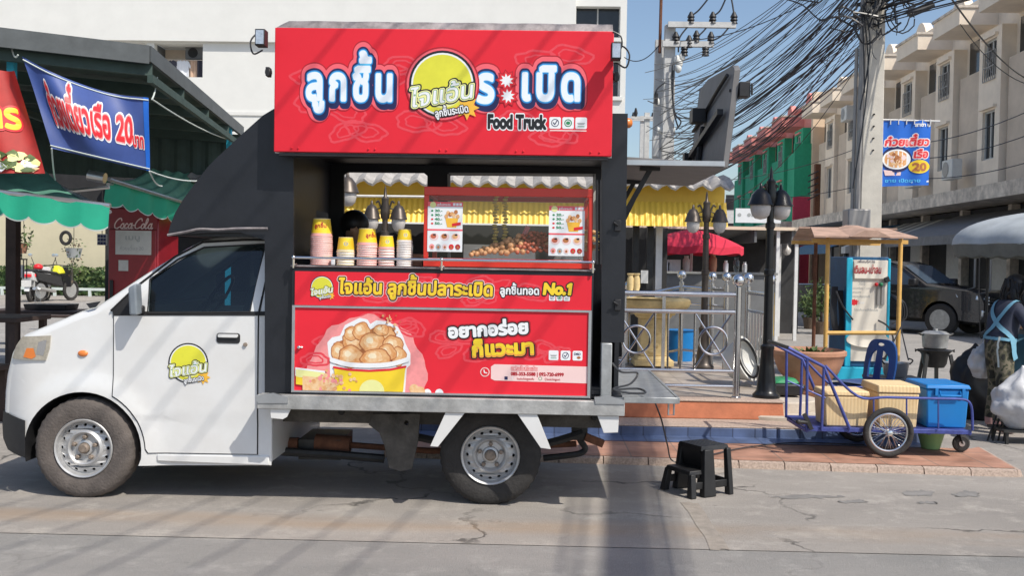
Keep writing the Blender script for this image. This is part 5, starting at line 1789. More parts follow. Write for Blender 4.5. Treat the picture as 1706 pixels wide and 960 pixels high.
for y, s in ((6.83, -1), (7.15, 1)):
    o = 0.03 * s
    for q in (((tx0 + 0.055, y, zt - 0.02), (tx0 + 0.045, y + o, z0), 0.045, 0.062), ((tx1 - 0.01, y, zt - 0.02), (xb - 0.02, y + o, z0), 0.022, 0.022), ((lx0 + 0.02, y, zm - 0.02), (xa + 0.025, y + o, z0), 0.024, 0.026)):
        mb = MB('step_black'); leg(mb, *q); mb.build('leg', sl, bevel=0.006)
    MB('step_black').bar((xa + 0.03, y + o * 0.8, 0.085), (tx0 + 0.0, y + o * 0.8, 0.085), 0.018, 0.05).build('side_brace', sl, bevel=0.004)
    mb = MB('step_black')
    mb.bar((tx0 + 0.1, y + o * 0.8, 0.085), (xb - 0.03, y + o * 0.8, 0.085), 0.018, 0.05)
    mb.build('side_brace', sl, bevel=0.004)
mb = MB('step_black')
mb.bar((xb - 0.022, 6.80, 0.085), (xb - 0.022, 7.18, 0.085), 0.018, 0.05)
mb.build('rear_brace', sl, bevel=0.004)
mb = MB('step_black'); mb.hexa([(lx1 - 0.01, 6.85, zm), (lx1 + 0.01, 6.85, zm), (lx1 + 0.01, 7.13, zm), (lx1 - 0.01, 7.13, zm)], [(tx0 + 0.0, 6.86, zt - 0.03), (tx0 + 0.02, 6.86, zt - 0.03), (tx0 + 0.02, 7.12, zt - 0.03), (tx0 + 0.0, 7.12, zt - 0.03)])
mb.build('riser', sl)
sl.rotation_euler = (0, 0, R(30)); sl.scale = (0.86, 0.80, 1.0)
x = P(1133, 540, 13.2).x
tag(MB('cooler_blue').lathe([(0.17, T2), (0.20, T2 + 0.40), (0.22, T2 + 0.41), (0.001, T2 + 0.42)], (x, 13.2, 0), 20).build('waste_bin'), 'blue plastic bin standing behind the yellow stone table', 'bin')

# extension cord from the truck over the pavement
mb = MB('cable')
mb.tube(smooth_line([P(1090, 668, 7.4), P(1102, 700, 7.4), P(1112, 742, 7.6), G(1120, 768, 0.075), G(1150, 770, 0.07), G(1190, 757, 0.075), G(1250, 745, 0.075), G(1330, 738, 0.075), G(1440, 742, 0.075)], 8), 0.006, 6)
tag(mb.build('power_cable'), 'thin black power cable from the truck trailing over the blue tiles', 'cable')

# ------------------------------------------------------------------ hand cart with its boxes
CYN = 8.08
def cp(px, py, Y=CYN): return P(px, py, Y)
ct = thing('hand_cart', 'blue tube hand cart with spoked wheels loaded with three boxes', 'cart', (cp(1480, 768).x, 8.35, KZ))
def spoke_wheel(parent, c, r):
    mb = MB('chrome').lathe([(0.008, c.y - 0.05), (0.022, c.y - 0.045), (0.022, c.y - 0.02), (0.014, c.y - 0.015), (0.014, c.y + 0.015), (0.022, c.y + 0.02), (0.022, c.y + 0.045), (0.008, c.y + 0.05)], (c.x, 0, c.z), 16, 'y')
    w = mb.build('wheel', parent)
    mb = MB('rubber').tube([(c.x + (r - 0.022) * math.cos(a), c.y, c.z + (r - 0.022) * math.sin(a)) for a in np.linspace(0, 2 * math.pi, 61)[:-1]], 0.023, 10, closed=True)
    mb.build('tyre', w)
    mb = MB('stainless').tube([(c.x + (r - 0.052) * math.cos(a), c.y, c.z + (r - 0.052) * math.sin(a)) for a in np.linspace(0, 2 * math.pi, 61)[:-1]], 0.012, 8, closed=True)
    mb.build('rim', w)
    mb = MB('chrome')
    for k in range(36):
        a = 2 * math.pi * k / 36
        b = a + (0.55 if (k // 2) % 2 else -0.55)
        s = 0.018 if k % 2 else -0.018
        mb.tube([(c.x + 0.020 * math.cos(b), c.y + s, c.z + 0.020 * math.sin(b)), (c.x + (r - 0.055) * math.cos(a), c.y, c.z + (r - 0.055) * math.sin(a))], 0.0022, 4, caps=False)
    mb.build('spokes', w)
wc = cp(1480, 721)
wr = wc.z - KZ - 0.006
spoke_wheel(ct, wc, wr)
CYF = 8.78
spoke_wheel(ct, Vector((wc.x - 0.02, CYF, wc.z)), wr)
mb = MB('iron').tube([(wc.x, CYN, wc.z), (wc.x - 0.02, CYF, wc.z)], 0.011, 8)
mb.build('axle', ct)
zd = cp(1480, 717).z
xL_, xR_ = cp(1347, 718).x, cp(1620, 718).x
mb = MB('cart_blue')
mb.box(xL_, xR_, CYN + 0.06, CYF - 0.06, zd - 0.01, zd)
for y in (CYN + 0.045, CYF - 0.045):
    mb.bar((xL_ - 0.01, y, zd - 0.012), (xR_ + 0.01, y, zd - 0.012), 0.028, 0.034)
for x in (xL_, wc.x - 0.3, wc.x + 0.35, xR_):
    mb.bar((x, CYN + 0.05, zd - 0.028), (x, CYF - 0.05, zd - 0.028), 0.025)
mb.build('platform', ct, bevel=0.003)
for y in (CYN + 0.02, CYF - 0.02):
    mb = MB('cart_blue')
    A = lambda px, py: (lambda q: Vector((q.x, y, q.z)))(cp(px, py))
    mb.tube(smooth_line([A(1376, 610), A(1430, 661), A(1480, 663), A(1560, 665), A(1600, 666), A(1615, 670), A(1621, 684), A(1622, 718)], 5), 0.011, 8)
    mb.tube([A(1314, 580), A(1374, 612), A(1417, 716)], 0.014, 8)
    mb.tube([A(1374, 612), A(1370, 718)], 0.012, 8)
    mb.tube([A(1346, 598), A(1345, 718)], 0.012, 8)
    mb.tube([A(1344, 650), A(1376, 664)], 0.008, 6)
    for px in (1457, 1512, 1565):
        mb.tube([A(px, 664), A(px, 716)], 0.007, 6)
    mb.build('side_frame', ct)
mb = MB('iron').tube([(cp(1314, 580).x, CYN + 0.02, cp(1314, 580).z), (cp(1314, 580).x, CYF - 0.02, cp(1314, 580).z)], 0.016, 8)
mb.build('push_bar', ct)
mb = MB('iron')
q = cp(1330, 703)
mb.tube([q, cp(1345, 704)], 0.018, 8); mb.ball(q, 0.022, 10)
mb.bar(cp(1340, 690), cp(1352, 716), 0.03)
mb.build('hitch', ct)
q = cp(1601, 739, 8.4)
cw = MB('iron'); cw.lathe([(0.05, q.y - 0.02), (0.05, q.y + 0.02)], (q.x, 0, q.z), 18, 'y')
for s in (-0.03, 0.03):
    cw.bar((q.x, q.y + s, q.z), (q.x - 0.03, q.y + s, zd - 0.05), 0.03, 0.006)
cw.box(q.x - 0.06, q.x + 0.01, q.y - 0.035, q.y + 0.035, zd - 0.06, zd - 0.045)
cwo = cw.build('caster', ct)
r_c = q.z - KZ - 0.004
MB('rubber').tube([(q.x + (r_c - 0.02) * math.cos(a), q.y, q.z + (r_c - 0.02) * math.sin(a)) for a in np.linspace(0, 6.283, 29)[:-1]], 0.020, 8, closed=True).build('tyre', cwo)
mb = MB('stainless').lathe([(r_c - 0.034, q.y - 0.012), (r_c - 0.045, q.y - 0.004), (0.03, q.y - 0.006), (0.025, q.y - 0.024), (0.001, q.y - 0.024)], (q.x, 0, q.z), 20, 'y')
mb.build('rim', cwo)

def cool_box(name, label, cat, grp, x0, x1, y0, y1, z0, z1, m, lid_h, lip=0.01):
    t = thing(name, label, cat, ((x0 + x1) / 2, (y0 + y1) / 2, z0), group=grp)
    mb = MB(m); d = 0.014
    mb.hexa([(x0 + d, y0 + d, z0), (x1 - d, y0 + d, z0), (x1 - d, y1 - d, z0), (x0 + d, y1 - d, z0)], [(x0, y0, z1 - lid_h), (x1, y0, z1 - lid_h), (x1, y1, z1 - lid_h), (x0, y1, z1 - lid_h)])
    mb.build('box_body', t, bevel=0.012)
    mb = MB(m)
    mb.hexa([(x0 - lip, y0 - lip, z1 - lid_h + 0.003), (x1 + lip, y0 - lip, z1 - lid_h + 0.003), (x1 + lip, y1 + lip, z1 - lid_h + 0.003), (x0 - lip, y1 + lip, z1 - lid_h + 0.003)], [(x0, y0, z1), (x1, y0, z1), (x1, y1, z1), (x0, y1, z1)])
    lid = mb.build('lid', t, bevel=0.010)
    return t, lid
zb = zd + 0.002
cool_box('foam_box', 'low yellowish foam box on the handle end of the cart', 'foam box', 'foam boxes on the cart', cp(1375, 685, 8.16).x, cp(1449, 685, 8.16).x, 8.18, 8.50, zb, cp(1415, 652, 8.18).z, 'foam_box', 0.045, 0.006)
cool_box('foam_box', 'taller yellowish foam box in the middle of the cart', 'foam box', 'foam boxes on the cart', cp(1464, 685, 8.16).x, cp(1533, 685, 8.16).x, 8.18, 8.60, zb, cp(1495, 643, 8.18).z, 'foam_box', 0.065, 0.008)
t, lid = cool_box('cooler_box', 'bright blue plastic cooler with a clip lid at the caster end of the cart', 'cooler', None, cp(1545, 685, 8.2).x, cp(1616, 685, 8.2).x, 8.22, 8.68, zb, cp(1580, 642, 8.2).z, 'cooler_blue', 0.04, 0.014)
mb = MB('cooler_blue')
x0, x1 = cp(1566, 685, 8.2).x, cp(1600, 685, 8.2).x
z = cp(1583, 660, 8.2).z
mb.tube([(x0, 8.215, z + 0.035), (x0, 8.195, z), (x1, 8.195, z), (x1, 8.215, z + 0.035)], 0.009, 8)
mb.build('handle', t)
for px in (1560, 1605):
    x = cp(px, 685, 8.2).x; MB('cooler_blue').box(x - 0.012, x + 0.012, 8.198, 8.212, z - 0.0, z + 0.06).build('clip', t)
q = G(1556, 750, KZ + 0.004)
bs = MB('basin_green').lathe([(0.075, KZ + 0.005), (0.105, KZ + 0.12), (0.118, KZ + 0.155), (0.126, KZ + 0.158), (0.116, KZ + 0.153), (0.10, KZ + 0.11), (0.072, KZ + 0.012), (0.001, KZ + 0.012)], (q.x, 8.55, 0), 28)
tag(bs.build('basin'), 'pale green plastic basin on the tiles under the cart', 'basin')

# ------------------------------------------------------------------ air filling machine with its yellow roofed frame
AY = 14.2
def am(px, py, Y=AY): return P(px, py, Y)
mc = thing('air_machine', 'blue tyre air machine with a cream front panel and red lettering', 'air machine', (am(1435, 640).x, AY + 0.3, 0))
x0, x1 = am(1408, 520).x, am(1480, 520).x
xb0 = am(1385, 520, AY + 0.5).x
zt, zb_ = am(1440, 428).z, am(1440, 610).z
mb = MB('machine_navy')
mb.hexa([(x0 + 0.03, AY, 0.2), (x1 - 0.01, AY, 0.2), (x1 - 0.01, AY + 0.55, 0.2), (x0 - 0.06, AY + 0.55, 0.2)], [(x0 + 0.03, AY, zt), (x1 - 0.01, AY, zt), (x1 - 0.01, AY + 0.55, zt), (x0 - 0.06, AY + 0.55, zt)])
mb.use('machine_cyan')
mb.box(x0, x0 + 0.085, AY - 0.03, AY - 0.001, 0.2, zt - 0.02)
mb.box(x1 - 0.03, x1 + 0.01, AY - 0.03, AY - 0.001, 0.2, zt - 0.02)
mb.build('cabinet', mc, bevel=0.01)
MB('machine_cyan').box(am(1395, 520).x, am(1476, 520).x, AY - 0.06, AY + 0.6, 0.003, am(1440, 612).z).build('base', mc, bevel=0.01)
fx0, fx1 = x0 + 0.087, x1 - 0.032
mb = MB('machine_cream')
mb.box(fx0, fx1, AY - 0.022, AY - 0.001, am(1440, 602).z, zt - 0.045)
mb.hexa([(fx0 + 0.02, AY - 0.05, am(1440, 464).z), (fx1 - 0.02, AY - 0.05, am(1440, 464).z), (fx1 - 0.02, AY - 0.022, am(1440, 467).z), (fx0 + 0.02, AY - 0.022, am(1440, 467).z)],
        [(fx0 + 0.01, AY - 0.034, am(1440, 434).z), (fx1 - 0.01, AY - 0.034, am(1440, 434).z), (fx1 - 0.01, AY - 0.022, am(1440, 434).z), (fx0 + 0.01, AY - 0.022, am(1440, 434).z)])
mb.lathe([(0.001, AY - 0.02), (0.30, AY - 0.055), (0.30, AY - 0.02)], ((fx0 + fx1) / 2 - 0.02, 0, am(1440, 566).z), 28, 'y', 1, 0.36)
pn = mb.build('front_panel', mc)
fnd = plane_fn((0, AY - 0.022, 0), (1, 0, 0), (0, 0, 1), (0, -1, 0))
mb = MB()
A = lambda px, py: (am(px, py).x, am(px, py).z)
text(mb, 'เติมลม-เป่าลม', lambda d: fnd(d + 0.028), *A(1420, 455), 0.15, [('sign_dark_red', 0.02, 0.001)], width=A(1468, 0)[0] - A(1421, 0)[0], h=1 / 26)
text(mb, 'เพื่อบริการ', lambda d: fnd(d + 0.020), *A(1427, 437.5), 0.05, [('print_navy', 0.01, 0.001)], width=0.25, h=1 / 16)
text(mb, 'วิธีใช้', fnd, *A(1429, 475), 0.075, [('print_grey', 0.01, 0.001)], width=0.10, h=1 / 16)
for py, s, w in ((482, 'หยอดเหรียญ 1 บาท', 0.28), (488.5, 'เลือกลมยาง', 0.15), (495.5, 'เติมลมจนสัญญาณดัง', 0.28), (518, 'โปรดเก็บสายให้เรียบร้อย', 0.34)):
    text(mb, s, fnd, *A(1416 if py < 510 else 1422, py), 0.045, [('print_grey', 0.012, 0.001)], width=w, h=1 / 14)
loops_to(mb, [[(p[0], (p[1] - A(1433, 504)[1]) * 0.5 + A(1433, 504)[1]) for p in star(A(1433, 0)[0], A(1433, 504)[1], 0.10, 0.072, 14)]], fnd(0.001), 'print_red')
text(mb, 'บริการ', fnd, *A(1427.5, 506), 0.045, [('print_white', 0.02, 0.0016)], width=0.095, h=1 / 14)
mb.build('lettering', pn)
mb = MB('grille')
mb.box(am(1459, 520).x, am(1463, 520).x, AY - 0.05, AY - 0.023, am(1460, 508).z, am(1460, 470).z)
mb.box(am(1466, 520).x, am(1471, 520).x, AY - 0.05, AY - 0.023, am(1460, 508).z, am(1460, 470).z)
mb.use('print_red').ball(am(1460, 474, AY - 0.06), 0.028, 10)
mb.use('print_green').ball(am(1468, 474, AY - 0.06), 0.028, 10)
mb.use('black_plastic').bar(am(1476, 462, AY - 0.06), am(1479, 470, AY - 0.06), 0.06)
mb.build('control_box', mc)
mb = MB('cable')
for k in range(5):
    a = am(1387 + k * 2, 478, AY + 0.2)
    mb.tube(smooth_line([a, a + Vector((-0.04, -0.1, -0.4)), a + Vector((0.02, -0.1, -0.66)), a + Vector((0.09, -0.1, -0.5)), a + Vector((0.06, -0.05, -0.05))], 4), 0.013, 5)
mb.tube(smooth_line([am(1393, 485, AY), am(1404, 510, AY - 0.05), am(1421, 533, AY - 0.05)], 5), 0.013, 5)
mb.build('air_hose', mc)
mb = MB('cable')
for k in range(4):
    a = am(1483, 490, AY + 0.1)
    mb.tube(smooth_line([a, a + Vector((0.08 + .03 * k, -0.1, -0.12)), a + Vector((0.10 + .03 * k, -0.1, -0.34)), a + Vector((0.0, -0.1, -0.42))], 4), 0.013, 5)
mb.tube(smooth_line([am(1463, 534, AY - 0.05), am(1480, 545, AY - 0.15), am(1488, 570, AY - 0.2), am(1472, 600, AY - 0.2)], 5), 0.013, 5)
mb.build('air_hose', mc)

FY_ = 12.6
def fr(px, py, Y=FY_): return P(px, py, Y)
fm = thing('roofed_stall', 'yellow pipe stall frame with a small pitched tin roof round the air machine', 'stall frame', (fr(1437, 600).x, FY_, 0))
mb = MB('frame_yellow')
for px in (1377, 1498):
    for Y in (FY_,):
        b = fr(px, 500, Y) if Y == FY_ else fr(px, 500, FY_) + Vector((0, 1.0, 0))
        m2 = MB('frame_yellow').tube([(b.x, Y, 0.0), (b.x, Y, fr(1437, 397).z)], 0.028, 10)
        m2.build('post', fm)
mb.tube([fr(1377, 555), fr(1498, 555)], 0.026, 8)
for Y in (FY_, 13.6):
    a, b = fr(1353, 401), fr(1512, 401)
    mb.bar((a.x, Y, a.z), (b.x, Y, a.z), 0.05, 0.05)
mb.build('crossbar', fm)
mb = MB('roof_rust')
ax, bx_, mx = fr(1345, 398).x, fr(1514, 396).x, fr(1432, 390).x
ze, zr_ = fr(1437, 395).z, fr(1437, 388).z
for Y0, Y1, z1, z2 in ((12.3, 13.0, ze, zr_ + 0.08), (13.0, 13.9, zr_ + 0.08, ze)):
    mb.hexa([(ax, Y0, z1 - 0.02), (bx_, Y0, z1 - 0.02), (bx_ - 0.15, Y1, z2 - 0.02), (ax + 0.15, Y1, z2 - 0.02)] , [(ax, Y0, z1), (bx_, Y0, z1), (bx_ - 0.15, Y1, z2), (ax + 0.15, Y1, z2)])
mb.hexa([(mx - 0.22, 12.25, ze - 0.01), (mx + 0.28, 12.25, ze - 0.01), (mx + 0.28, 13.0, zr_ + 0.06), (mx - 0.22, 13.0, zr_ + 0.06)], [(mx - 0.05, 12.25, zr_ + 0.02), (mx + 0.10, 12.25, zr_ + 0.02), (mx + 0.10, 13.0, zr_ + 0.11), (mx - 0.05, 13.0, zr_ + 0.11)])
mb.build('roof', fm)
b = P(1357, 500, 12.9)
mb = MB('rust').tube([(b.x, 12.9, 0), (b.x, 12.9, P(1360, 405, 12.9).z)], 0.024, 8)
tag(mb.build('metal_post'), 'thin rusty brown post left of the yellow stall frame', 'post')

# blue chair behind the boxes
q = G(1440, 690, 0.02)
CH = 10.4
cq = lambda px, py, Y=CH: P(px, py, Y)
cx = cq(1436, 600).x
ch = thing('plastic_chair', 'dark blue plastic chair with an open arched back behind the foam boxes', 'chair', (cx, CH, 0), R(-62), local=True)
SHh = 0.42
mb = MB('chair_blue')
mb.grid(lambda s, t: Vector(((s - 0.5) * 0.42, (t - 0.5) * 0.42, SHh - 0.02 * math.sin(math.pi * s) * math.sin(math.pi * t))), 8, 8)
mb.box(-0.21, 0.21, -0.21, 0.21, SHh - 0.05, SHh - 0.021)
mb.build('seat', ch, bevel=0.01)
Zb = cq(1416, 566).z
bk = [(-0.20, 0.40), (-0.21, 0.60), (-0.185, Zb - 0.09), (-0.12, Zb - 0.015), (0, Zb), (0.12, Zb - 0.015), (0.185, Zb - 0.09), (0.21, 0.60), (0.20, 0.40)]
bo = [(p.x, p.y) for p in smooth_line([Vector((*p, 0)) for p in bk], 4)]
hl = [(-0.13, 0.45), (-0.135, 0.60), (-0.10, Zb - 0.15), (0, Zb - 0.11), (0.10, Zb - 0.15), (0.135, 0.60), (0.13, 0.45)]
ho = [(p.x, p.y) for p in smooth_line([Vector((*p, 0)) for p in hl], 4)]
gr = [(0.05 * math.cos(a), Zb - 0.055 + 0.018 * math.sin(a)) for a in np.linspace(0, 6.283, 14)[:-1]]
lb = lambda z: 0.20 + 0.16 * (z - 0.42)
mb = MB('chair_blue').patch(bo, [list(reversed(ho)), gr], lambda a, b: Vector((a, lb(b) - 0.05 * (1 - (a / 0.22) ** 2) * 0.6 + 0.03, b)), 0.07, lambda a, b: Vector((a, lb(b) - 0.05 * (1 - (a / 0.22) ** 2) * 0.6 + 0.055, b)))
mb.patch([(-0.045, 0.42), (0.045, 0.42), (0.035, Zb - 0.10), (-0.035, Zb - 0.10)], [], lambda a, b: Vector((a, lb(b) + 0.0, b)), 0.07, lambda a, b: Vector((a, lb(b) + 0.016, b)))
mb.build('backrest', ch)
for sx in (-1, 1):
    for sy in (-1, 1):
        MB('chair_blue').bar((sx * 0.185, sy * 0.185, SHh - 0.03), (sx * 0.215, sy * 0.22, 0.0), 0.045).build('leg', ch, bevel=0.006)

# aluminium basket-pot hanging on the yellow frame, stove with pot
q = P(1492, 614, 12.0)
hp = thing('cooking_pot', 'dull aluminium pot with ear handles beside the blue chair', 'pot', (q.x, 12.0, q.z))
z0, z1 = P(1492, 629, 12).z, P(1492, 604, 12).z
MB('aluminium').lathe([(0.10, z0), (0.135, z0 + 0.04), (0.155, z1 - 0.01), (0.165, z1), (0.15, z1 - 0.002), (0.12, z0 + 0.05), (0.001, z0 + 0.03)], (q.x, 12.0, 0), 26).build('pot_body', hp)
for s in (-1, 1):
    MB('iron').tube(smooth_line([(q.x + 0.15 * s, 11.96, z1 - 0.02), (q.x + 0.185 * s, 11.95, z1 + 0.03), (q.x + 0.15 * s, 11.99, z1 + 0.05)], 4), 0.009, 6).build('handle', hp)
mb = MB('cable')
q3 = fr(1498, 545)
mb.tube([(q3.x, FY_ - 0.05, q3.z), (q.x - 0.13, 12, z1 + 0.03)], 0.008, 5); mb.tube([(q3.x, FY_ - 0.05, q3.z), (q.x + 0.15, 12, z1 + 0.03)], 0.008, 5)
mb.build('sling', hp)
tbx = MB('grey_wall').box(q.x - 0.3, q.x + 0.3, 11.75, 12.3, z0 - 0.035, z0 - 0.002)
for sx in (-0.27, 0.27):
    for y in (11.8, 12.25):
        tbx.box(q.x + sx - 0.02, q.x + sx + 0.02, y - 0.02, y + 0.02, 0, z0 - 0.035)
tag(tbx.build('low_table'), 'low grey table under the aluminium pot', 'table')
SYV = 13.2
sv = lambda px, py: P(px, py, SYV)
st = thing('charcoal_stove', 'black charcoal stove raised on a four-legged iron stand', 'stove', (sv(1559, 630).x, SYV, 0))
X = sv(1557, 600).x
mb = MB('iron')
zA, zB = sv(1557, 583).z, sv(1557, 612).z
mb.lathe([(0.12, zB), (0.15, zB + 0.05), (0.17, zA - 0.06), (0.205, zA - 0.02), (0.22, zA), (0.19, zA), (0.12, zA - 0.05), (0.001, zA - 0.06)], (X, SYV, 0), 26)
mb.build('fire_bowl', st)
for s, y in ((-1, -0.13), (1, -0.13), (-0.55, 0.15), (0.55, 0.15)):
    MB('iron').bar((X + 0.15 * s, SYV + y, zA - 0.05), (X + 0.235 * s, SYV + y * 1.6, 0.0), 0.04).build('leg', st)
for s in (-1, 1):
    MB('iron').tube([(X + 0.20 * s, SYV, zA - 0.02), (X + 0.26 * s, SYV, zA + 0.0), (X + 0.25 * s, SYV, zA - 0.03)], 0.012, 6).build('handle', st)
pt = thing('cooking_pot', 'grey aluminium pot with a lid on top of the charcoal stove', 'pot', (X, SYV, zA))
z1 = sv(1557, 556).z
MB('galvanised').lathe([(0.12, zA + 0.004), (0.155, zA + 0.03), (0.17, z1 - 0.02), (0.185, z1), (0.001, z1)], (X, SYV, 0), 26).build('pot_body', pt)
MB('galvanised').lathe([(0.178, z1 + 0.001), (0.13, z1 + 0.03), (0.03, z1 + 0.04), (0.03, z1 + 0.065), (0.001, z1 + 0.065)], (X, SYV, 0), 26).build('lid', pt)
for s in (-1, 1):
    MB('black_plastic').tube([(X + 0.17 * s, SYV - 0.04, z1 - 0.02), (X + 0.215 * s, SYV - 0.03, z1), (X + 0.215 * s, SYV + 0.03, z1), (X + 0.17 * s, SYV + 0.04, z1 - 0.02)], 0.013, 6).build('handle', pt)
# ------------------------------------------------------------------ the row of shophouses on the right
FX = 13.9                              # facade plane near its first house
ROW = R(-1.5)                          # the row runs a little to the right of the depth axis

def shophouse(name, label, w, wall, strip, par, canopy, ground, grp, extra=True):
    """Local: +y along the street, -x towards the street, origin at the near corner of the facade."""
    t = thing(name, label, 'shophouse', (0, 0, 0), 0, grp, local=True)
    mb = MB(wall)
    H = 9.95
    mb.box(0, 9, 0, w - 0.004, 3.9, H)
    mb.use(canopy).box(-0.10, 0.3, 0, w - 0.004, H, H + 0.16)
    mb.use(wall)
    arc = [(-0.6 + 1.2 * k / 10, 0.55 * math.sin(math.pi * k / 10) ** 0.6) for k in range(11)]
    mb.patch([(0.4 + a + 0.6, H + 0.16 + b) for a, b in arc] + [(1.6, H + 0.161), (0.4, H + 0.161)], [], lambda a, b: Vector((0.02, a, b)), 0, lambda a, b: Vector((0.30, a, b)))
    mb.build('wall', t)
    mb = MB(strip)                     # projecting bay with two windows, one above the other
    b0, b1 = 0.10, w * 0.46
    yc = (b0 + b1) / 2
    wins = [(4.9, 6.35), (7.35, 8.45)]
    hw = 0.42
    mb.patch([(b0, 4.1), (b1, 4.1), (b1, 8.75), (b0, 8.75)], [[(yc - hw, a), (yc + hw, a), (yc + hw, b), (yc - hw, b)] for a, b in wins],
             lambda a, b: Vector((-0.42, a, b)), 0, lambda a, b: Vector((-0.26, a, b)))
    mb.box(-0.259, -0.002, b0, b0 + 0.12, 4.1, 8.75)
    mb.box(-0.259, -0.002, b1 - 0.12, b1, 4.1, 8.75)
    mb.box(-0.259, -0.002, b0 + 0.121, b1 - 0.121, 8.62, 8.75)
    mb.use(canopy)
    for a, b in wins:
        mb.box(-0.52, -0.422, yc - hw - 0.1, yc + hw + 0.1, b + 0.05, b + 0.13)
    mb.build('bay', t)
    for a, b in wins:
        m2 = MB('window_dark').box(-0.30, -0.27, yc - hw, yc + hw, a, b)
        wn_ = m2.build('window', t)
        m2 = MB('window_frame')
        for y in (yc - hw + 0.03, yc, yc + hw - 0.03):
            m2.box(-0.34, -0.301, y - 0.03, y + 0.03, a, b)
        m2.box(-0.345, -0.302, yc - hw, yc + hw, a, a + 0.05); m2.box(-0.345, -0.302, yc - hw, yc + hw, b - 0.05, b)
        m2.build('frame', wn_)
        if a > 7:
            m2 = MB('grille')
            for k in range(7):
                y = yc - hw + 2 * hw * k / 6
                m2.bar((-0.45, y, a - 0.1), (-0.45, y, a + 0.75), 0.02)
            for z in (a - 0.1, a + 0.3, a + 0.75):
                m2.bar((-0.45, yc - hw, z), (-0.45, yc + hw, z), 0.025)
            for s in (-1, 1):
                m2.bar((-0.452, yc - 0.2 * s, a + 0.1), (-0.452, yc + 0.2 * s, a + 0.55), 0.022)
            m2.build('grille', wn_)
    c0, c1 = w * 0.46, w - 0.05
    mb = MB(par)                       # balcony block
    mb.box(-0.26, -0.003, c0 + 0.003, c1, 4.0, 7.75)
    mb.build('balcony', t)
    m2 = MB('window_dark').box(-0.06, -0.004, c0 + 0.5, c1 - 0.2, 7.75, 8.85)
    m2.build('balcony_opening', t)
    mb = MB(canopy)
    mb.hexa([(-1.15, c0 - 0.25, 9.02), (0, c0 - 0.25, 9.02), (0, c1 + 0.02, 9.02), (-1.15, c1 + 0.02, 9.02)], [(-1.15, c0 - 0.25, 9.52), (0, c0 - 0.25, 9.52), (0, c1 + 0.02, 9.52), (-1.15, c1 + 0.02, 9.52)])
    mb.use('ledge_dirty').box(-1.2, -0.002, c0 - 0.29, c1 + 0.05, 9.521, 9.60)
    mb.build('canopy', t)
    mb = MB('ledge_dirty').box(-1.5, 0.0, -0.002, w - 0.006, 3.55, 3.95)
    mb.build('ledge', t)
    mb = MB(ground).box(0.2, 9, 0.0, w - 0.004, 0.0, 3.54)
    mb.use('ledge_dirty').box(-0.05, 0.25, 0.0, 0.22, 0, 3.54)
    mb.use('window_frame').box(0.14, 0.2, 0.4, w * 0.5, 0, 2.6)
    mb.build('shopfront', t)
    return t

def row_pt(d, off=0.0):
    """Point d metres along the row from Y = 22, off metres into the street."""
    return Vector((13.6 - math.sin(ROW) * d * 1.0 - off * math.cos(ROW), 22 + d * math.cos(ROW), 0))
UW = 3.5
lab = ['beige shophouse at the right edge, nearest one of the row', 'beige shophouse second from the near end of the row', 'beige shophouse third from the near end, above the grey tin awning',
       'beige shophouse whose bay window shows right of the blue pole banner', 'beige shophouse right behind the blue pole banner', 'beige shophouse just right of the concrete pole',
       'beige shophouse hidden partly by the big concrete pole', 'beige shophouse at the far end beside the cream end wall']
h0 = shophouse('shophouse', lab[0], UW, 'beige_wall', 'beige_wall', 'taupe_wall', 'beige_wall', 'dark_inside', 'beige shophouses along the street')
for i in range(8):
    o = h0 if i == 0 else dup(h0, (0, 0, 0), label=lab[i])
    q = row_pt(i * UW + 0.0)
    o.location = q; o.rotation_euler = (0, 0, ROW)

# pink and green terrace beyond it
gl = ['pink and green terrace house nearest the camera, beside the cream end wall', 'pink and green terrace house second from the cream wall', 'pink and green terrace house third from the cream wall', 'pink and green terrace house fourth from the cream wall', 'pink and green terrace house farthest down the street']
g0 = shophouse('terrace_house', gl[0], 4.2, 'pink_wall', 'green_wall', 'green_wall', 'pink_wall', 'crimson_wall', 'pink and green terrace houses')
d0 = 8 * UW + 1.0
base = row_pt(d0, 0)
cq_ = P(1350, 330, base.y)
for i in range(5):
    o = g0 if i == 0 else dup(g0, (0, 0, 0), label=gl[i])
    o.location = (cq_.x - math.sin(ROW) * i * 4.2 + 0.0, base.y + i * 4.2 * math.cos(ROW), 0); o.rotation_euler = (0, 0, ROW)
mb = MB('cream_end').box(cq_.x - 0.05, cq_.x + 12, base.y - 0.35, base.y - 0.02, 0, 10.5)
mb.use('crimson_wall').box(cq_.x - 0.9, cq_.x - 0.051, base.y - 0.2, base.y - 0.02, 0, 5.2)
mb.use('green_wall').box(cq_.x - 0.9, cq_.x - 0.051, base.y - 0.2, base.y - 0.02, 5.2, 7.9)
tag(mb.build('end_wall'), 'tall cream end wall between the pink green terrace and beige shophouses', 'wall')
for i, (px, Y, hh, w_) in enumerate(((1205, 95, 8.0, 9), (1150, 130, 10, 16))):
    q = P(px, 440, Y)
    bt = thing('far_building', ['pale far building at the very end of the street', 'grey white far building behind the double crossarm pole'][i], 'building', (q.x, Y, 0))
    MB('concrete_far').box(q.x - w_ / 2, q.x + w_ / 2, Y, Y + 8, 0, hh).build('wall', bt)
    for fl_ in range(3):
        for k in range(int(w_ // 2)):
            x = q.x - w_ / 2 + 0.6 + 2 * k
            MB('window_dark').box(x, x + 0.9, Y - 0.05, Y - 0.004, 1.6 + fl_ * 2.7, 3.0 + fl_ * 2.7).build('window', bt)

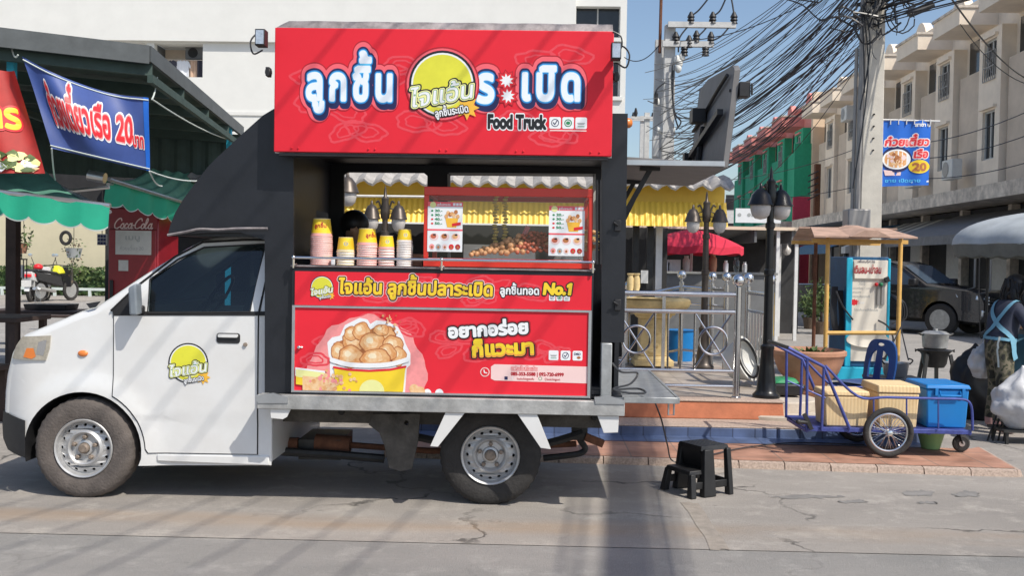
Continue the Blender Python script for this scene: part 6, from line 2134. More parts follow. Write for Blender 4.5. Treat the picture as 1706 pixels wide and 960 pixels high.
# awnings along the shopfronts
def awning(label, d0, d1, z_hi, z_lo, reach, m, m2=None, grp='shopfront awnings along the street'):
    t = thing('awning', label, 'awning', row_pt((d0 + d1) / 2, reach) + Vector((0, 0, z_lo)), 0, grp)
    n = max(2, int((d1 - d0) / 0.55))
    for pi, mm in enumerate((m, m2)):
        if mm is None: continue
        mb = MB(mm)
        for k in range(n):
            if m2 is not None and k % 2 != pi: continue
            a, b = d0 + (d1 - d0) * k / n, d0 + (d1 - d0) * (k + 1) / n
            p = [row_pt(a, 0.2) + Vector((0, 0, z_hi)), row_pt(b, 0.2) + Vector((0, 0, z_hi)), row_pt(b, reach) + Vector((0, 0, z_lo)), row_pt(a, reach) + Vector((0, 0, z_lo))]
            mb.hexa([v - Vector((0, 0, 0.03)) for v in p], p)
            mb.hexa([p[3] - Vector((0, 0, 0.25)), p[2] - Vector((0, 0, 0.25)), p[2] - Vector((0.03, 0, 0.25)), p[3] - Vector((0.03, 0, 0.25))], [p[3], p[2], p[2] - Vector((0.03, 0, 0)), p[3] - Vector((0.03, 0, 0))])
        mb.build('cloth' if pi == 0 else 'stripes', t)
    mb = MB('grille')
    for d in (d0 + 0.1, d1 - 0.1):
        q = row_pt(d, reach - 0.05)
        mb = MB('grille').tube([(q.x, q.y, 0), (q.x, q.y, z_lo)], 0.03, 8)
        mb.build('post', t)
    return t
awning('grey ribbed tin awning above the dark pickup', 3.5, 10.5, 3.35, 2.55, 2.5, 'awning_grey')
awning('grey and white striped awning between tin awning and blue one', 11.0, 15.5, 3.3, 2.4, 2.5, 'awning_grey', 'awning_white')
awning('dull blue cloth awning right of the concrete pole', 16.0, 22.0, 3.3, 2.4, 2.8, 'awning_blue')
awning('dark blue cloth awning left of the concrete pole', 22.5, 28.0, 3.2, 2.2, 4.2, 'awning_blue')
awning('small grey awning at the right frame edge', -3.5, 3.0, 3.35, 2.6, 2.4, 'awning_grey')
for i, (d, z, off, lb) in enumerate(((3.4, 4.5, 0.75, 'white air conditioner unit on the ledge near the right edge'), (9.6, 4.45, 0.78, 'white air conditioner unit low on the wall below the pole banner'), (13.0, 4.45, 0.78, 'small white air conditioner unit left under the pole banner'), (20.9, 7.9, 0.9, 'white air conditioner unit on a balcony left of the concrete pole'))):
    q = row_pt(d, off)
    t = thing('air_conditioner', lb, 'air conditioner', (q.x, q.y, z), ROW, 'outdoor air conditioner units on the shophouses', local=True)
    MB('ac_white').box(-0.16, 0.16, -0.42, 0.42, 0, 0.62).build('case', t, bevel=0.02)
    mb = MB('grille').lathe([(0.24, -0.165), (0.24, -0.175), (0.001, -0.18)], (0, 0.1, 0.32), 20, 'x')
    mb.build('fan_grille', t)

# white sign board on the far stalls
a, b = P(1226, 347, 27), P(1301, 372, 27)
sb = thing('sign_board', 'white shop sign board behind the black lamp globes', 'sign', (a.x, 27, b.z))
mb = MB('print_white').box(a.x, b.x, 27, 27.06, b.z, a.z)
mb.build('board', sb)
fnd = plane_fn((0, 27, 0), (1, 0, 0), (0, 0, 1), (0, -1, 0))
mb = MB()
for px in (1232, 1248, 1271):
    q = P(px, 358, 27)
    loops_to(mb, [circle(q.x, q.z, 0.05, 12)], fnd(0.006), 'print_grey')
q = P(1252, 361, 27); loops_to(mb, [[(q.x, q.z), (q.x + 0.3, q.z), (q.x + 0.3, q.z + 0.05), (q.x, q.z + 0.05)]], fnd(0.006), 'print_grey')
mb.build('marks', sb)

# ------------------------------------------------------------------ utility poles
def taper_pole(mb, x, y, z0, z1, w0, w1, d=None):
    d0, d1 = (d or w0), (d * w1 / w0 if d else w1)
    mb.hexa([(x - w0 / 2, y - d0 / 2, z0), (x + w0 / 2, y - d0 / 2, z0), (x + w0 / 2, y + d0 / 2, z0), (x - w0 / 2, y + d0 / 2, z0)],
            [(x - w1 / 2, y - d1 / 2, z1), (x + w1 / 2, y - d1 / 2, z1), (x + w1 / 2, y + d1 / 2, z1), (x - w1 / 2, y + d1 / 2, z1)])
UY = 15.6
ux = P(1447, 300, UY).x
ut = thing('utility_pole', 'thick square concrete utility pole carrying the cable tangle and blue banner', 'utility pole', (ux, UY, 0))
mb = MB('concrete_pole'); taper_pole(mb, ux, UY, 0, 9.2, 0.35, 0.26)
mb.build('pole', ut, bevel=0.012)
mb = MB('concrete_pole')
for py in (190, 210, 230, 250):
    q = P(1452, py, UY - 0.19); mb.use('seam').lathe([(0.014, UY - 0.1775 - 0.012), (0.014, UY - 0.14)], (ux, 0, q.z), 8, 'y')
mb.build('bolt_hole', ut)
mb = MB('grille')
xg = P(1433, 300, UY - 0.2).x
mb.tube([(xg - 0.02, UY - 0.14, 0.5), (xg + 0.01, UY - 0.14, 8.6)], 0.045, 8)
mb.tube([(xg - 0.085, UY - 0.1, 0.5), (xg - 0.07, UY - 0.1, 5.0)], 0.03, 8)
mb.build('conduit', ut)
MB('grille').box(xg - 0.26, xg + 0.08, UY - 0.5, UY - 0.2, 2.0, 2.5).build('meter_box', ut, bevel=0.02)
# junction tangle at the top
g = random.Random(21)
mb = MB('cable')
for k in range(36):
    a = Vector((ux + g.gauss(0.0, 0.20), UY - 0.18 + g.gauss(0, 0.12), 5.75 + g.gauss(0, 0.28)))
    pts = [a]
    for j in range(6):
        pts.append(pts[-1] + Vector((g.gauss(0, 0.16), g.gauss(0, 0.06), g.gauss(-0.02, 0.13))))
    mb.tube(smooth_line(pts, 3), g.choice([0.006, 0.009, 0.014]), 4, caps=False)
for k in range(4):
    a = Vector((ux + g.uniform(-0.3, 0.4), UY - 0.25, 5.6 + g.uniform(-0.2, 0.3)))
    pts = [a + Vector((0.18 * math.cos(t) * g.uniform(.8, 1.1), 0.02 * math.sin(3 * t), -0.22 + 0.24 * math.sin(t))) for t in np.linspace(0, 6.2, 14)]
    mb.tube(pts, 0.010, 4)
for k in range(3):
    a = Vector((ux + g.uniform(-0.25, -0.16), UY - 0.22, 5.6)); l = g.uniform(1.2, 3.2)
    mb.tube(smooth_line([a, a + Vector((g.uniform(-.1, .1), -0.02, -l * 0.4)), a + Vector((g.uniform(-.12, .12), 0, -l))], 4), 0.011, 4)
mb.use('black_plastic')
q = P(1535, 18, UY); mb.tube([q - Vector((0.18, 0, 0.06)), q + Vector((0.18, 0, 0.10))], 0.05, 10)
mb.build('cable_tangle', ut, flat=True)

# banner hanging from the pole
BYp = UY - 0.1
ba, bb = P(1468, 201, BYp), P(1552, 204, BYp)
bc, bd = P(1467, 311, BYp), P(1551, 307, BYp)
bt = thing('pole_banner', 'bright blue noodle shop banner hung beside the concrete pole', 'banner', ((ba.x + bb.x) / 2, BYp, bd.z))
Wd, Hh = bb.x - ba.x, ba.z - bc.z
def bfn(d):
    def fn(a, b):
        s = a / Wd
        y = BYp + 0.022 * math.sin(s * 14) * (0.4 + 0.6 * s) + 0.03 * (1 - b / Hh) * s - d
        return Vector((ba.x + a, y, bc.z + b + 0.03 * s * (1 - 2 * 0.2)))
    return fn
mb = MB('banner_bright').patch([(0, 0), (Wd, 0.02), (Wd, Hh), (0, Hh)], [], bfn(0), 0.06)
mb.build('cloth', bt)
class FineMB(MB):
    pass
def fnd(d): return bfn(d + 0.004)
A = lambda px, py: (P(px, py, BYp).x - ba.x, P(px, py, BYp).z - bc.z)
mb = MB()
text(mb, 'ก๋วยเตี๋ยว', fnd, *A(1473, 243), 0.165, [('print_white', 0.13, 0.001), ('print_pink', 0.075, 0.0018), ('print_red', 0.02, 0.0026)], width=A(1550, 0)[0] - A(1474, 0)[0], shear=0.12, h=1 / 30, step=0.25)
text(mb, 'เรือ', fnd, *A(1521, 264), 0.165, [('print_white', 0.13, 0.001), ('print_pink', 0.075, 0.0018), ('print_red', 0.02, 0.0026)], width=A(1548, 0)[0] - A(1522, 0)[0], shear=0.12, h=1 / 30, step=0.25)
text(mb, 'สาขา ๒', fnd, *A(1524, 212), 0.075, [('print_white', 0.05, 0.001)], width=A(1551, 0)[0] - A(1524, 0)[0], h=1 / 20, step=0.25)
cx, cz = A(1494, 266)
loops_to(mb, [circle(cx, cz, 0.24, 30, 0.20)], fnd(0.0006), 'print_navy', 0.06)
loops_to(mb, [circle(cx, cz, 0.22, 30, 0.155)], fnd(0.0030), 'print_white', 0.06)
loops_to(mb, [circle(cx, cz, 0.195, 30, 0.13)], fnd(0.0036), 'print_food', 0.06)
for k in range(16):
    a, q = g.uniform(0, 6.28), g.uniform(0, 0.8)
    loops_to(mb, [circle(cx + 0.19 * q * math.cos(a), cz + 0.12 * q * math.sin(a), g.uniform(0.02, 0.045), 8)], fnd(0.004 + k * 1e-4), g.choice(['print_food_pale', 'print_food_dark', 'print_blush']))
loops_to(mb, [[(cx - 0.2, cz - 0.16), (cx + 0.07, cz - 0.2), (cx + 0.06, cz - 0.25), (cx - 0.17, cz - 0.25)]], fnd(0.0058), 'print_blush')
cx, cz = A(1532, 279)
loops_to(mb, [circle(cx, cz, 0.165, 28, 0.105)], fnd(0.006), 'print_yellow', 0.06)
text(mb, '20', fnd, cx, cz - 0.062, 0.165, [('print_gold', 0.08, 0.007), ('print_food_dark', 0.045, 0.008)], 'c', width=0.22, h=1 / 24, step=0.25)
text(mb, 'ขาย เปิดขาย', fnd, *A(1474, 304), 0.075, [('print_sky', 0.02, 0.001)], width=0.55, h=1 / 20, step=0.25)
loops_to(mb, [[A(1519, 306), A(1549, 305), A(1549, 302), A(1520, 304)]], fnd(0.001), 'print_white')
mb.build('lettering', bt)
mb = MB('white_post').tube([P(1462, 199, BYp), P(1566, 202, BYp)], 0.014, 6)
for k in range(7):
    q = P(1470 + 13.3 * k, 201, BYp); mb.box(q.x - 0.006, q.x + 0.006, BYp - 0.02, BYp + 0.02, q.z - 0.06, q.z + 0.02)
mb.build('hanging_rod', bt)

# the pole with crossarms down the street
VY = 26.0
vx = P(1109, 200, VY).x
vt = thing('utility_pole', 'white concrete power pole with two crossarms and black insulators', 'utility pole', (vx, VY, 0))
V = lambda px, py, Y=VY: P(px, py, Y)
mb = MB('concrete_far')
q = V(1117, 40)
taper_pole(mb, V(1114, 150).x, VY, 0, V(1115, 42).z, 0.36, 0.26)
taper_pole(mb, V(1101, 150).x, VY + 0.5, 0, V(1103, 60).z, 0.30, 0.22)
mb.build('pole', vt)
mb = MB('concrete_far')
for a, b, h in ((1111, 1223, 44), (1102, 1186, 76)):
    p_, q_ = V(a, h), V(b, h)
    m2 = MB('concrete_far'); m2.bar((p_.x, VY - 0.22, p_.z), (q_.x, VY - 0.22, p_.z), 0.13, 0.14)
    m2.build('crossarm', vt)
for px, py in ((1149, 33), (1185, 33), (1220, 33), (1124, 66), (1146, 72), (1158, 64), (1182, 66), (1138, 86), (1173, 86)):
    q = V(px, py)
    MB('black_plastic').lathe([(0.05, -0.16), (0.10, -0.15), (0.07, -0.08), (0.10, -0.06), (0.07, 0.0), (0.10, 0.02), (0.06, 0.10), (0.03, 0.16)], (q.x, VY - 0.22, q.z), 10).build('insulator', vt)
mb = MB('rust').tube([V(1102, -20), V(1099, 88)], 0.04, 6); mb.build('lightning_rod', vt)
mb = MB('cable')
for a in (((1149, 30), (1160, 22), (1172, 8), (1184, -8)), ((1186, 30), (1196, 22), (1204, 6), (1210, -10)), ((1220, 30), (1217, 10), (1213, -10)), ((1146, 45), (1130, 66), (1128, 90)), ((1180, 38), (1172, 52), (1160, 64)), ((1218, 40), (1200, 62), (1186, 70)),
          ((1118, 110), (1117, 150), (1122, 190), (1132, 205), (1124, 218)), ((1120, 120), (1119, 180), (1128, 216)), ((1106, 140), (1092, 152), (1090, 168))):
    mb.tube(smooth_line([V(*p) - Vector((0, 0.25, 0)) for p in a], 5), 0.022, 5)
mb.build('jumper_wire', vt)
for px, py in ((1130, 108), (1126, 102), (1134, 98), (1128, 116), (1092, 172)):
    q = V(px, py); MB('ac_white').ball((q.x, VY - 0.2, q.z), 0.09, 10, 1, 1, 1.4).build('arrester', vt)
mb = MB('black_plastic').box(V(1088, 160).x, V(1094, 160).x, VY - 0.3, VY - 0.1, V(1090, 176).z, V(1090, 158).z)
MB('ac_white').tube([V(1095, 217), V(1124, 217)], 0.10, 10).build('bracket_drum', vt)
mb.build('fuse_switch', vt)
mb = MB('concrete_far').box(V(1086, 245).x, V(1095, 245).x, VY - 0.3, VY, V(1090, 262).z, V(1090, 228).z)
mb.build('transformer_box', vt)
for i, (px, a, b, Y) in enumerate(((1078, 205, 192, 60), (1070, 213, 194, 75))):
    q = P(px, 215, Y)
    t = thing('utility_pole', ['small far utility pole beside the orange beacon, upper crossarm', 'smaller far utility pole just left of the orange beacon'][i], 'utility pole', (q.x, Y, 0))
    MB('concrete_far').box(q.x - 0.15, q.x + 0.15, Y, Y + 0.3, 0, q.z + 1.0).build('pole', t)
    MB('concrete_far').box(q.x - 1.0, q.x + 0.9, Y - 0.1, Y - 0.004, q.z + 0.6, q.z + 0.75).build('crossarm', t)
    for s in (-0.7, 0.75):
        MB('black_plastic').lathe([(0.08, 0), (0.12, 0.2), (0.05, 0.5)], (q.x + s, Y - 0.05, q.z + 0.75), 8).build('insulator', t)
q = P(1362, 330, 48)
t = thing('utility_pole', 'short brown utility pole in front of the cream end wall', 'utility pole', (q.x, 48, 0))
MB('rust').box(q.x - 0.13, q.x + 0.13, 48, 48.25, 0, P(1362, 273, 48).z).build('pole', t)
mb = MB('cable')
for k in range(5):
    z = P(1362, 285 + 10 * k, 48).z
    mb.tube([(q.x, 47.95, z), (q.x - 0.5, 47.9, z - 0.25)], 0.03, 4)
mb.build('wire_stub', t)

# ------------------------------------------------------------------ cables
g = random.Random(77)
def sag_line(a, b, sag, n=14, wob=0.0):
    a, b = Vector(a), Vector(b)
    out = []
    ph = g.uniform(0, 6.28)
    for i in range(n + 1):
        t = i / n
        p = a.lerp(b, t)
        p.z -= sag * 4 * t * (1 - t)
        p.z += wob * math.sin(t * 17 + ph) * math.sin(math.pi * t)
        p.x += wob * math.sin(t * 11 + ph * 2) * math.sin(math.pi * t)
        out.append(p)
    return out
CL = 'black overhead cable in the bundle slung between the two concrete poles'
for k in range(78):
    u = (k + g.uniform(-1.5, 1.5)) / 77
    z1 = 5.0 + 1.9 * u + g.gauss(0, 0.13)
    a = Vector((ux - 0.05 + g.gauss(0, 0.10), UY - 0.15 + g.gauss(0, 0.1), z1))
    b = Vector((vx + g.gauss(0.0, 0.3), VY - 0.3 + g.gauss(0, 0.25), 3.5 + 2.9 * u + g.gauss(0, 0.25)))
    sag = max(0.05, g.gauss(0.5, 0.3))
    mb = MB('cable').tube(sag_line(a, b, sag, 14, 0.006), g.choice([0.0055, 0.007, 0.007, 0.009, 0.014]), 4, caps=False)
    tag(mb.build('overhead_cable'), CL, 'cable', 'overhead cables between the concrete poles')
for k in range(26):
    a = Vector((ux + g.gauss(0.05, 0.1), UY - 0.15, 5.62 + g.gauss(0, 0.16)))
    b = Vector((9.6 + g.gauss(0, 0.7), 9.0 + g.gauss(0, 0.7), 6.4 + g.gauss(0, 0.35)))
    mb = MB('cable').tube(sag_line(a, b, abs(g.gauss(0.12, 0.1)), 10, 0.015), g.choice([0.006, 0.008, 0.012]), 4, caps=False)
    tag(mb.build('overhead_cable'), 'black overhead cable leaving the concrete pole towards the upper right', 'cable', 'overhead cables leaving to the upper right')
for (p, q, lb) in (((1580, -10, 18), (1720, 135, 30), 'thick black cable crossing the beige shophouses at upper right'), ((1470, 262, 30), (1720, 222, 24), 'thin wire crossing the beige facades below the balconies'),
                   ((1470, 240, 30), (1720, 182, 22), 'thin wire crossing the beige facades at balcony height'), ((1470, 292, 32), (1720, 268, 26), 'thin wire crossing the beige facades level with the banner foot'),
                   ((1600, 40, 22), (1720, 142, 24), 'thin pale wire slanting down over the rightmost shophouse'), ((1210, 300, 40), (1470, 230, 34), 'thin wire in front of the pink and green terrace'),
                   ((1210, 330, 40), (1470, 300, 34), 'lower thin wire in front of the pink and green terrace'), ((1040, 95, 26), (1100, 72, 26), 'thin wire from the white building to the power pole'), ((1120, 68, 26), (1360, -5, 22), 'thin wire rising from the power pole to the upper right')):
    a, b = P(*p), P(*q)
    mb = MB('cable').tube(sag_line(a, b, 0.25, 12, 0.0), 0.020 if 'thick' in lb else 0.012, 4, caps=False)
    tag(mb.build('overhead_wire'), lb, 'cable')
# unseen cables added over the camera to throw the soft streaks on the road
def quad_x(Y):
    return 4.29 + 0.10 * Y - 0.0032 * Y * Y
for k in range(38):
    dx, dz = g.gauss(0, 0.12), g.gauss(0, 0.10)
    pts = []
    for i in range(16):
        Y = 15.4 - 30 * i / 15
        s = min(1.0, (15.4 - Y) / 3)
        x = quad_x(Y) if Y > -2 else quad_x(-2) + (Y + 2) * 0.12
        pts.append(Vector((x + dx * s, Y, 6.75 + dz * s - 0.3 * math.sin(math.pi * i / 15))))
    tag(MB('cable').tube(pts, 0.0135, 4, caps=False).build('overhead_cable'), 'unseen black overhead cable added above the camera to shade the road', 'cable', 'unseen cables added above the camera')
for k in range(9):  # fan of cables added out of view for the thinner shadow streaks
    a = Vector((5.15, 15.4, 7.0)); b = Vector((-5 + 0.8 * k + g.uniform(-.2, .2), -12, 7.4))
    tag(MB('cable').tube(sag_line(a, b, 0.4, 14), 0.010, 4, caps=False).build('overhead_cable'), 'unseen black overhead cable fanning across the road, added for its shadow', 'cable', 'unseen cables added to streak the road')
# ------------------------------------------------------------------ the white apartment block behind everything on the left
WY = 43.0
w_ = lambda px, py, Y=WY: P(px, py, Y)
bx1 = w_(1043, 100).x
bt = thing('apartment_building', 'long white apartment building with a laundry balcony opening', 'building', (-14, WY, 0))
Hb = 17.0
def wz(py, px=300): return w_(px, py).z
def rect(a, b, c, d): return [(w_(a, c).x, w_((a + b) / 2, d).z), (w_(b, c).x, w_((a + b) / 2, d).z), (w_(b, c).x, w_((a + b) / 2, c).z), (w_(a, c).x, w_((a + b) / 2, c).z)]
ops = [rect(164, 244, 71, 128), rect(257, 338, 72, 128), rect(960, 1034, 10, 62), rect(960, 1034, 100, 160), rect(960, 1034, 200, 262), rect(164, 244, 240, 290), rect(257, 338, 240, 290)]
mb = MB('white_wall')
mb.patch([(-60, 0.0), (bx1, 0.0), (bx1, Hb), (-60, Hb)], ops, lambda x, z: Vector((x, WY, z)), 0, lambda x, z: Vector((x, WY + 0.35, z)))
mb.box(-60, bx1, WY + 0.351, WY + 12, Hb - 0.3, Hb)
mb.box(bx1 - 0.3, bx1, WY + 0.351, WY + 12, 0, Hb - 0.31)
zb1 = wz(73, 600)
mb.box(-60, w_(958, 60).x, WY - 0.22, WY - 0.002, zb1, zb1 + 4.5)
mb.box(-60, w_(958, 60).x, WY - 0.05, WY - 0.002, wz(192, 400), wz(186, 400))
mb.build('wall', bt)
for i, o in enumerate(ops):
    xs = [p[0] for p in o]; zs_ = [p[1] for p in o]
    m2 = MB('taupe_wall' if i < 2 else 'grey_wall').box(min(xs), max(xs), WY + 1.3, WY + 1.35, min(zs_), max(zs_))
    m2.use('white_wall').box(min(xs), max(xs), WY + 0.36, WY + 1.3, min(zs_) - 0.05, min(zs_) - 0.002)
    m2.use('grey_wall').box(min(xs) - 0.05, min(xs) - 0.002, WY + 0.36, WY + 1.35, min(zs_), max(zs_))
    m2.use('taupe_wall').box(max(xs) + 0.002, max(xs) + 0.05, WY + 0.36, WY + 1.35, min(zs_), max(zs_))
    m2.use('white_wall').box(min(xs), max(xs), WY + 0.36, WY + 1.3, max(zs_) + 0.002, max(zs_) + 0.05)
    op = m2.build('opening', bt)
    if i >= 2:
        w = (max(xs) - min(xs))
        m3 = MB('window_frame')
        for k in range(3):
            m3.box(min(xs) + k * w / 2 - 0.03, min(xs) + k * w / 2 + 0.03, WY + 0.36, WY + 0.41, min(zs_), max(zs_))
        m3.build('frame', op)
        MB('window_dark').box(min(xs), max(xs), WY + 0.42, WY + 0.44, min(zs_), max(zs_)).build('pane', op)
        MB('white_wall').box(min(xs) - 0.1, max(xs) + 0.1, WY - 0.12, WY - 0.003, min(zs_) - 0.18, min(zs_) - 0.02).build('sill', op)
# laundry and fan unit in the opening
q = w_(316, 82)
t = thing('air_conditioner', 'dark fan unit hanging at the top of the laundry opening', 'air conditioner', (q.x, WY + 0.8, q.z))
MB('grey_wall').box(q.x - 0.45, q.x + 0.45, WY + 0.7, WY + 1.1, q.z - 0.28, q.z + 0.25).build('case', t, bevel=0.03)
MB('seam').lathe([(0.22, WY + 0.695), (0.22, WY + 0.68), (0.001, WY + 0.67)], (q.x - 0.1, 0, q.z), 20, 'y').build('fan_grille', t)
ln = w_(300, 96).z
mb = MB('stainless').tube([(w_(258, 96).x, WY + 0.45, ln), (w_(337, 96).x, WY + 0.45, ln)], 0.02, 6)
tag(mb.build('clothes_rail'), 'thin rail the laundry hangs from in the white building', 'rail')
for px, w, h, m, lb in ((280, 0.46, 0.75, 'shirt_dark', 'black shirt hung leftmost on the laundry rail'), (293, 0.30, 0.70, 'shirt_white', 'white shirt hanging next to the black one'), (303, 0.36, 0.72, 'shirt_white', 'white shirt with raised sleeve, right of the other white one'),
                        (316, 0.34, 0.74, 'shirt_tan', 'tan towel hanging right of the white shirts'), (328, 0.30, 0.76, 'shirt_dark', 'dark cloth hanging at the right end of the laundry rail')):
    q = w_(px, 96)
    z = ln - 0.02
    mb = MB(m)
    if 'towel' in lb or 'cloth' in lb:
        mb.grid(lambda s, t_: Vector((q.x + (s - .5) * w, WY + 0.45 + 0.03 * math.sin(s * 12 + px), z - h * t_)), 10, 6)
    else:
        o = [(-w * .12, 0), (-w * .42, -0.05), (-w * .72, -0.30), (-w * .58, -0.36), (-w * .42, -0.22), (-w * .46, -h), (w * .46, -h), (w * .42, -0.22), (w * .58, -0.36), (w * .72, -0.30), (w * .42, -0.05), (w * .12, 0), (0, -0.05)]
        mb.patch(o, [], lambda a, b: Vector((q.x + a, WY + 0.44 + 0.03 * math.sin(a * 18 + px), z + b)), 0.08, lambda a, b: Vector((q.x + a, WY + 0.47 + 0.03 * math.sin(a * 18 + px), z + b)))
    tag(mb.build('laundry'), lb, 'laundry', 'laundry on the balcony rail')

# cream wall, hedge, rail and potted plants below it
CWY = 40.0
cwl = lambda px, py, Y=CWY: P(px, py, Y)
mb = MB('cream_wall').box(-60, cwl(470, 400).x, CWY, CWY + 0.25, 0, cwl(80, 330).z)
tag(mb.build('cream_wall'), 'long cream wall behind the hedge on the left', 'wall')
g = random.Random(9)
HY = 38.6
hx0, hx1 = P(-40, 470, HY).x, P(190, 470, HY).x
hz0, hz1 = 0.0, P(80, 444, HY).z
mb = MB('leaf')
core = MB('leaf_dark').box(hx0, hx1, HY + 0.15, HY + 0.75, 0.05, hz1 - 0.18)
for k in range(5200):
    x, y, z = g.uniform(hx0, hx1), HY + 0.45 + g.uniform(-0.5, 0.35), g.uniform(0.02, hz1)
    n_ = noise.noise(Vector((x * 1.4, y, z * 1.4)))
    y -= 0.15 * n_
    if z > hz1 - 0.2 and n_ < -0.05: continue
    s = g.uniform(0.05, 0.11)
    a = Vector((g.gauss(0, 1), g.gauss(0, 1), g.gauss(0, 1))).normalized() * s
    b = a.cross(Vector((g.gauss(0, 1), g.gauss(0, 1), g.gauss(0, 1)))).normalized() * s * 0.55
    c_ = Vector((x, y, z))
    mb.use('leaf_pale' if n_ + g.uniform(-.2, .2) > 0.1 else ('leaf' if g.random() < 0.6 else 'leaf_dark'))
    mb.add([c_ - a, c_ + b, c_ + a, c_ - b], [(0, 1, 2, 3)])
hd = thing('hedge', 'clipped leafy green hedge in front of the cream wall', 'hedge', ((hx0 + hx1) / 2, HY + 0.4, 0))
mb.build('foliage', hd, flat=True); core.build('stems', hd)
mb = MB('trim_white')
zr1 = P(80, 481, 38).z
mb.bar((hx0, 38.0, zr1), (hx1, 38.0, zr1), 0.07, 0.10)
for k in range(9):
    x = hx0 + (hx1 - hx0) * k / 8; mb.box(x - 0.05, x + 0.05, 37.96, 38.04, 0, zr1)
tag(mb.build('low_rail'), 'low white rail along the foot of the hedge', 'railing')
def leafy(mb, c, r, n, sz, drop=0.0, ms=('leaf', 'leaf_pale', 'leaf_dark')):
    for k in range(n):
        d = Vector((g.gauss(0, 1), g.gauss(0, 1), g.gauss(0, 1))).normalized() * r * g.uniform(0.3, 1.0)
        p = Vector(c) + d - Vector((0, 0, drop * g.random() ** 2))
        a = Vector((g.gauss(0, 1), g.gauss(0, 1), g.gauss(0, 1))).normalized() * sz * g.uniform(.6, 1.2)
        b = a.cross(Vector((g.gauss(0, 1), g.gauss(0, 1), 1))).normalized() * sz * 0.4
        mb.use(g.choice(ms)).add([p - a, p + b, p + a, p - b], [(0, 1, 2, 3)])
PYY = 16.0
q = P(36, 410, PYY)
t = thing('hanging_plant', 'leafy plant in a terracotta pot hung beside the dark column', 'plant', (q.x, PYY, q.z))
mb = MB('clay').lathe([(0.07, q.z - 0.12), (0.10, q.z + 0.02), (0.115, q.z + 0.04), (0.09, q.z + 0.04)], (q.x, PYY, 0), 20); mb.build('pot', t)
mb = MB(); leafy(mb, (q.x + 0.02, PYY, q.z + 0.16), 0.20, 90, 0.045, 0.2); mb.build('foliage', t, flat=True)
mb = MB('iron')
for s in (-0.05, 0.05): mb.tube([(q.x + s, PYY, q.z + 0.05), (q.x, PYY, q.z + 1.1)], 0.005, 4)
mb.build('hanger', t)
q = P(36, 450, 15.5)
t = thing('lantern', 'small dark hanging lantern frame below the potted plant', 'lantern', (q.x, 15.5, q.z))
mb = MB('iron')
for a in (-0.055, 0.055):
    for b in (-0.05, 0.05): mb.box(q.x + a - 0.006, q.x + a + 0.006, 15.5 + b - 0.006, 15.5 + b + 0.006, q.z - 0.14, q.z + 0.16)
mb.box(q.x - 0.065, q.x + 0.065, 15.44, 15.56, q.z + 0.16, q.z + 0.18); mb.tube([(q.x, 15.5, q.z + 0.18), (q.x, 15.5, q.z + 0.35)], 0.008, 5)
mb.build('frame', t); MB('paper').box(q.x - 0.03, q.x + 0.03, 15.47, 15.53, q.z - 0.12, q.z + 0.08).build('shade', t)
q = P(123, 415, 20)
t = thing('hanging_plant', 'mossy hanging basket of dry trailing ferns on the cream wall', 'plant', (q.x, 20, q.z))
mb = MB('print_grey').lathe([(0.12, q.z - 0.18), (0.16, q.z), (0.17, q.z + 0.02), (0.14, q.z + 0.02)], (q.x, 20, 0), 18); mb.build('basket', t)
mb = MB(); leafy(mb, (q.x, 20, q.z + 0.08), 0.24, 150, 0.04, 0.65, ('leaf_dark', 'soil', 'leaf')); mb.build('foliage', t, flat=True)
MB('rubber').tube([(q.x - 0.12 + 0.10 * math.cos(a), 19.9, q.z + 0.22 + 0.12 * math.sin(a)) for a in np.linspace(0, 6.28, 20)[:-1]], 0.035, 6, closed=True).build('ring', t)
mb = MB('iron').tube([(q.x, 20, q.z), (q.x, 20, q.z + 1.3)], 0.007, 4); mb.build('hanger', t)

# ------------------------------------------------------------------ open-sided restaurant on the left
RZ = 3.37
def rp(px, py): return G(px, py, RZ)
c0 = rp(248, 93); c1 = rp(0, 64); c2 = rp(404, 222)
dl = (c1 - c0).normalized()
c1 = c0 + dl * 4.2
back = c2 - c0
rt = thing('restaurant_roof', 'dark green sheet metal roof of the open restaurant on the left', 'roof', (c0.x, c0.y, 0))
c3 = c1 + back
mb = MB('roof_green')
def rf(s, t_): return c0.lerp(c1, s) + back * t_
nrib = 44
pts = []
for i in range(nrib + 1):
    for j in (0, 1):
        p = rf(i / nrib, j).copy(); p.z += 0.025 * (i % 2); pts.append(p)
mb.add(pts, [(2 * i, 2 * i + 1, 2 * i + 3, 2 * i + 2) for i in range(nrib)])
mb.build('roof_sheet', rt)
mb = MB('roof_fascia')
up = Vector((0, 0, 1))
for a, b, h0, h1 in ((c0, c1, -0.07, 0.09), (c0, c2, -0.05, 0.09)):
    d = (b - a).normalized(); s = d.cross(up) * 0.02
    mb.hexa([a - s + up * h0, b - s + up * h0, b + s + up * h0, a + s + up * h0], [a - s + up * h1, b - s + up * h1, b + s + up * h1, a + s + up * h1])
mb.build('fascia', rt)
for t_ in (0.02, 0.27, 0.52, 0.78, 0.98):
    a, b = rf(0.0, t_), rf(1.0, t_)
    MB('roof_green').bar(a - up * 0.10, b - up * 0.10, 0.06, 0.12).build('purlin', rt)
for s_ in (0.0, 0.5):
    a, b = rf(s_, 0.01), rf(s_, 0.99)
    MB('roof_green').bar(a - up * 0.19, b - up * 0.19, 0.05, 0.07).build('beam', rt)
mb = MB('roof_green')
e0, e1 = rf(-0.0, 1.0), rf(1.0, 1.0)  # added sheet standing in for the dark interior below the roof
sk_ = [e0.lerp(e1, k / 80) + Vector((0, 0.03 * (k % 4 > 1), 0)) - up * h_ for k in range(81) for h_ in (0.02, 0.72)]
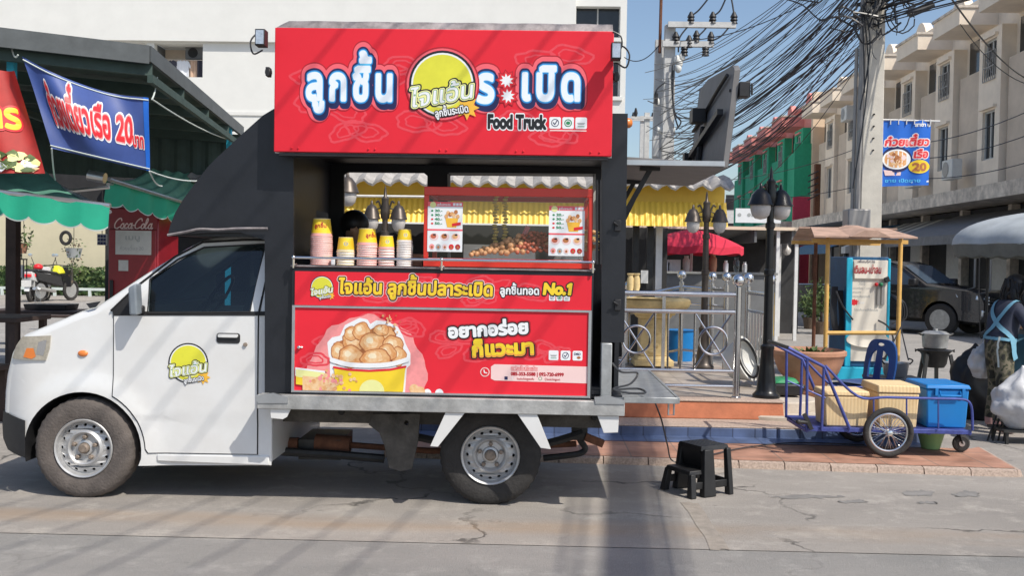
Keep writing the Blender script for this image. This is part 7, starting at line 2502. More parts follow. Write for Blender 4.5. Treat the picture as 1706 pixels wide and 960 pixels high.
mb.add(sk_, [(2 * k, 2 * k + 2, 2 * k + 3, 2 * k + 1) for k in range(80)])
mb.build('shade_backing', rt, flat=True)
for (px, Y, m, lb, w) in ((22, 12.0, 'dark_wood', 'dark brown wooden column under the restaurant roof', 0.125),):
    x = P(px, 440, Y).x
    mb = MB(m).box(x - w / 2, x + w / 2, Y - w / 2, Y + w / 2, 0.03, RZ - 0.2)
    mb.use('concrete_far').box(x - 0.14, x + 0.14, Y - 0.14, Y + 0.14, 0, 0.03)
    tag(mb.build('column'), lb, 'column')
for px, py0, py1, Y, lb in ((20, 78, 118, 8.35, 'cyan painted roof post at the left edge'), (382, 221, 252, 13.2, 'cyan painted roof post at the far roof corner above the truck cab')):
    q = P(px, py0, Y)
    mb = MB('cyan_post').box(q.x - 0.03, q.x + 0.03, Y - 0.03, Y + 0.03, 0 if Y > 10 else P(px, py1 + 30, Y).z, RZ - 0.03)
    tag(mb.build('roof_post'), lb, 'post')
# back of the kitchen: dark partition with a shelf and cabinets behind the banner
KYb = 14.4
a, b = P(176, 300, KYb), P(470, 300, KYb)
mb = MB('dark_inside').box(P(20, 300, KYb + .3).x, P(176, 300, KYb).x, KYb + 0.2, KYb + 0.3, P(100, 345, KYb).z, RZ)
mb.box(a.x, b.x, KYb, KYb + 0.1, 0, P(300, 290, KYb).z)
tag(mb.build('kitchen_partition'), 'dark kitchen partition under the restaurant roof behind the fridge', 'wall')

# green awnings with scalloped valances
def scallop(label, A0, A1, B0, B1, drop, n, m_top, m_val, extra=None):
    """A0-A1: front edge, B0-B1: back edge (world points)."""
    A0, A1, B0, B1 = map(Vector, (A0, A1, B0, B1))
    t = thing('green_awning', label, 'awning', (A0 + A1) / 2, 0, 'green scalloped awnings of the restaurant')
    mb = MB(m_top)
    mb.grid(lambda s, q: A0.lerp(A1, s).lerp(B0.lerp(B1, s), q) - Vector((0, 0, 0.07 * math.sin(math.pi * q))) + Vector((0, 0, 0.012 * math.sin(s * 30))), 40, 8)
    mb.build('cloth', t)
    mb = MB(m_val)
    N = n * 10
    dirv = (A1 - A0)
    nrm = dirv.cross(Vector((0, 0, 1))).normalized()
    if nrm.y > 0: nrm = -nrm
    top, bot, tr = [], [], []
    for i in range(N + 1):
        s = i / N
        p = A0.lerp(A1, s) + nrm * (0.012 + 0.012 * math.sin(s * 23))
        h = drop * (0.80 + 0.20 * abs(math.sin(math.pi * s * n)) ** 0.7)
        top.append(p); bot.append(p - Vector((0, 0, h)) + nrm * 0.03); tr.append(bot[-1] - Vector((0, 0, 0.011)))
    k = N + 1
    mb.add(top + bot, [(i, i + 1, k + i + 1, k + i) for i in range(N)])
    v = mb.build('valance', t)
    MB('trim_white').add([p - nrm * -0.002 for p in bot] + tr, [(i, i + 1, k + i + 1, k + i) for i in range(N)]).build('edging', v)
    mb = MB('aluminium').tube([A0 - nrm * 0.01, A1 - nrm * 0.01], 0.022, 8); mb.build('front_tube', t)
    mb = MB('aluminium')
    for p, q in ((A0, B0), (A1, B1)):
        mb = MB('aluminium').tube([p - Vector((0, 0, 0.05)), q - Vector((0, 0, 0.10))], 0.018, 6); mb.build('awning_arm', t)
    return t
A1 = P(183, 343, 8.2); A0 = P(-120, 305, 8.2)
B1 = P(74, 281, 9.9); B0 = P(-260, 262, 9.9)
scallop('green awning with white scalloped edge at the left frame edge', A0, A1, B0, B1, 0.215, 7, 'awning_green_old', 'awning_green')
A0 = P(180, 299, 10.2); A1 = P(306, 338, 12.6); B0 = P(250, 282, 12.6); B1 = P(345, 292, 14.2)
scallop('green scalloped awning above the drinks fridge next to the truck', A0, A1, B0, B1, 0.26, 5, 'awning_green_old', 'awning_green')
a, b = P(148, 292, 10.0), P(175, 297, 10.0)
mb = MB('aluminium').tube([a, b], 0.055, 14); mb.tube([P(100, 320, 10), P(182, 312, 10)], 0.02, 6)
tag(mb.build('awning_roller'), 'grey awning roller tube end between the two green awnings', 'awning roller')

# blue banner and red banner
def bilinear(c00, c10, c11, c01):
    return lambda s, t_: (c00.lerp(c10, s)).lerp(c01.lerp(c11, s), t_)
TL, TR, BR, BL = P(30, 91, 8.15), P(253, 165, 8.7), P(249, 285, 8.7), P(86, 247, 8.2)
bl = bilinear(BL, BR, TR, TL)
def bmap(d):
    def fn(a, b):
        p = bl(a, b)
        sag = -0.07 * math.sin(math.pi * a) * b + 0.0
        return p + Vector((0, 0.07 * math.sin(a * 9 + b * 2) * (0.5 + 0.5 * b) - 0.12 * math.sin(math.pi * a) * math.sin(math.pi * b) - d, sag))
    return fn
bn = thing('banner', 'faded blue noodle shop banner hung slack under the restaurant roof', 'banner', ((TL.x + TR.x) / 2, 8.4, BR.z))
mb = MB('banner_blue')
mb.grid(lambda s, t_: bmap(0)(s, t_), 40, 20)
mb.build('cloth', bn)
mb = MB('banner_bright')
mb.grid(lambda s, t_: bmap(0.004)(0.955 + 0.045 * s, t_), 3, 20)
mb.build('hem', bn)
mb = MB()
bigl = [('print_white', 0.10, 0.006), ('print_pink', 0.06, 0.0085), ('print_red', 0.025, 0.011)]
def uvfn(d): return bmap(d)
def utext(s, u, v, w, hgt, shear=0.0):
    lo, wd = text_loops(s, [l[1] for l in bigl], 1 / 34)
    for l, loops in zip(bigl, lo):
        f = bmap(l[2])
        loops_to(mb, loops, lambda a, b, f=f: f(u + (a + shear * b) / wd * w, v + b * hgt), l[0], 0.22)
utext('ก๋วยเตี๋ยวเรือ', 0.13, 0.33, 0.545, 0.56)
utext('20', 0.705, 0.34, 0.14, 0.52, 0.1)
utext('บาท', 0.84, 0.30, 0.11, 0.26)
mb.build('lettering', bn)
mb = MB('trim_white')
for a, b in ((TL, P(20, 82, 8.2)), (TR, P(262, 128, 9.2)), (TR, P(380, 232, 13.1)), (BL, P(92, 300, 8.6)), (BR, P(345, 300, 10.5)), (BR, P(270, 310, 9.5))):
    mb.tube(sag_line(a, b, 0.04, 8), 0.007, 5)
for v in (0.965, 0.03):
    mb.tube([bmap(0.008)(s, v) for s in np.linspace(0, 1, 24)], 0.006, 4)
mb.build('rope', bn)
TL, TR, BR, BL = P(-60, 108, 7.7), P(27, 119, 7.75), P(70, 288, 7.75), P(-60, 292, 7.7)
bl2 = bilinear(BL, BR, TR, TL)
rb = thing('banner', 'dark red food banner with yellow letters at the left edge', 'banner', (BR.x, 7.7, BR.z))
mb = MB('banner_red')
f2 = lambda d: (lambda s, t_: bl2(s, t_) + Vector((0, 0.05 * math.sin(s * 8 + t_ * 2) - d, 0)))
mb.grid(lambda s, t_: f2(0)(s, t_), 24, 16)
mb.build('cloth', rb)
mb = MB()
lo, wd = text_loops('การ', [0.10, 0.04], 1 / 34)
for l, m, d in zip(lo, ('print_red', 'print_yellow'), (0.008, 0.012)):
    loops_to(mb, l, lambda a, b, d=d: f2(d)(0.22 + a / wd * 0.62, 0.44 + b * 0.34), m, 0.25)
for k in range(40):
    u, v = g.uniform(0.35, 0.92), g.uniform(0.03, 0.20)
    loops_to(mb, [[(u + g.uniform(.04, .09) * math.cos(a), v + g.uniform(.02, .05) * math.sin(a)) for a in np.linspace(0, 6.28, 9)[:-1]]], lambda a, b, k=k: f2(0.012 + 2e-4 * k)(min(a, .99), max(b, .01)), g.choice(['leaf_pale', 'print_food_pale', 'leaf', 'print_white', 'print_lime_pale']))
mb.build('printing', rb)

# drinks fridge
fy = 12.2
fq = lambda px, py: P(px, py, fy)
ft = thing('drinks_fridge', 'tall dark red drinks fridge with white script lettering', 'fridge', (fq(235, 480).x, fy, 0))
x0, x1 = fq(180, 400).x, fq(264, 400).x
zt = fq(235, 346).z
mb = MB('fridge_red').box(x0, x1, fy, fy + 0.7, 0.08, zt); mb.use('iron').box(x0 + 0.03, x1 - 0.03, fy + 0.03, fy + 0.65, 0, 0.079)
mb.build('cabinet', ft, bevel=0.02)
mb = MB('fridge_red').box(x0 + 0.02, x1 - 0.02, fy - 0.035, fy - 0.004, 0.12, fq(235, 380).z - 0.02)
mb.use('black_plastic').box(x0 + 0.05, x0 + 0.09, fy - 0.07, fy - 0.036, 0.6, 1.3)
mb.build('door', ft, bevel=0.01)
fnd = plane_fn((0, fy, 0), (1, 0, 0), (0, 0, 1), (0, -1, 0))
mb = MB()
cw0, cz0 = fq(189, 381)[0], fq(189, 381)[2]
S = (fq(256, 400).x - cw0) / 7.6
def script(lines):
    out = []
    for l in lines:
        q = smooth_line([Vector((x + 0.22 * y, y, 0)) for x, y in l], 5)
        out.append([(cw0 + p.x * S, cz0 + p.y * S) for p in q])
    return out
Cc = [(1.25, 1.55), (1.05, 1.95), (0.55, 1.75), (0.15, 1.0), (0.2, 0.3), (0.6, 0.05), (1.1, 0.35)]
def oo(x): return [(x + .45, 1.0), (x + .1, 0.8), (x, 0.35), (x + .25, 0.05), (x + .55, 0.35), (x + .5, 0.85), (x + .25, 1.0)]
def cc_(x): return [(x + .5, 0.85), (x + .25, 1.0), (x, 0.5), (x + .2, 0.08), (x + .55, 0.3)]
def aa(x): return oo(x) + [(x + .5, 1.0)], [(x + .58, 1.05), (x + .52, 0.3), (x + .65, 0.05), (x + .85, 0.25)]
ls = [Cc, oo(1.3), cc_(2.05), *aa(2.75), [(3.5, .65), (3.9, .72)], [(x + 3.85, y) for x, y in Cc], oo(5.15), [(5.9, 0.6), (6.2, 1.5), (6.1, 2.0), (5.9, 1.6), (5.9, 0.4), (6.1, 0.05), (6.35, 0.3)], *aa(6.5),
      [(0.6, 0.05), (1.2, -0.25), (2.2, 0.02), (3.2, -0.22), (3.9, -0.1)]]
loops_to(mb, stroke_loops(script(ls), [0.11 * S], 0.035 * S)[0], fnd(0.004), 'print_blush')
mb.build('lettering', ft)
mb = MB('paper')
pa, pb = fq(195, 384), fq(254, 425)
mb.box(pa.x, pb.x, fy - 0.045, fy - 0.037, pb.z, pa.z)
for k in range(3):
    mb.box(fq(200 + 2 * k, 400).x, fq(216, 400).x, fy - 0.042, fy - 0.037, fq(235, 452).z, fq(235, 434).z) if k == 0 else None
pp = mb.build('notice', ft)
mb = MB()
f3 = plane_fn((0, fy - 0.045, 0), (1, 0, 0), (0, 0, 1), (0, -1, 0))
text(mb, 'เมนู', f3, fq(210, 400).x, fq(235, 400).z, 0.085, [('print_grey', 0.02, 0.001)], width=0.2, h=1 / 16)
text(mb, 'ก๋วยเตี๋ยว 20', f3, fq(202, 400).x, fq(235, 417).z, 0.06, [('print_grey', 0.0, 0.001)], width=0.3, h=1 / 16)
mb.build('lettering', pp)
# wall hung little calendar + cord by the fridge
q = P(170, 398, 14)
mb = MB('window_frame').box(q.x - 0.07, q.x + 0.07, 14, 14.02, q.z - 0.09, q.z + 0.07)
mb.use('print_navy')
for i in range(3):
    for j in range(3): mb.box(q.x - 0.06 + 0.042 * i, q.x - 0.03 + 0.042 * i, 13.99, 13.998, q.z - 0.08 + 0.05 * j, q.z - 0.045 + 0.05 * j)
mb.use('iron').tube([(q.x, 14, q.z + 0.07), (q.x, 14, RZ - 0.2)], 0.006, 4)
tag(mb.build('calendar'), 'small white calendar grid hanging left of the fridge', 'calendar')

# tables and benches of the restaurant
def table(label, x, y, w, d, h, name='dining_table', cat='table'):
    t = thing(name, label, cat, (x, y, 0), 0, 'dark wooden restaurant furniture')
    MB('dark_wood').box(x - w / 2, x + w / 2, y - d / 2, y + d / 2, h - 0.045, h).build('tabletop', t, bevel=0.006)
    for sx in (-1, 1):
        for sy in (-1, 1):
            MB('dark_wood').box(x + sx * (w / 2 - 0.06) - 0.03, x + sx * (w / 2 - 0.06) + 0.03, y + sy * (d / 2 - 0.06) - 0.03, y + sy * (d / 2 - 0.06) + 0.03, 0, h - 0.046).build('leg', t)
    return t
q = P(10, 530, 9.6)
table('dark wooden table cut off by the left frame edge beside the truck nose', q.x - 0.42, 9.8, 1.2, 0.7, 0.98)
table('low dark wooden bench below the table at the left frame edge', q.x - 0.45, 9.2, 1.3, 0.32, 0.55, 'bench', 'bench')
table('long dark wooden table seen over the white bonnet', P(110, 520, 14.5).x, 14.6, 2.2, 0.8, 0.78)
table('dark bench with a black crate on it behind the white bonnet', P(60, 505, 17).x, 17.2, 2.8, 0.4, 0.55, 'bench', 'bench')
q = P(75, 508, 14.5)
mb = MB('black_plastic').hexa([(q.x - 0.25, 14.4, 0.782), (q.x + 0.35, 14.4, 0.782), (q.x + 0.35, 14.8, 0.782), (q.x - 0.25, 14.8, 0.782)], [(q.x - 0.27, 14.38, 0.87), (q.x + 0.37, 14.38, 0.87), (q.x + 0.37, 14.82, 0.87), (q.x - 0.27, 14.82, 0.87)])
tag(mb.build('crate', bevel=0.01), 'black plastic crate on the long table behind the bonnet', 'crate')
q = P(66, 492, 14.6)
mb = MB('glass_clear').lathe([(0.035, 0.875), (0.04, 0.9), (0.04, 1.02), (0.018, 1.07), (0.016, 1.10)], (q.x, 14.55, 0), 14)
mb.use('print_white').lathe([(0.018, 1.10), (0.018, 1.12), (0.001, 1.121)], (q.x, 14.55, 0), 12)
tag(mb.build('bottle'), 'clear plastic water bottle on the black crate', 'bottle')
mb = MB('rust').lathe([(0.035, 0.785), (0.04, 0.88), (0.03, 0.88), (0.03, 0.80)], (P(20, 515, 14.6).x, 14.5, 0), 14)
tag(mb.build('cup'), 'brown cup on the long table at the foot of the column', 'cup')
flat('courtyard_kerb', 'concrete_ground', [(hx0, 30), (hx1 + 1, 30), (hx1 + 1, 37.9), (hx0, 37.9)], 0.006)

# ------------------------------------------------------------------ two motorbikes by the hedge
def motorbike(label, loc, rz, white):
    t = thing('motorbike', label, 'motorbike', loc, rz, 'motorbikes parked by the hedge', local=True)
    t.scale = (1.2, 1.2, 1.2)
    m = 'white_paint' if white else 'black_plastic'
    for y, nm in ((-0.62, 'wheel'), (0.62, 'wheel')):
        mb = MB('rubber').tube([(0, y + 0.27 * math.cos(a), 0.31 + 0.27 * math.sin(a)) for a in np.linspace(0, 6.283, 25)[:-1]], 0.048, 8, closed=True)
        mb.use('aluminium').lathe([(0.22, -0.02), (0.20, 0), (0.22, 0.02)], (0, y, 0.31), 18, 'x')
        mb.build('wheel', t)
    mb = MB(m)
    mb.hexa([(-0.16, -0.85, 0.62), (0.16, -0.85, 0.62), (0.14, 0.15, 0.42), (-0.14, 0.15, 0.42)], [(-0.12, -0.92, 0.86), (0.12, -0.92, 0.86), (0.10, 0.1, 0.72), (-0.10, 0.1, 0.72)])
    mb.hexa([(-0.20, 0.38, 0.40), (0.20, 0.38, 0.40), (0.10, 0.62, 0.5), (-0.10, 0.62, 0.5)], [(-0.17, 0.42, 0.98), (0.17, 0.42, 0.98), (0.10, 0.58, 0.98), (-0.10, 0.58, 0.98)])
    mb.hexa([(-0.07, -0.95, 0.30), (0.07, -0.95, 0.30), (0.07, -0.80, 0.62), (-0.07, -0.80, 0.62)], [(-0.07, -0.97, 0.32), (0.07, -0.97, 0.32), (0.07, -0.84, 0.66), (-0.07, -0.84, 0.66)])
    mb.build('fairing', t, bevel=0.03)
    MB('black_plastic').hexa([(-0.13, -0.85, 0.862), (0.13, -0.85, 0.862), (0.11, 0.2, 0.75), (-0.11, 0.2, 0.75)], [(-0.11, -0.8, 0.93), (0.11, -0.8, 0.93), (0.09, 0.15, 0.82), (-0.09, 0.15, 0.82)]).build('seat', t, bevel=0.03)
    MB('print_red').box(-0.11, 0.11, -0.935, -0.90, 0.70, 0.79).build('tail_light', t, bevel=0.015)
    MB('paper').box(-0.13, 0.13, -0.985, -0.975, 0.44, 0.62).build('number_plate', t)
    mb = MB('iron').tube(smooth_line([(-0.34, 0.30, 1.05), (-0.1, 0.45, 1.02), (0.1, 0.45, 1.02), (0.34, 0.30, 1.05)], 4), 0.018, 6)
    mb.build('handlebar', t)
    for s in (-1, 1):
        mb = MB('iron').tube([(0.26 * s, 0.35, 1.05), (0.34 * s, 0.36, 1.26)], 0.010, 5)
        mb.use('chrome').lathe([(0.001, 0.315), (0.055, 0.32), (0.055, 0.335), (0.001, 0.35)], (0.36 * s, 0, 1.32), 14, 'y', 1.2, 0.8)
        mb.build('mirror', t)
    MB('aluminium').tube([(0.13, -0.2, 0.3), (0.16, -0.85, 0.40)], 0.05, 8).build('exhaust', t)
    return t
q = G(70, 494, 0)
BYm = 33.5
m1 = motorbike('white motorbike with a red helmet, parked tail first by the hedge', (P(65, 480, BYm).x, BYm, 0), R(8), True)
m2 = motorbike('dark motorbike with a yellow jacket on it, right of the white one', (P(86, 480, BYm).x, BYm + 0.3, 0), R(-14), False)
q = P(66, 449, BYm)
tag(MB('print_red').ball((q.x, BYm - 0.1, 1.17), 0.15, 14, 1, 1.1, 0.8).build('helmet'), 'red helmet resting on the white motorbike seat', 'helmet')
q = P(108, 0, BYm)
mb = MB('yellow_helmet'); mb.hexa([(P(80, 455, BYm).x + a, BYm + b, 0.95) for a, b in ((0, .2), (.34, .2), (.3, .7), (0, .7))], [(P(80, 455, BYm).x + a, BYm + b, 1.28 - a * .5) for a, b in ((.05, .3), (.26, .3), (.24, .6), (.05, .6))])
tag(mb.build('jacket', bevel=0.05), 'bright yellow jacket draped on the dark motorbike', 'jacket')

# ------------------------------------------------------------------ yellow roofed shop behind the truck
SH = 13.9
s2 = lambda px, py, Y=SH: P(px, py, Y)
xa, xb = s2(300, 340).x, s2(1207, 340).x
zf0, zf1, zf2 = s2(900, 375).z, s2(900, 338).z, s2(900, 309).z
sh = thing('yellow_shop', 'open shop with a yellow corrugated canopy and grey tiled roof edge', 'shop', ((xa + xb) / 2, SH, 0))
mb = MB('yellow_sheet')
n = 100
pts = []
for i in range(n * 8 + 1):
    x = xa + (xb - xa) * i / (n * 8)
    d = 0.012 * math.cos(2 * math.pi * i / 8)
    pts += [Vector((x, SH - 0.30 + d, zf0)), Vector((x, SH - 0.13 + d, zf1 + 0.03 + d * 0.8))]
mb.add(pts, [(2 * i, 2 * i + 1, 2 * i + 3, 2 * i + 2) for i in range(n * 8)])
mb.build('canopy', sh, sharp=80)
mb = MB('yellow_sheet').box(xa, xb, SH, SH + 0.05, zf1 - 0.03, zf2 + 0.06); mb.build('fascia', sh)
mb = MB('roof_tile')
rows_ = []
nw = 4 * int((xb - xa) / 0.235)
for j, (y, z) in enumerate(((SH - 0.42, zf2 - 0.01), (SH - 0.1, zf2 + 0.12), (SH + 0.4, zf2 + 0.21), (SH + 2.5, zf2 + 0.28))):
    rows_.append([Vector((xa - 0.05 + (xb + 0.10 - xa) * i / nw, y, z + 0.038 * math.sin(2 * math.pi * i / 4 + 0.4))) for i in range(nw + 1)])
k = nw + 1
mb.add([v for r in rows_ for v in r], [(j * k + i, j * k + i + 1, (j + 1) * k + i + 1, (j + 1) * k + i) for j in range(3) for i in range(nw)])
mb.add([v for v in rows_[0]] + [v - Vector((0, -0.01, 0.03)) for v in rows_[0]], [(i, i + 1, k + i + 1, k + i) for i in range(nw)])
mb.build('roof', sh)
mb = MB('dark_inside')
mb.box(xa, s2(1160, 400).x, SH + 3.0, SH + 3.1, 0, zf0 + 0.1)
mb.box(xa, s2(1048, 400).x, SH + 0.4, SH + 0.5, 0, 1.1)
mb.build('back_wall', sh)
for px in (1061, 1085, 1100):
    x = s2(px, 400).x
    MB('iron' if px != 1100 else 'white_post').box(x - 0.045, x + 0.045, SH + 0.1, SH + 0.19, T2 if px < 1090 else 0, zf0 + 0.2).build('post', sh)
for px in (420, 720):
    x = s2(px, 400).x
    MB('iron').box(x - 0.05, x + 0.05, SH + 0.1, SH + 0.2, 0, zf0 + 0.2).build('post', sh)
MB('white_post').tube([s2(560, 326, SH - .35), s2(1000, 331, SH - .35)], 0.018, 6).build('rail', sh)
a, b = s2(880, 400), s2(1000, 440)
MB('concrete_far').box(s2(770, 400).x, s2(1020, 400).x, SH + 0.3, SH + 0.9, 0.4, s2(880, 408).z).build('service_counter', sh)
# hanging white lights, notice
q = s2(1065, 460, SH); tag(MB('paper').box(q.x + 0.02, q.x + 0.12, SH - 0.03, SH - 0.02, q.z - 0.1, q.z + 0.08).build('notice'), 'small white notice on the dark shop post', 'notice')

# ------------------------------------------------------------------ stalls beyond the terrace
ST_Y = 19.0
st_ = lambda px, py, Y=ST_Y: P(px, py, Y)
rm = thing('red_parasol', 'wide red cloth canopy over the stall behind the terrace railing', 'parasol', (st_(1170, 450).x, ST_Y + 0.6, 0))
mb = MB('umbrella_red')
ctr = Vector((st_(1165, 390).x, ST_Y + 0.9, st_(1165, 380).z))
rx_ = st_(1252, 410).x - ctr.x
rim_z = st_(1165, 411).z
def par(s, t_):
    a = 2 * math.pi * s; k = t_
    w = 1 + 0.03 * math.cos(8 * a)
    return Vector((ctr.x + rx_ * k * w * math.cos(a), ctr.y + 1.3 * k * w * math.sin(a), ctr.z + (rim_z - ctr.z) * k ** 1.6 + 0.02 * math.cos(8 * a) * k))
mb.grid(par, 64, 8)
mb.add([par(i / 64, 1) for i in range(65)] + [par(i / 64, 1) - Vector((0, 0, 0.14)) for i in range(65)], [(i, i + 1, 66 + i, 65 + i) for i in range(64)])
mb.build('cloth', rm)
MB('white_post').tube([(ctr.x, ctr.y, 0), (ctr.x, ctr.y, ctr.z - 0.01)], 0.028, 8).build('pole', rm)
q0, q1 = st_(1060, 452), st_(1290, 490)
cn = thing('stall_counter', 'grey stall counter stretching behind the ball topped railing', 'counter', ((q0.x + q1.x) / 2, ST_Y, 0))
mb = MB('grey_wall').box(q0.x, q1.x, ST_Y, ST_Y + 0.8, 0.0, st_(1180, 457).z); mb.use('stainless').box(q0.x - 0.05, q1.x + 0.05, ST_Y - 0.05, ST_Y + 0.85, st_(1180, 457).z + 0.002, st_(1180, 453).z)
mb.build('cabinet', cn)
g2 = random.Random(4)
ctz = st_(1180, 453).z + 0.002
for i, (px, w, h, m, lb, nm, ct_) in enumerate(((1108, 0.20, 0.17, 'print_white', 'white food box leftmost on the grey stall counter', 'food_box', 'box'), (1125, 0.24, 0.22, 'paper', 'pale food box second from left on the grey stall counter', 'food_box', 'box'),
        (1147, 0.14, 0.30, 'ac_white', 'tall white container on the grey stall counter', 'container', 'container'), (1180, 0.12, 0.26, 'aluminium', 'steel canister on the grey stall counter left of the lamp post', 'canister', 'canister'),
        (1192, 0.16, 0.34, 'clay', 'brown jar on the grey stall counter behind the lamp post', 'jar', 'jar'), (1214, 0.10, 0.22, 'print_white', 'slim white bottle on the grey stall counter', 'bottle', 'bottle'), (1232, 0.12, 0.28, 'glass_clear', 'clear jar on the grey stall counter', 'jar', 'jar'), (1246, 0.10, 0.20, 'aluminium', 'small steel pot right on the grey stall counter', 'pot', 'pot'))):
    x = st_(px, 455).x
    if 'box' in nm: mb = MB(m).box(x - w / 2, x + w / 2, ST_Y + 0.15, ST_Y + 0.4, ctz, ctz + h)
    else: mb = MB(m).lathe([(w * 0.42, ctz), (w * 0.5, ctz + h * 0.3), (w * 0.48, ctz + h * 0.75), (w * 0.3, ctz + h * 0.85), (w * 0.32, ctz + h), (0.001, ctz + h)], (x, ST_Y + 0.3, 0), 16)
    tag(mb.build(nm), lb, ct_)
# dark market depth behind: wall of stalls
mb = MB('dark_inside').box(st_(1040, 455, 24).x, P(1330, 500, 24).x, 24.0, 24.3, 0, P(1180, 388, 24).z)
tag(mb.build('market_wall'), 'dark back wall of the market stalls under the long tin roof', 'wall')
# long tin roof with white posts
LY = 21.5
a, b = P(1204, 373, LY), P(1360, 389, LY)
lr = thing('tin_roof', 'long flat tin roof with a cream edge on thin white posts', 'roof', ((a.x + b.x) / 2, LY, 0))
zl = (a.z + b.z) / 2
mb = MB('cream_end'); mb.bar((a.x - 3, LY, zl), (b.x, LY, zl), 0.05, 0.07); mb.build('edge_beam', lr)
mb = MB('grey_wall').hexa([(a.x - 3, LY + 0.03, zl - 0.02), (b.x, LY + 0.03, zl - 0.02), (b.x - 0.3, LY + 4, zl - 0.25), (a.x - 3, LY + 4, zl - 0.25)], [(a.x - 3, LY + 0.03, zl), (b.x, LY + 0.03, zl), (b.x - 0.3, LY + 4, zl - 0.23), (a.x - 3, LY + 4, zl - 0.23)])
for k in range(7):
    x = a.x - 2.5 + k * 0.8
    mb.box(x, x + 0.05, LY + 0.05, LY + 3.9, zl - 0.30, zl - 0.03 - 0.24 * 0)
mb.build('roof_sheet', lr)
for px, Y in ((1326, 21.7), (1298, 23.0), (1295, 21.6)):
    x = P(px, 450, Y).x
    MB('white_post').box(x - 0.035, x + 0.035, Y - 0.035, Y + 0.035, 0, zl - 0.03).build('post', lr)
q0, q1 = G(1262, 560, 0), P(1294, 488, 23)
mb = MB('yellow_paint').box(P(1262, 500, 23).x, P(1295, 500, 23).x, 23, 23.4, 0, P(1280, 487, 23).z)
tag(mb.build('yellow_barrier', bevel=0.02), 'yellow painted block behind the black lamp post', 'barrier')
q = P(1311, 415, 23)
mb = MB('lamp_frost').lathe([(0.02, 0.13), (0.03, 0.06), (0.09, 0.0), (0.10, -0.06), (0.06, -0.13), (0.001, -0.15)], (q.x, 23, q.z), 14); mb.use('cable').tube([(q.x, 23, q.z + 0.13), (q.x, 23, zl - 0.1)], 0.012, 5)
tag(mb.build('light_bulb'), 'bare white bulb hanging under the long tin roof', 'light bulb')
q = G(1313, 510, 0)
ss = thing('stone_table', 'pale concrete garden table in the shade beyond the white posts', 'table', (P(1313, 490, 30).x, 30, 0))
x = P(1313, 490, 30).x
MB('concrete_far').lathe([(0.28, 0), (0.16, 0.15), (0.12, 0.4), (0.2, 0.68), (0.5, 0.70), (0.52, 0.76), (0.001, 0.77)], (x, 30, 0), 20).build('tabletop', ss)
for s in (-1, 1):
    tag(MB('concrete_far').lathe([(0.16, 0), (0.11, 0.2), (0.18, 0.4), (0.2, 0.44), (0.001, 0.44)], (x + 0.85 * s, 30.1, 0), 16).build('garden_stool'), ['pale concrete stool left of the garden table', 'pale concrete stool right of the garden table'][(s + 1) // 2], 'stool')
x = P(1318, 500, 29).x
mb = MB('banner_bright').box(P(1312, 500, 31).x, P(1328, 500, 31).x, 31, 31.3, 0, P(1320, 427, 31).z)
tag(mb.build('cabinet'), 'blue cabinet in the shade beyond the white posts', 'cabinet')
# shrubs by the pole
for i, (px, Y, h, lb) in enumerate(((1370, 24, 1.3, 'bushy potted shrub left of the yellow stall frame'), (1352, 26, 0.9, 'smaller dark shrub in the shade left of the stall frame'))):
    x = P(px, 470, Y).x
    t = thing('shrub', lb, 'shrub', (x, Y, 0), 0, 'shrubs beyond the stall frame')
    mb = MB(); g = random.Random(60 + i); leafy(mb, (x, Y, h * 0.65), h * 0.42, 420, 0.07); mb.build('foliage', t, flat=True)
    MB('soil').lathe([(0.16, 0), (0.2, 0.3), (0.001, 0.3)], (x, Y, 0), 14).build('pot', t)
    MB('dark_wood').tube([(x, Y, 0.3), (x, Y, h * .7)], 0.03, 6).build('stem', t)
# ------------------------------------------------------------------ people
from mathutils.bvhtree import BVHTree

def person(label, J, E, loc, mats, cat='person'):
    """J: joint -> (position, radius, material); E: bones. One continuous skin; material by nearest bone."""
    names = list(J)
    me = bpy.data.meshes.new('person')
    me.from_pydata([Vector(J[n][0]) - Vector(loc) for n in names], [(names.index(a), names.index(b)) for a, b in E], [])
    o = bpy.data.objects.new('person', me)
    COL.objects.link(o)
    o.location = loc
    sk = o.modifiers.new('skin', 'SKIN')
    for i, n in enumerate(names):
        r = J[n][1]
        me.skin_vertices[0].data[i].radius = r if isinstance(r, tuple) else (r, r)
        me.skin_vertices[0].data[i].use_root = n == 'pelvis'
    sb = o.modifiers.new('sub', 'SUBSURF'); sb.levels = 2; sb.render_levels = 2
    bpy.context.view_layer.update()
    ev = o.evaluated_get(bpy.context.evaluated_depsgraph_get())
    m2 = bpy.data.meshes.new_from_object(ev)
    o.modifiers.clear()
    o.data = m2
    ms = []
    for n in names:
        if J[n][2] not in ms: ms.append(J[n][2])
    for m in ms: m2.materials.append(MATS[m])
    bones = [(Vector(J[a][0]) - Vector(loc), Vector(J[b][0]) - Vector(loc), ms.index(J[b][2])) for a, b in E]
    for p in m2.polygons:
        c_ = p.center
        best = None
        for a, b, k in bones:
            d = b - a
            t = max(0, min(1, (c_ - a).dot(d) / max(d.length_squared, 1e-9)))
            q = (c_ - a - d * t).length
            if best is None or q < best[0]: best = (q, k)
        p.material_index = best[1]
        p.use_smooth = True
    tag(o, label, cat)
    WL[o.name] = Vector(loc)
    return o, BVHTree.FromPolygons([v.co + Vector(loc) for v in m2.vertices], [tuple(p.vertices) for p in m2.polygons])

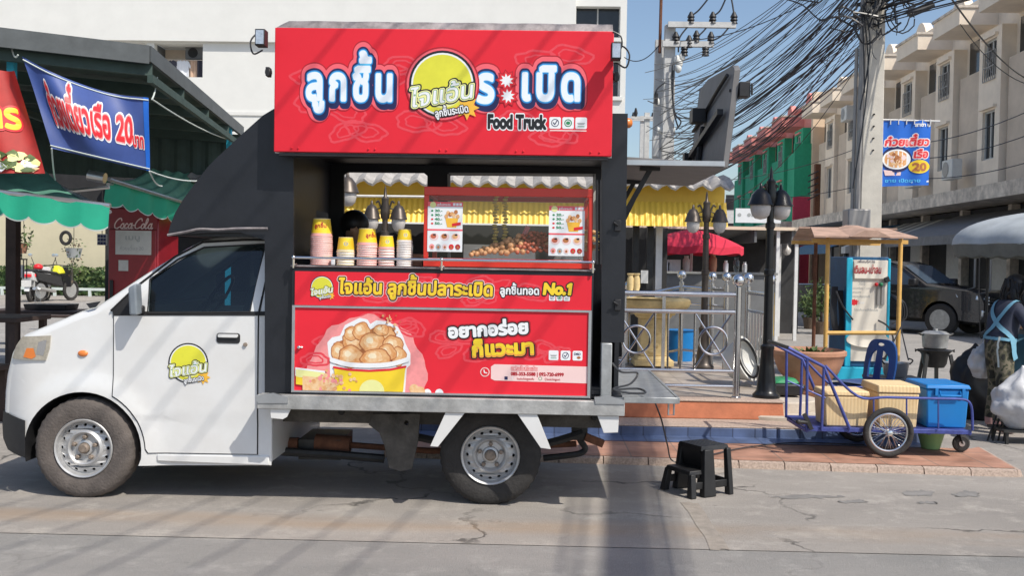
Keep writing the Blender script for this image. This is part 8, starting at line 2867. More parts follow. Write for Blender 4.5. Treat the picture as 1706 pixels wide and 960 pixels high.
def hand(J, E, wrist, d, side, n, m='skin'):
    """palm and five curled fingers; d: pointing direction, side: thumb side."""
    d, s = Vector(d).normalized(), Vector(side).normalized()
    c_ = d.cross(s).normalized()
    w = Vector(J[wrist][0])
    J[n + 'palm'] = (w + d * 0.055, 0.028, m); E.append((wrist, n + 'palm'))
    for i, (o, l) in enumerate(((0.030, 0.062), (0.010, 0.072), (-0.010, 0.066), (-0.030, 0.052))):
        k = n + 'f%d' % i
        b = w + d * 0.085 + s * o
        J[k + 'a'] = (b, 0.0095, m); J[k + 'b'] = (b + d * l * 0.55 - c_ * 0.012, 0.0085, m); J[k + 'c'] = (b + d * l * 0.85 - c_ * 0.034, 0.0075, m)
        E += [(n + 'palm', k + 'a'), (k + 'a', k + 'b'), (k + 'b', k + 'c')]
    J[n + 'ta'] = (w + d * 0.045 + s * 0.040, 0.011, m); J[n + 'tb'] = (w + d * 0.078 + s * 0.054 - c_ * 0.015, 0.009, m)
    E += [(n + 'palm', n + 'ta'), (n + 'ta', n + 'tb')]

def ribbon(mb, tree, pts, w, lift=0.012):
    pr = []
    for p in smooth_line(pts, 5):
        q, nrm, _, _ = tree.find_nearest(p)
        pr.append((q + nrm * lift, nrm))
    L, Rr = [], []
    for i, (p, nrm) in enumerate(pr):
        t = (pr[min(i + 1, len(pr) - 1)][0] - pr[max(i - 1, 0)][0]).normalized()
        s = t.cross(nrm).normalized() * w / 2
        L.append(p - s); Rr.append(p + s)
    n = len(pr)
    mb.add(L + Rr, [(i, i + 1, n + i + 1, n + i) for i in range(n - 1)])

# the vendor at the right edge: back to us, bent over her stall
VYp = 9.9
f0 = G(1664, 722, 0.0)
V0 = Vector((P(1664, 600, VYp).x, VYp, 0))
vp = lambda dx, dy, z: V0 + Vector((dx, dy, z))
D = 'cloth_dark'; C = 'camouflage'
J = {'pelvis': (vp(0.0, 0, 0.86), (0.155, 0.13), C), 'waist': (vp(0.03, 0.02, 1.00), (0.15, 0.12), D), 'chest': (vp(0.09, 0.05, 1.16), (0.165, 0.125), D), 'neckb': (vp(0.15, 0.08, 1.29), (0.095, 0.08), D),
     'neck': (vp(0.18, 0.09, 1.345), 0.052, 'skin'), 'head': (vp(0.205, 0.10, 1.42), (0.078, 0.085), 'skin'), 'crown': (vp(0.215, 0.105, 1.49), (0.07, 0.075), 'skin'), 'nose': (vp(0.305, 0.14, 1.415), 0.014, 'skin'),
     'shl': (vp(0.10, 0.235, 1.24), 0.068, D), 'ell': (vp(0.28, 0.30, 1.06), 0.05, D), 'wrl': (vp(0.48, 0.25, 1.04), 0.03, 'skin'),
     'shr': (vp(0.11, -0.125, 1.235), 0.068, D), 'elr': (vp(0.22, -0.20, 1.00), 0.052, D), 'wrr': (vp(0.44, -0.14, 1.00), 0.03, 'skin'),
     'hil': (vp(0.0, 0.10, 0.80), 0.105, C), 'knl': (vp(0.04, 0.12, 0.46), 0.078, C), 'anl': (vp(0.0, 0.13, 0.12), 0.068, C), 'tol': (vp(0.17, 0.13, 0.05), 0.042, 'boot_pink'), 'hel': (vp(-0.02, 0.13, 0.055), 0.045, 'boot_pink'),
     'hir': (vp(0.0, -0.10, 0.80), 0.11, C), 'knr': (vp(0.01, -0.12, 0.46), 0.08, C), 'anr': (vp(-0.04, -0.13, 0.12), 0.07, C), 'tor': (vp(0.13, -0.14, 0.05), 0.042, 'boot_pink'), 'her': (vp(-0.06, -0.13, 0.055), 0.045, 'boot_pink')}
E = [('pelvis', 'waist'), ('waist', 'chest'), ('chest', 'neckb'), ('neckb', 'neck'), ('neck', 'head'), ('head', 'crown'), ('head', 'nose'), ('chest', 'shl'), ('shl', 'ell'), ('ell', 'wrl'), ('chest', 'shr'), ('shr', 'elr'), ('elr', 'wrr'),
     ('pelvis', 'hil'), ('hil', 'knl'), ('knl', 'anl'), ('anl', 'hel'), ('hel', 'tol'), ('pelvis', 'hir'), ('hir', 'knr'), ('knr', 'anr'), ('anr', 'her'), ('her', 'tor')]
hand(J, E, 'wrl', (1, -0.2, -0.2), (0, -0.3, 1), 'L'); hand(J, E, 'wrr', (1, 0.2, -0.2), (0, 0.3, 1), 'R')
vend, tree = person('person in a dark top, camouflage trousers and a pale blue apron bending over a stall', J, E, tuple(V0), None)
mb = MB('apron_blue')
ribbon(mb, tree, [vp(0.20, 0.02, 1.32), vp(0.12, -0.10, 1.30), vp(0.0, -0.10, 1.22), vp(-0.08, -0.06, 1.10), vp(-0.08, 0.0, 1.0), vp(-0.06, 0.10, 0.92)], 0.042)
ribbon(mb, tree, [vp(0.06, 0.18, 1.30), vp(-0.04, 0.08, 1.20), vp(-0.05, -0.06, 1.08), vp(0.02, -0.16, 0.97), vp(0.10, -0.2, 0.90)], 0.044)
ribbon(mb, tree, [vp(0.16, -0.18, 0.93), vp(0.04, -0.2, 0.93), vp(-0.1, -0.12, 0.94), vp(-0.14, 0.0, 0.94), vp(-0.1, 0.12, 0.94)], 0.03)
mb.grid(lambda s, t: vp(0.16 + 0.03 * math.sin(s * 6) + 0.02 * t, -0.17 + 0.36 * s, 0.98 - 0.46 * t), 10, 8)
ribbon(mb, tree, [vp(0.05, -0.2, 0.94), vp(0.06, -0.22, 0.84), vp(0.10, -0.22, 0.74)], 0.07, 0.02)
mb.build('apron', vend)
mb = MB('hair')
mb.ball(vp(0.195, 0.095, 1.465), 0.104, 18, 1.05, 1.0, 1.05)
mb.ball(vp(0.150, 0.075, 1.37), 0.085, 14, 0.8, 1.1, 1.3)
g = random.Random(14)
for k in range(70):
    a = g.uniform(1.4, 5.2); b = vp(0.195, 0.095, 1.47) + Vector((0.10 * math.cos(a), 0.10 * math.sin(a), g.uniform(-0.02, 0.06)))
    mb.tube([b, b + Vector((-0.01 + g.gauss(0, .015), g.gauss(0, .02), -0.09)), b + Vector((-0.015 + g.gauss(0, .02), g.gauss(0, .025), -0.17 - g.random() * 0.05))], [0.012, 0.010, 0.003], 4)
mb.build('hair', vend)
mb = MB('trim_white')
ribbon(mb, tree, [vp(-0.05, -0.13, 0.95), vp(-0.07, -0.14, 0.85), vp(-0.06, -0.15, 0.74), vp(-0.05, -0.15, 0.66)], 0.02, 0.015)
mb.build('apron_string', vend)

# someone sitting inside the truck: only the dark head and shoulders show over the counter
S0 = Vector((P(589, 400, 7.45).x, 7.45, dzt + 0.022))
hz = P(589, 378, 7.45).z - S0.z
sp_ = lambda dx, dy, z: S0 + Vector((dx, dy, z))
J = {'pelvis': (sp_(0, 0, hz - 0.62), (0.15, 0.12), D), 'waist': (sp_(0, 0.0, hz - 0.48), (0.14, 0.11), D), 'chest': (sp_(0, 0, hz - 0.32), (0.165, 0.12), D), 'neckb': (sp_(0, 0, hz - 0.18), 0.085, D), 'neck': (sp_(0, 0, hz - 0.13), 0.05, 'skin'),
     'head': (sp_(0, -0.01, hz - 0.04), (0.078, 0.088), 'skin'), 'crown': (sp_(0, 0, hz + 0.04), (0.07, 0.08), 'skin'), 'nose': (sp_(0.01, -0.115, hz - 0.03), 0.013, 'skin'),
     'shl': (sp_(0.185, 0, hz - 0.23), 0.062, D), 'ell': (sp_(0.24, -0.10, hz - 0.48), 0.046, D), 'wrl': (sp_(0.14, -0.28, hz - 0.52), 0.029, 'skin'), 'shr': (sp_(-0.185, 0, hz - 0.23), 0.062, D), 'elr': (sp_(-0.24, -0.10, hz - 0.48), 0.046, D), 'wrr': (sp_(-0.14, -0.28, hz - 0.52), 0.029, 'skin'),
     'hil': (sp_(0.09, -0.05, hz - 0.66), 0.085, D), 'knl': (sp_(0.13, -0.40, hz - 0.66), 0.065, D), 'anl': (sp_(0.13, -0.38, 0.09), 0.045, D), 'tol': (sp_(0.14, -0.52, 0.035), 0.035, 'black_plastic'),
     'hir': (sp_(-0.09, -0.05, hz - 0.66), 0.085, D), 'knr': (sp_(-0.13, -0.40, hz - 0.66), 0.065, D), 'anr': (sp_(-0.13, -0.38, 0.09), 0.045, D), 'tor': (sp_(-0.14, -0.52, 0.035), 0.035, 'black_plastic')}
E = [('pelvis', 'waist'), ('waist', 'chest'), ('chest', 'neckb'), ('neckb', 'neck'), ('neck', 'head'), ('head', 'crown'), ('head', 'nose'), ('chest', 'shl'), ('shl', 'ell'), ('ell', 'wrl'), ('chest', 'shr'), ('shr', 'elr'), ('elr', 'wrr'),
     ('pelvis', 'hil'), ('hil', 'knl'), ('knl', 'anl'), ('anl', 'tol'), ('pelvis', 'hir'), ('hir', 'knr'), ('knr', 'anr'), ('anr', 'tor')]
hand(J, E, 'wrl', (-0.4, -1, 0), (-1, 0.3, 0.3), 'L'); hand(J, E, 'wrr', (0.4, -1, 0), (1, 0.3, 0.3), 'R')
sit, tr2 = person('person with dark hair sitting inside the food truck behind the cup stacks', J, E, tuple(S0), None)
mb = MB('hair'); mb.ball(sp_(0, 0.02, hz + 0.02), 0.112, 18, 1.0, 1.05, 1.0); mb.ball(sp_(0, 0.06, hz - 0.06), 0.095, 14, 1.0, 0.7, 1.1)
mb.build('hair', sit)
mb = MB('dark_wood').box(S0.x - 0.18, S0.x + 0.18, S0.y - 0.14, S0.y + 0.2, S0.z + hz - 0.78, S0.z + hz - 0.745)
for sx in (-0.15, 0.15):
    for y in (-0.11, 0.17): mb.box(S0.x + sx - 0.02, S0.x + sx + 0.02, S0.y + y - 0.02, S0.y + y + 0.02, S0.z, S0.z + hz - 0.78)
tag(mb.build('stool'), 'dark stool under the person inside the food truck', 'stool')

# ------------------------------------------------------------------ on the truck counter
def make_cup(printed, m_body, m_band):
    mb = MB(m_band)
    mb.lathe([(0.0705, 0.0), (0.072, 0.004), (0.0705, 0.008)], (0, 0, 0), 28, caps=False)
    mb.use('cup_white' if printed is None else m_band).lathe([(0.069, 0.008), (0.0665, 0.022)], (0, 0, 0), 28, caps=False)
    mb.use(m_body).lathe([(0.0665, 0.022), (0.0545, 0.112)], (0, 0, 0), 28, caps=False)
    mb.use('cup_cream').lathe([(0.0545, 0.112), (0.0555, 0.116), (0.052, 0.117), (0.051, 0.108), (0.001, 0.108)], (0, 0, 0), 28)
    return mb
NAMES = ['tallest stack at the left end of the counter', 'shortest stack, second from the left', 'middle stack of the five', 'fourth stack from the left', 'stack right beside the red glass case']
for i, (pa, pb, ptop, n, band) in enumerate(((513, 550, 366, 15, 'cup_pink'), (557, 588, 400, 6, 'cup_cream'), (591, 626, 386, 10, 'cup_pink'), (627, 655, 397, 7, 'cup_pink'), (658, 685, 386, 11, 'cup_white'))):
    Y = 6.42
    x = (P(pa, 440, Y).x + P(pb, 440, Y).x) / 2
    sc = (P(pb, 440, Y).x - P(pa, 440, Y).x) / 0.142
    zt = P((pa + pb) / 2, ptop, Y).z
    h = 0.117 * sc * (0.92 if i == 0 else 0.80)
    step = (zt - h - CT - 0.002) / (n - 1)
    src = None
    for k in range(n):
        z = CT + 0.002 + step * k
        lb = 'upside-down paper cup nested in the ' + NAMES[i]
        if k == n - 1:
            lb = 'yellow cup on top of the ' + NAMES[i]
            mb = make_cup(1, 'cup_yellow', band)
            fc = lambda d: (lambda a, b: Vector(((0.0665 - (b - 0.022) * 0.1333 + d) * math.sin(a), -(0.0665 - (b - 0.022) * 0.1333 + d) * math.cos(a), b)))
            if i in (0, 2):
                text(mb, 'ลูกชิ้น', fc, 0.0 if i == 0 else 0.7, 0.058, 0.034, [('sign_dark_red', 0.03, 0.0008)], 'c', sx=17, h=1 / 20, step=0.2)
                loops_to(mb, [[(-0.35 + (0.7 if i else 0), 0.046), (0.35 + (0.7 if i else 0), 0.046), (0.3 + (0.7 if i else 0), 0.049), (-0.3 + (0.7 if i else 0), 0.049)]], fc(0.0008), 'sign_dark_red')
            else:
                loops_to(mb, [[(0.25 + 0.34 * math.cos(a), 0.068 + 0.020 * math.sin(a)) for a in np.linspace(0, 6.283, 20)[:-1]]], fc(0.0006), 'print_lime_pale')
                loops_to(mb, [[(0.25 + 0.24 * math.cos(a), 0.066 + 0.013 * math.sin(a)) for a in np.linspace(0, 6.283, 16)[:-1]]], fc(0.001), 'print_grey')
            o = mb.build('paper_cup', loc=(0, 0, 0))
        elif src is None:
            o = src = make_cup(None, 'cup_yellow', band).build('paper_cup', loc=(0, 0, 0))
        else:
            o = src.copy(); COL.objects.link(o)
        o.location = (x + rnd.uniform(-0.001, 0.001), Y + 0.07, z); o.scale = (sc, sc, sc)
        o.rotation_euler = (0, 0, rnd.uniform(-0.1, 0.1) if k == n - 1 else rnd.uniform(0, 6))
        tag(o, lb, 'paper cup', 'upside-down paper cups in the ' + NAMES[i])
x = P(553, 440, 6.4).x
tag(MB('print_white').box(x - 0.012, x + 0.012, 6.42, 6.45, CT + 0.001, CT + 0.055).build('sauce_bottle', bevel=0.005), 'little white bottle between the first two cup stacks', 'bottle')
x = P(692, 430, 6.9).x
mb = MB('clay').box(x - 0.06, x + 0.06, 6.78, 6.88, CT + 0.001, CT + 0.085); mb.use('chrome').tube([(x - 0.02, 6.83, CT + 0.085), (x - 0.02, 6.83, CT + 0.15)], 0.012, 8)
tag(mb.build('condiment_box', bevel=0.005), 'small brown condiment box behind the rightmost cup stack', 'box')
mb = MB('grey_wall')
pb = P(514, 400, 7.0)
mb.hexa([(P(504, 400, 7.2).x, 7.2, CT - 0.3), (P(560, 400, 7.6).x, 7.6, CT - 0.3), (P(560, 400, 7.6).x, 7.62, CT - 0.3), (P(504, 400, 7.2).x, 7.22, CT - 0.3)], [(P(506, 400, 7.2).x, 7.2, P(506, 345, 7.2).z), (P(545, 400, 7.6).x, 7.6, P(545, 355, 7.6).z), (P(545, 400, 7.6).x, 7.62, P(545, 355, 7.6).z), (P(506, 400, 7.2).x, 7.22, P(506, 345, 7.2).z)])
mb.use('stainless').tube([P(502, 345, 7.1), P(507, 405, 7.1)], 0.006, 6)
tag(mb.build('metal_sheet'), 'dim grey metal panel at the left inside the truck', 'panel')

# red framed glass case with food
CYa, CYb = 6.40, 6.96
gx0, gx1 = P(706, 400, CYa).x, P(987, 400, CYa).x
gz0, gz1 = CT + 0.004, P(845, 313, CYa).z
gc = thing('glass_case', 'red framed glass display case on the truck counter', 'display case', ((gx0 + gx1) / 2, 6.7, gz0))
fw = 0.05
mb = MB('case_red')
for y in (CYa, CYb):
    mb.box(gx0, gx1, y - 0.018, y + 0.018, gz0, gz0 + 0.055); mb.box(gx0, gx1, y - 0.018, y + 0.018, gz1 - 0.055, gz1)
    mb.box(gx0, gx0 + fw * 0.62, y - 0.0179, y + 0.0179, gz0 + 0.0551, gz1 - 0.0551); mb.box(gx1 - fw * 0.62, gx1, y - 0.0179, y + 0.0179, gz0 + 0.0551, gz1 - 0.0551)
for x in (gx0 + 0.018, gx1 - 0.018):
    for z in (gz0 + 0.027, gz1 - 0.027): mb.box(x - 0.0175, x + 0.0175, CYa + 0.0185, CYb - 0.0185, z - 0.027, z + 0.027)
mb.build('frame', gc, bevel=0.003)
MB('galvanised').box(gx0 + 0.036, gx1 - 0.036, CYa + 0.0185, CYb - 0.0185, gz0 + 0.001, gz0 + 0.05).build('floor_tray', gc)
mb = MB('glass_clear').poly((gx0 + 0.03, CYa, gz0 + 0.055), (gx1 - 0.03, CYa, gz0 + 0.055), (gx1 - 0.03, CYa, gz1 - 0.055), (gx0 + 0.03, CYa, gz1 - 0.055))
mb.build('front_pane', gc)
mb = MB('glass_clear').poly((gx0 + 0.03, CYa + .02, gz1 - 0.01), (gx1 - 0.03, CYa + .02, gz1 - 0.01), (gx1 - 0.03, CYb - .02, gz1 - 0.01), (gx0 + 0.03, CYb - .02, gz1 - 0.01))
mb.build('top_pane', gc)
tz0 = gz0 + 0.051
def menu(px0, py0, px1, py1, lb):
    Y = CYa - 0.0195
    a, b = P(px0, py0, Y), P(px1, py1, Y)
    w, h = b.x - a.x, a.z - b.z
    t = thing('menu_poster', lb, 'menu', ((a.x + b.x) / 2, Y, b.z), 0, 'menu posters on the glass case')
    MB('print_white').box(a.x, b.x, Y - 0.002, Y, b.z, a.z).build('sheet', t)
    f = plane_fn((a.x, Y - 0.002, b.z), (w, 0, 0), (0, 0, h), (0, -1, 0))
    mb = MB()
    R4 = lambda x0, x1, y0, y1, m, d=0.0006: loops_to(mb, [[(x0, y0), (x1, y0), (x1, y1), (x0, y1)]], f(d), m)
    R4(0.0, 1.0, 0.91, 1.0, 'sign_rose'); R4(0, 1, 0.42, 0.455, 'sign_rose')
    loops_to(mb, [circle(0.15, 0.94, 0.09, 14, 0.06)], f(0.0012), 'print_lime_pale')
    text(mb, 'ลูกชิ้นปลาระเบิด', f, 0.27, 0.93, 0.05, [('print_white', 0.03, 0.0012)], width=0.38, h=1 / 14)
    for k in range(3): R4(0.72 + k * 0.09, 0.79 + k * 0.09, 0.925, 0.98, 'print_white', 0.0012)
    for k, (p_, m) in enumerate((('20', 'print_green'), ('30', 'print_green'), ('40', 'print_red'), ('50', 'print_red'))):
        y = 0.80 - k * 0.085
        loops_to(mb, [circle(0.13, y + 0.02, 0.035, 10, 0.02)], f(0.0012), m)
        text(mb, p_ + '.-', f, 0.20, y, 0.07, [('print_green', 0.04, 0.0012)], width=0.22, h=1 / 14)
    loops_to(mb, [[(0.50, 0.68), (0.88, 0.68), (0.82, 0.49), (0.56, 0.49)]], f(0.0012), 'print_gold')
    for k in range(7):
        loops_to(mb, [circle(0.53 + 0.055 * k, 0.71 + 0.05 * (k % 2) + 0.02 * (k % 3), 0.055, 10, 0.045)], f(0.0014 + k * 1e-4), ('print_food', 'print_food_pale', 'print_food_dark')[k % 3])
    loops_to(mb, [[(0.70, 0.57), (0.95, 0.60), (0.95, 0.54), (0.70, 0.51)]], f(0.0024), 'print_red')
    for k in range(3):
        loops_to(mb, [circle(0.19 + 0.31 * k, 0.30, 0.13, 14, 0.075)], f(0.0012), 'print_blush')
        loops_to(mb, [circle(0.17 + 0.31 * k, 0.31, 0.085, 10, 0.05)], f(0.0016), ('sausage', 'print_food_dark', 'print_food')[k])
        loops_to(mb, [circle(0.20 + 0.31 * k, 0.34, 0.045, 8, 0.02)], f(0.002), 'print_black')
    for k in range(5):
        loops_to(mb, [circle(0.13 + 0.185 * k, 0.10, 0.075, 10, 0.055)], f(0.0012), ('print_pink', 'print_grey', 'print_blush', 'print_red', 'sign_dark_red')[k])
        loops_to(mb, [circle(0.13 + 0.185 * k, 0.09, 0.035, 8, 0.028)], f(0.0016), 'print_food_dark')
        R4(0.08 + 0.185 * k, 0.18 + 0.185 * k, 0.03, 0.036, 'print_grey')
    mb.build('printing', t)
menu(713, 336, 770, 420, 'white menu sheet taped at the left end of the glass case')
menu(915, 343, 973, 427, 'white menu sheet taped at the right end of the glass case')
g = random.Random(31)
placed = []
def heap(px0, px1, topf, r, n, m, name, lb, cat, grp, stick=False):
    src = None
    x0, x1 = P(px0, 400, 6.6).x, P(px1, 400, 6.6).x
    k = tries = 0
    while k < n and tries < n * 60:
        tries += 1
        x = g.uniform(x0, x1)
        hmax = topf((x - x0) / (x1 - x0))
        y = 6.435 + g.random() ** 1.2 * 0.24
        hm = hmax * (0.25 + 0.75 * min(1, (y - 6.42) / 0.14))
        z = tz0 + r + max(0, hm) * g.uniform(0.55, 1.0)
        if any((x - a) ** 2 + (y - b) ** 2 + (z - c_) ** 2 < (1.65 * min(r, q)) ** 2 for a, b, c_, q in placed): continue
        placed.append((x, y, z, r)); k += 1
        if src is None:
            if stick:
                mb = MB(m).tube([(-0.06, 0, 0), (-0.04, 0, 0.004), (0.0, 0, 0.006), (0.04, 0, 0.004), (0.06, 0, 0)], [0.010, 0.016, 0.017, 0.016, 0.010], 8); mb.use('garland').tube([(0.06, 0, 0), (0.13, 0, -0.004)], 0.0025, 5)
            else:
                mb = MB(m).ball((0, 0, 0), r, 12)
            o = src = mb.build(name, loc=(0, 0, 0))
        else:
            o = src.copy(); COL.objects.link(o)
        o.location = (x, y, z)
        o.rotation_euler = (g.uniform(-.2, .2), g.uniform(-.25, .25), g.uniform(-0.5, 0.5)) if stick else (g.uniform(0, 6), g.uniform(0, 6), 0)
        s = g.uniform(0.85, 1.1); o.scale = (s, s, s)
        tag(o, lb, cat, grp)
heap(787, 872, lambda u: 0.03 + 0.12 * u, 0.0195, 62, 'meatball', 'meatball', 'round brown fried meatball in the left half of the heap', 'meatball', 'brown meatballs in the glass case')
heap(858, 922, lambda u: 0.125 + 0.05 * math.sin(u * 3), 0.0145, 95, 'sausage', 'sausage', 'small red sausage ball in the middle of the heap', 'sausage', 'red sausage balls in the glass case')
heap(905, 980, lambda u: 0.13 + 0.05 * u, 0.016, 34, 'skewer_meat', 'skewer', 'brown skewered meat stick in the right half of the heap', 'skewer', 'meat skewers in the glass case', True)
for i, px in enumerate((825, 841)):
    mb = MB('garland')
    x = P(px, 400, 6.72).x
    za_, zb_ = P(px, 322, 6.72).z, P(px, 408, 6.72).z
    for k in range(17):
        z = za_ + (zb_ - za_) * k / 16
        mb.ball((x + 0.006 * math.sin(k * 1.7), 6.72 + 0.006 * math.cos(k * 1.7), z), 0.016, 8, 1.15, 1.15, 0.62)
    tag(mb.build('garland'), ['yellow flower garland hanging left of its pair in the glass case', 'yellow flower garland hanging right of its pair in the glass case'][i], 'garland', 'flower garlands in the glass case')
mb = MB('print_pink').tube([P(862, 414, 6.7), P(880, 377, 6.7)], [0.014, 0.017], 10); mb.use('print_grey').tube([P(868, 401, 6.69), P(873, 391, 6.69)], 0.0175, 10)
tag(mb.build('tongs'), 'pink handled tongs standing in the food heap', 'tongs')
x = P(930, 400, 7.35).x
mb = MB('galvanised').lathe([(0.0, 0), (0.16, 0), (0.17, 0.2), (0.001, 0.2)], (x, 7.4, CT - 0.05), 20); mb.use('dark_wood').box(x - 0.12, x + 0.10, 7.3, 7.5, CT + 0.151, CT + 0.26)
tag(mb.build('fryer'), 'dark fryer drum in the back of the truck kitchen', 'fryer')

# ------------------------------------------------------------------ black pickup in the side street
pk = thing('pickup_truck', 'shiny black pickup parked behind the tyre air machine', 'pickup', (P(1596, 500, 24.8).x, 24.8, 0), R(-48), local=True)
PKX = -1.55
HWD = 0.92
po = [(2.40, 0.36), (2.50, 0.50), (2.50, 0.82), (2.42, 1.03), (2.20, 1.10), (1.18, 1.20), (0.42, 1.70), (0.15, 1.78), (-0.75, 1.77), (-1.12, 1.66), (-1.22, 1.16), (-2.55, 1.14), (-2.58, 0.60), (-2.45, 0.42)]
po = [(x + PKX, z) for x, z in po]
def arch(cx): return [(cx + PKX + 0.45 * math.cos(R(a)), 0.40 + 0.45 * math.sin(R(a))) for a in range(180, -1, -15)]
low = arch(-1.55) + arch(1.55)
low = [(x, max(z, 0.36)) for x, z in low]
ysf = lambda x, z: HWD - 0.16 * sstep(1.12, 1.75, z) - 0.05 * sstep(0.6, 0.3, z) * 0 - 0.22 * sstep(PKX + 2.0, PKX + 2.55, x) ** 2
mb = MB('car_black')
for s in (-1, 1):
    mb.patch(po + low, [], lambda x, z: Vector((x, s * ysf(x, z), z)), 0.12)
rw = []
for x, z in po:
    y = ysf(x, z)
    rw.append([Vector((x, -y, z)), Vector((x * 1.0, -y + 0.06, z + 0.02 * (z > 1))), Vector((x, y - 0.06, z + 0.02 * (z > 1))), Vector((x, y, z))])
mb.add([v for r_ in rw for v in r_], [(i * 4 + j, i * 4 + j + 1, i * 4 + 5 + j, i * 4 + 4 + j) for i in range(len(rw) - 1) for j in range(3)])
mb.use('seam').box(PKX - 2.4, PKX + 2.3, -0.6, 0.6, 0.30, 0.5)
mb.build('body', pk, sharp=32)
for s in (-1, 1):
    for q in ([(1.02, 1.22), (0.40, 1.62), (0.12, 1.68), (0.05, 1.22)], [(-0.05, 1.22), (0.02, 1.68), (-0.75, 1.67), (-0.98, 1.55), (-1.05, 1.22)]):
        MB('car_glass').patch([(x + PKX, z) for x, z in q], [], lambda x, z: Vector((x, s * (ysf(x, z) + 0.006), z)), 0.2).build('window', pk)
    mb = MB('black_plastic').box(PKX + 0.82, PKX + 1.02, s * 0.95, s * 1.14, 1.20, 1.38); mb.build('mirror', pk, bevel=0.04)
    MB('chrome').patch([(x + PKX, z) for x, z in ((0.25, 1.02), (0.42, 1.02), (0.42, 1.06), (0.25, 1.06))], [], lambda x, z: Vector((x, s * (ysf(x, z) + 0.02), z)), 0, lambda x, z: Vector((x, s * (ysf(x, z) + 0.002), z))).build('door_handle', pk)
    for cx in (-1.55, 1.55):
        y0 = s * 0.93
        mb = MB('rubber').lathe([(0.24, y0), (0.36, y0), (0.39, y0 - s * 0.03), (0.39, y0 - s * 0.22), (0.24, y0 - s * 0.24)], (cx + PKX, 0, 0.39), 30, 'y', caps=False)
        w = mb.build('wheel', pk)
        mb = MB('galvanised').lathe([(0.25, y0 + s * 0.004), (0.235, y0 - s * 0.02), (0.06, y0 - s * 0.03), (0.05, y0), (0.001, y0)], (cx + PKX, 0, 0.39), 24, 'y')
        for k in range(6):
            a = k * math.pi / 3
            mb.use('seam').ball((cx + PKX + 0.16 * math.cos(a), y0 - s * 0.022, 0.39 + 0.16 * math.sin(a)), 0.052, 8, 1, 0.25, 1)
        mb.build('rim', w)
    mb = MB('headlight_glass').hexa([(PKX + 2.10, s * 0.60, 0.90), (PKX + 2.46, s * 0.50, 0.88), (PKX + 2.40, s * 0.80, 0.90), (PKX + 1.95, s * 0.93, 0.95)], [(PKX + 2.1, s * 0.60, 1.02), (PKX + 2.46, s * 0.50, 0.98), (PKX + 2.38, s * 0.80, 1.00), (PKX + 1.9, s * 0.92, 1.06)])
    mb.build('headlight', pk, bevel=0.01)
    MB('headlight_glass').box(PKX + 2.44, PKX + 2.50, s * 0.60, s * 0.74, 0.50, 0.66).build('fog_lamp', pk, bevel=0.02)
rw2 = [(1.12, 1.235), (0.46, 1.685)]
MB('car_glass').poly(*[(PKX + x + 0.012, y, z + 0.03) for x, z, y in ((1.12, 1.235, -0.76), (1.12, 1.235, 0.76), (0.48, 1.68, 0.70), (0.48, 1.68, -0.70))]).build('windscreen', pk)
mb = MB('chrome')
for z in (0.80, 0.88, 0.95): mb.box(PKX + 2.49, PKX + 2.53, -0.50, 0.50, z - 0.022, z + 0.022)
mb.build('grille', pk, bevel=0.008)
mb = MB('black_plastic').box(PKX + 2.47, PKX + 2.55, -0.72, 0.72, 0.38, 0.60); mb.use('print_white').box(PKX + 2.551, PKX + 2.56, -0.2, 0.2, 0.62, 0.74)
mb.build('bumper', pk, bevel=0.03)

# ------------------------------------------------------------------ big grey parasol, stand, sacks and bags at the right edge
UYp = 10.6
cx = P(1597, 420, UYp).x + 1.22
zr, zt = P(1640, 408, UYp).z, P(1700, 362, UYp).z
gp = thing('parasol', 'large dusty grey parasol over the stall at the right edge', 'parasol', (cx, UYp, 0))
rim = lambda a: 1.22 * (1 + 0.025 * math.cos(8 * a))
mb = MB('umbrella_grey')
def dome(s, t):
    a = 2 * math.pi * s
    return Vector((cx + rim(a) * math.sin(t * math.pi / 2) * math.cos(a), UYp + rim(a) * math.sin(t * math.pi / 2) * math.sin(a), zr + (zt + 0.08 - zr) * math.cos(t * math.pi / 2) ** 0.9 + 0.008 * math.sin(a * 16) * t))
mb.grid(dome, 64, 12)
mb.build('cloth', gp)
mb = MB('umbrella_valance')
mb.grid(lambda s, t: Vector((cx + rim(2 * math.pi * s) * (1 - 0.03 * t) * math.cos(2 * math.pi * s), UYp + rim(2 * math.pi * s) * (1 - 0.03 * t) * math.sin(2 * math.pi * s), zr + 0.012 * math.sin(s * 200) * t - 0.13 * t)), 128, 4)
mb.build('valance', gp)
MB('iron').tube([(cx, UYp, 0), (cx, UYp, zt)], 0.022, 8).build('pole', gp)
x = P(1645, 470, 11.2).x
tag(MB('iron').tube([(x, 11.2, 0.0), (x, 11.2, P(1645, 425, 11.2).z)], 0.016, 8).build('stand_pole'), 'thin dark pole standing under the grey parasol', 'pole')
mb = MB('cable').tube(smooth_line([P(1632, 428, 10.2), P(1631, 480, 10.2), P(1633, 556, 10.2), P(1637, 562, 10.2), P(1640, 552, 10.2)], 4), 0.006, 5)
tag(mb.build('hook'), 'thin hooked cord hanging from the parasol rim', 'hook')
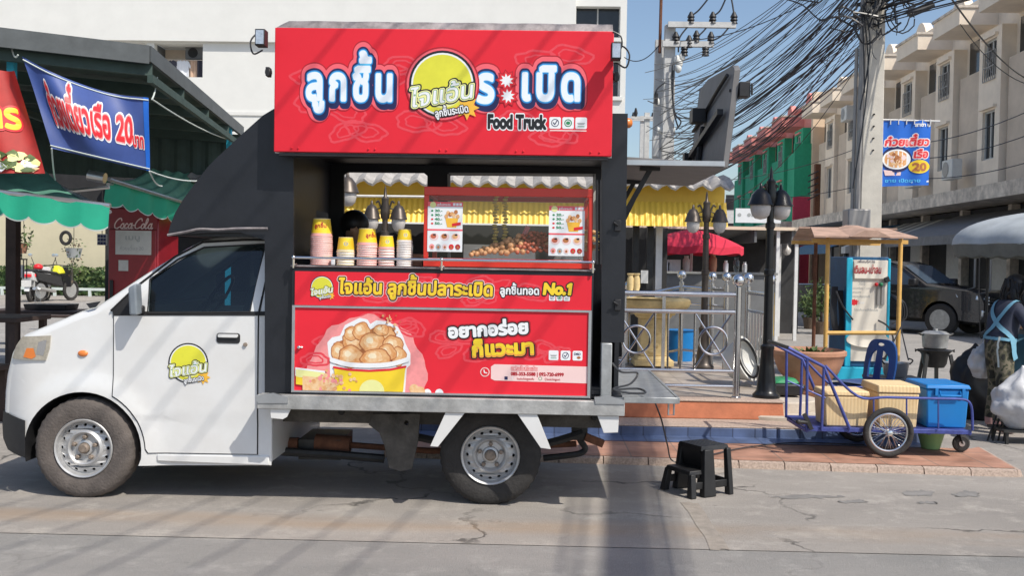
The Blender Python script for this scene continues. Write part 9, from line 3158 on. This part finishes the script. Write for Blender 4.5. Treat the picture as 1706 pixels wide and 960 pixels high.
def sack(label, c_, r, sz, m, seed, cat='plastic bag', name='plastic_bag', knot=True):
    c_ = Vector(c_)
    mb = MB(m)
    def f(s, t):
        a, b = 2 * math.pi * s, math.pi * t
        d = Vector((math.cos(a) * math.sin(b), math.sin(a) * math.sin(b), math.cos(b)))
        q = 1 + 0.24 * noise.noise(d * 2.1 + Vector((seed, 0, 0))) + 0.07 * abs(noise.noise(d * 5 + Vector((0, seed, 0))))
        p = Vector((d.x * r * q, d.y * r * q * 0.8, d.z * sz * q))
        if knot and b < 0.5: p.z += (0.5 - b) * r * 0.9; p.x *= 0.5 + b; p.y *= 0.5 + b
        p.z = max(p.z, -sz * 0.93)
        return c_ + p + Vector((0, 0, sz * 0.93))
    mb.grid(f, 48, 30)
    return tag(mb.build(name, sharp=180), label, cat)
q = G(1690, 752, 0.0)
sack('bulging pale plastic bag lying in front of the vendor', (P(1700, 700, 9.3).x, 9.3, 0.14), 0.26, 0.24, 'plastic_bag', 3)
sack('pale plastic bag hanging slack left of the vendor', (P(1637, 630, 10.2).x, 10.2, 0.50), 0.13, 0.17, 'plastic_bag', 8)
sack('black rubbish sack on the ground behind the blue cooler', (P(1630, 650, 10.6).x, 10.7, 0.0), 0.26, 0.36, 'step_black', 5, 'rubbish sack', 'rubbish_sack')
x = P(1700, 720, 9.3).x
mb = MB('iron')
for k in range(4): mb.bar((x - 0.28 + 0.05 * k, 9.35, 0.0), (x - 0.16 + 0.03 * k, 9.4, 0.30), 0.012)
mb.box(x - 0.22, x + 0.28, 9.15, 9.5, 0.115, 0.138)
for a in (-0.18, 0.24):
    for b in (9.18, 9.46): mb.box(x + a - 0.012, x + a + 0.012, b - 0.012, b + 0.012, 0, 0.115)
tag(mb.build('wire_rack'), 'low wire rack under the bulging pale plastic bag', 'rack')
# the vendor's own stall, just past the frame
sx_ = P(1745, 560, 10.0).x
vt = thing('vendor_stall', 'steel stall table the bending vendor works at', 'stall', (sx_ + 0.35, 10.0, 0))
MB('stainless').box(sx_, sx_ + 0.8, 9.6, 10.4, 0.78, 0.84).build('tabletop', vt, bevel=0.005)
for a in (0.04, 0.76):
    for b in (9.64, 10.36): MB('iron').box(sx_ + a - 0.02, sx_ + a + 0.02, b - 0.02, b + 0.02, 0, 0.78).build('leg', vt)
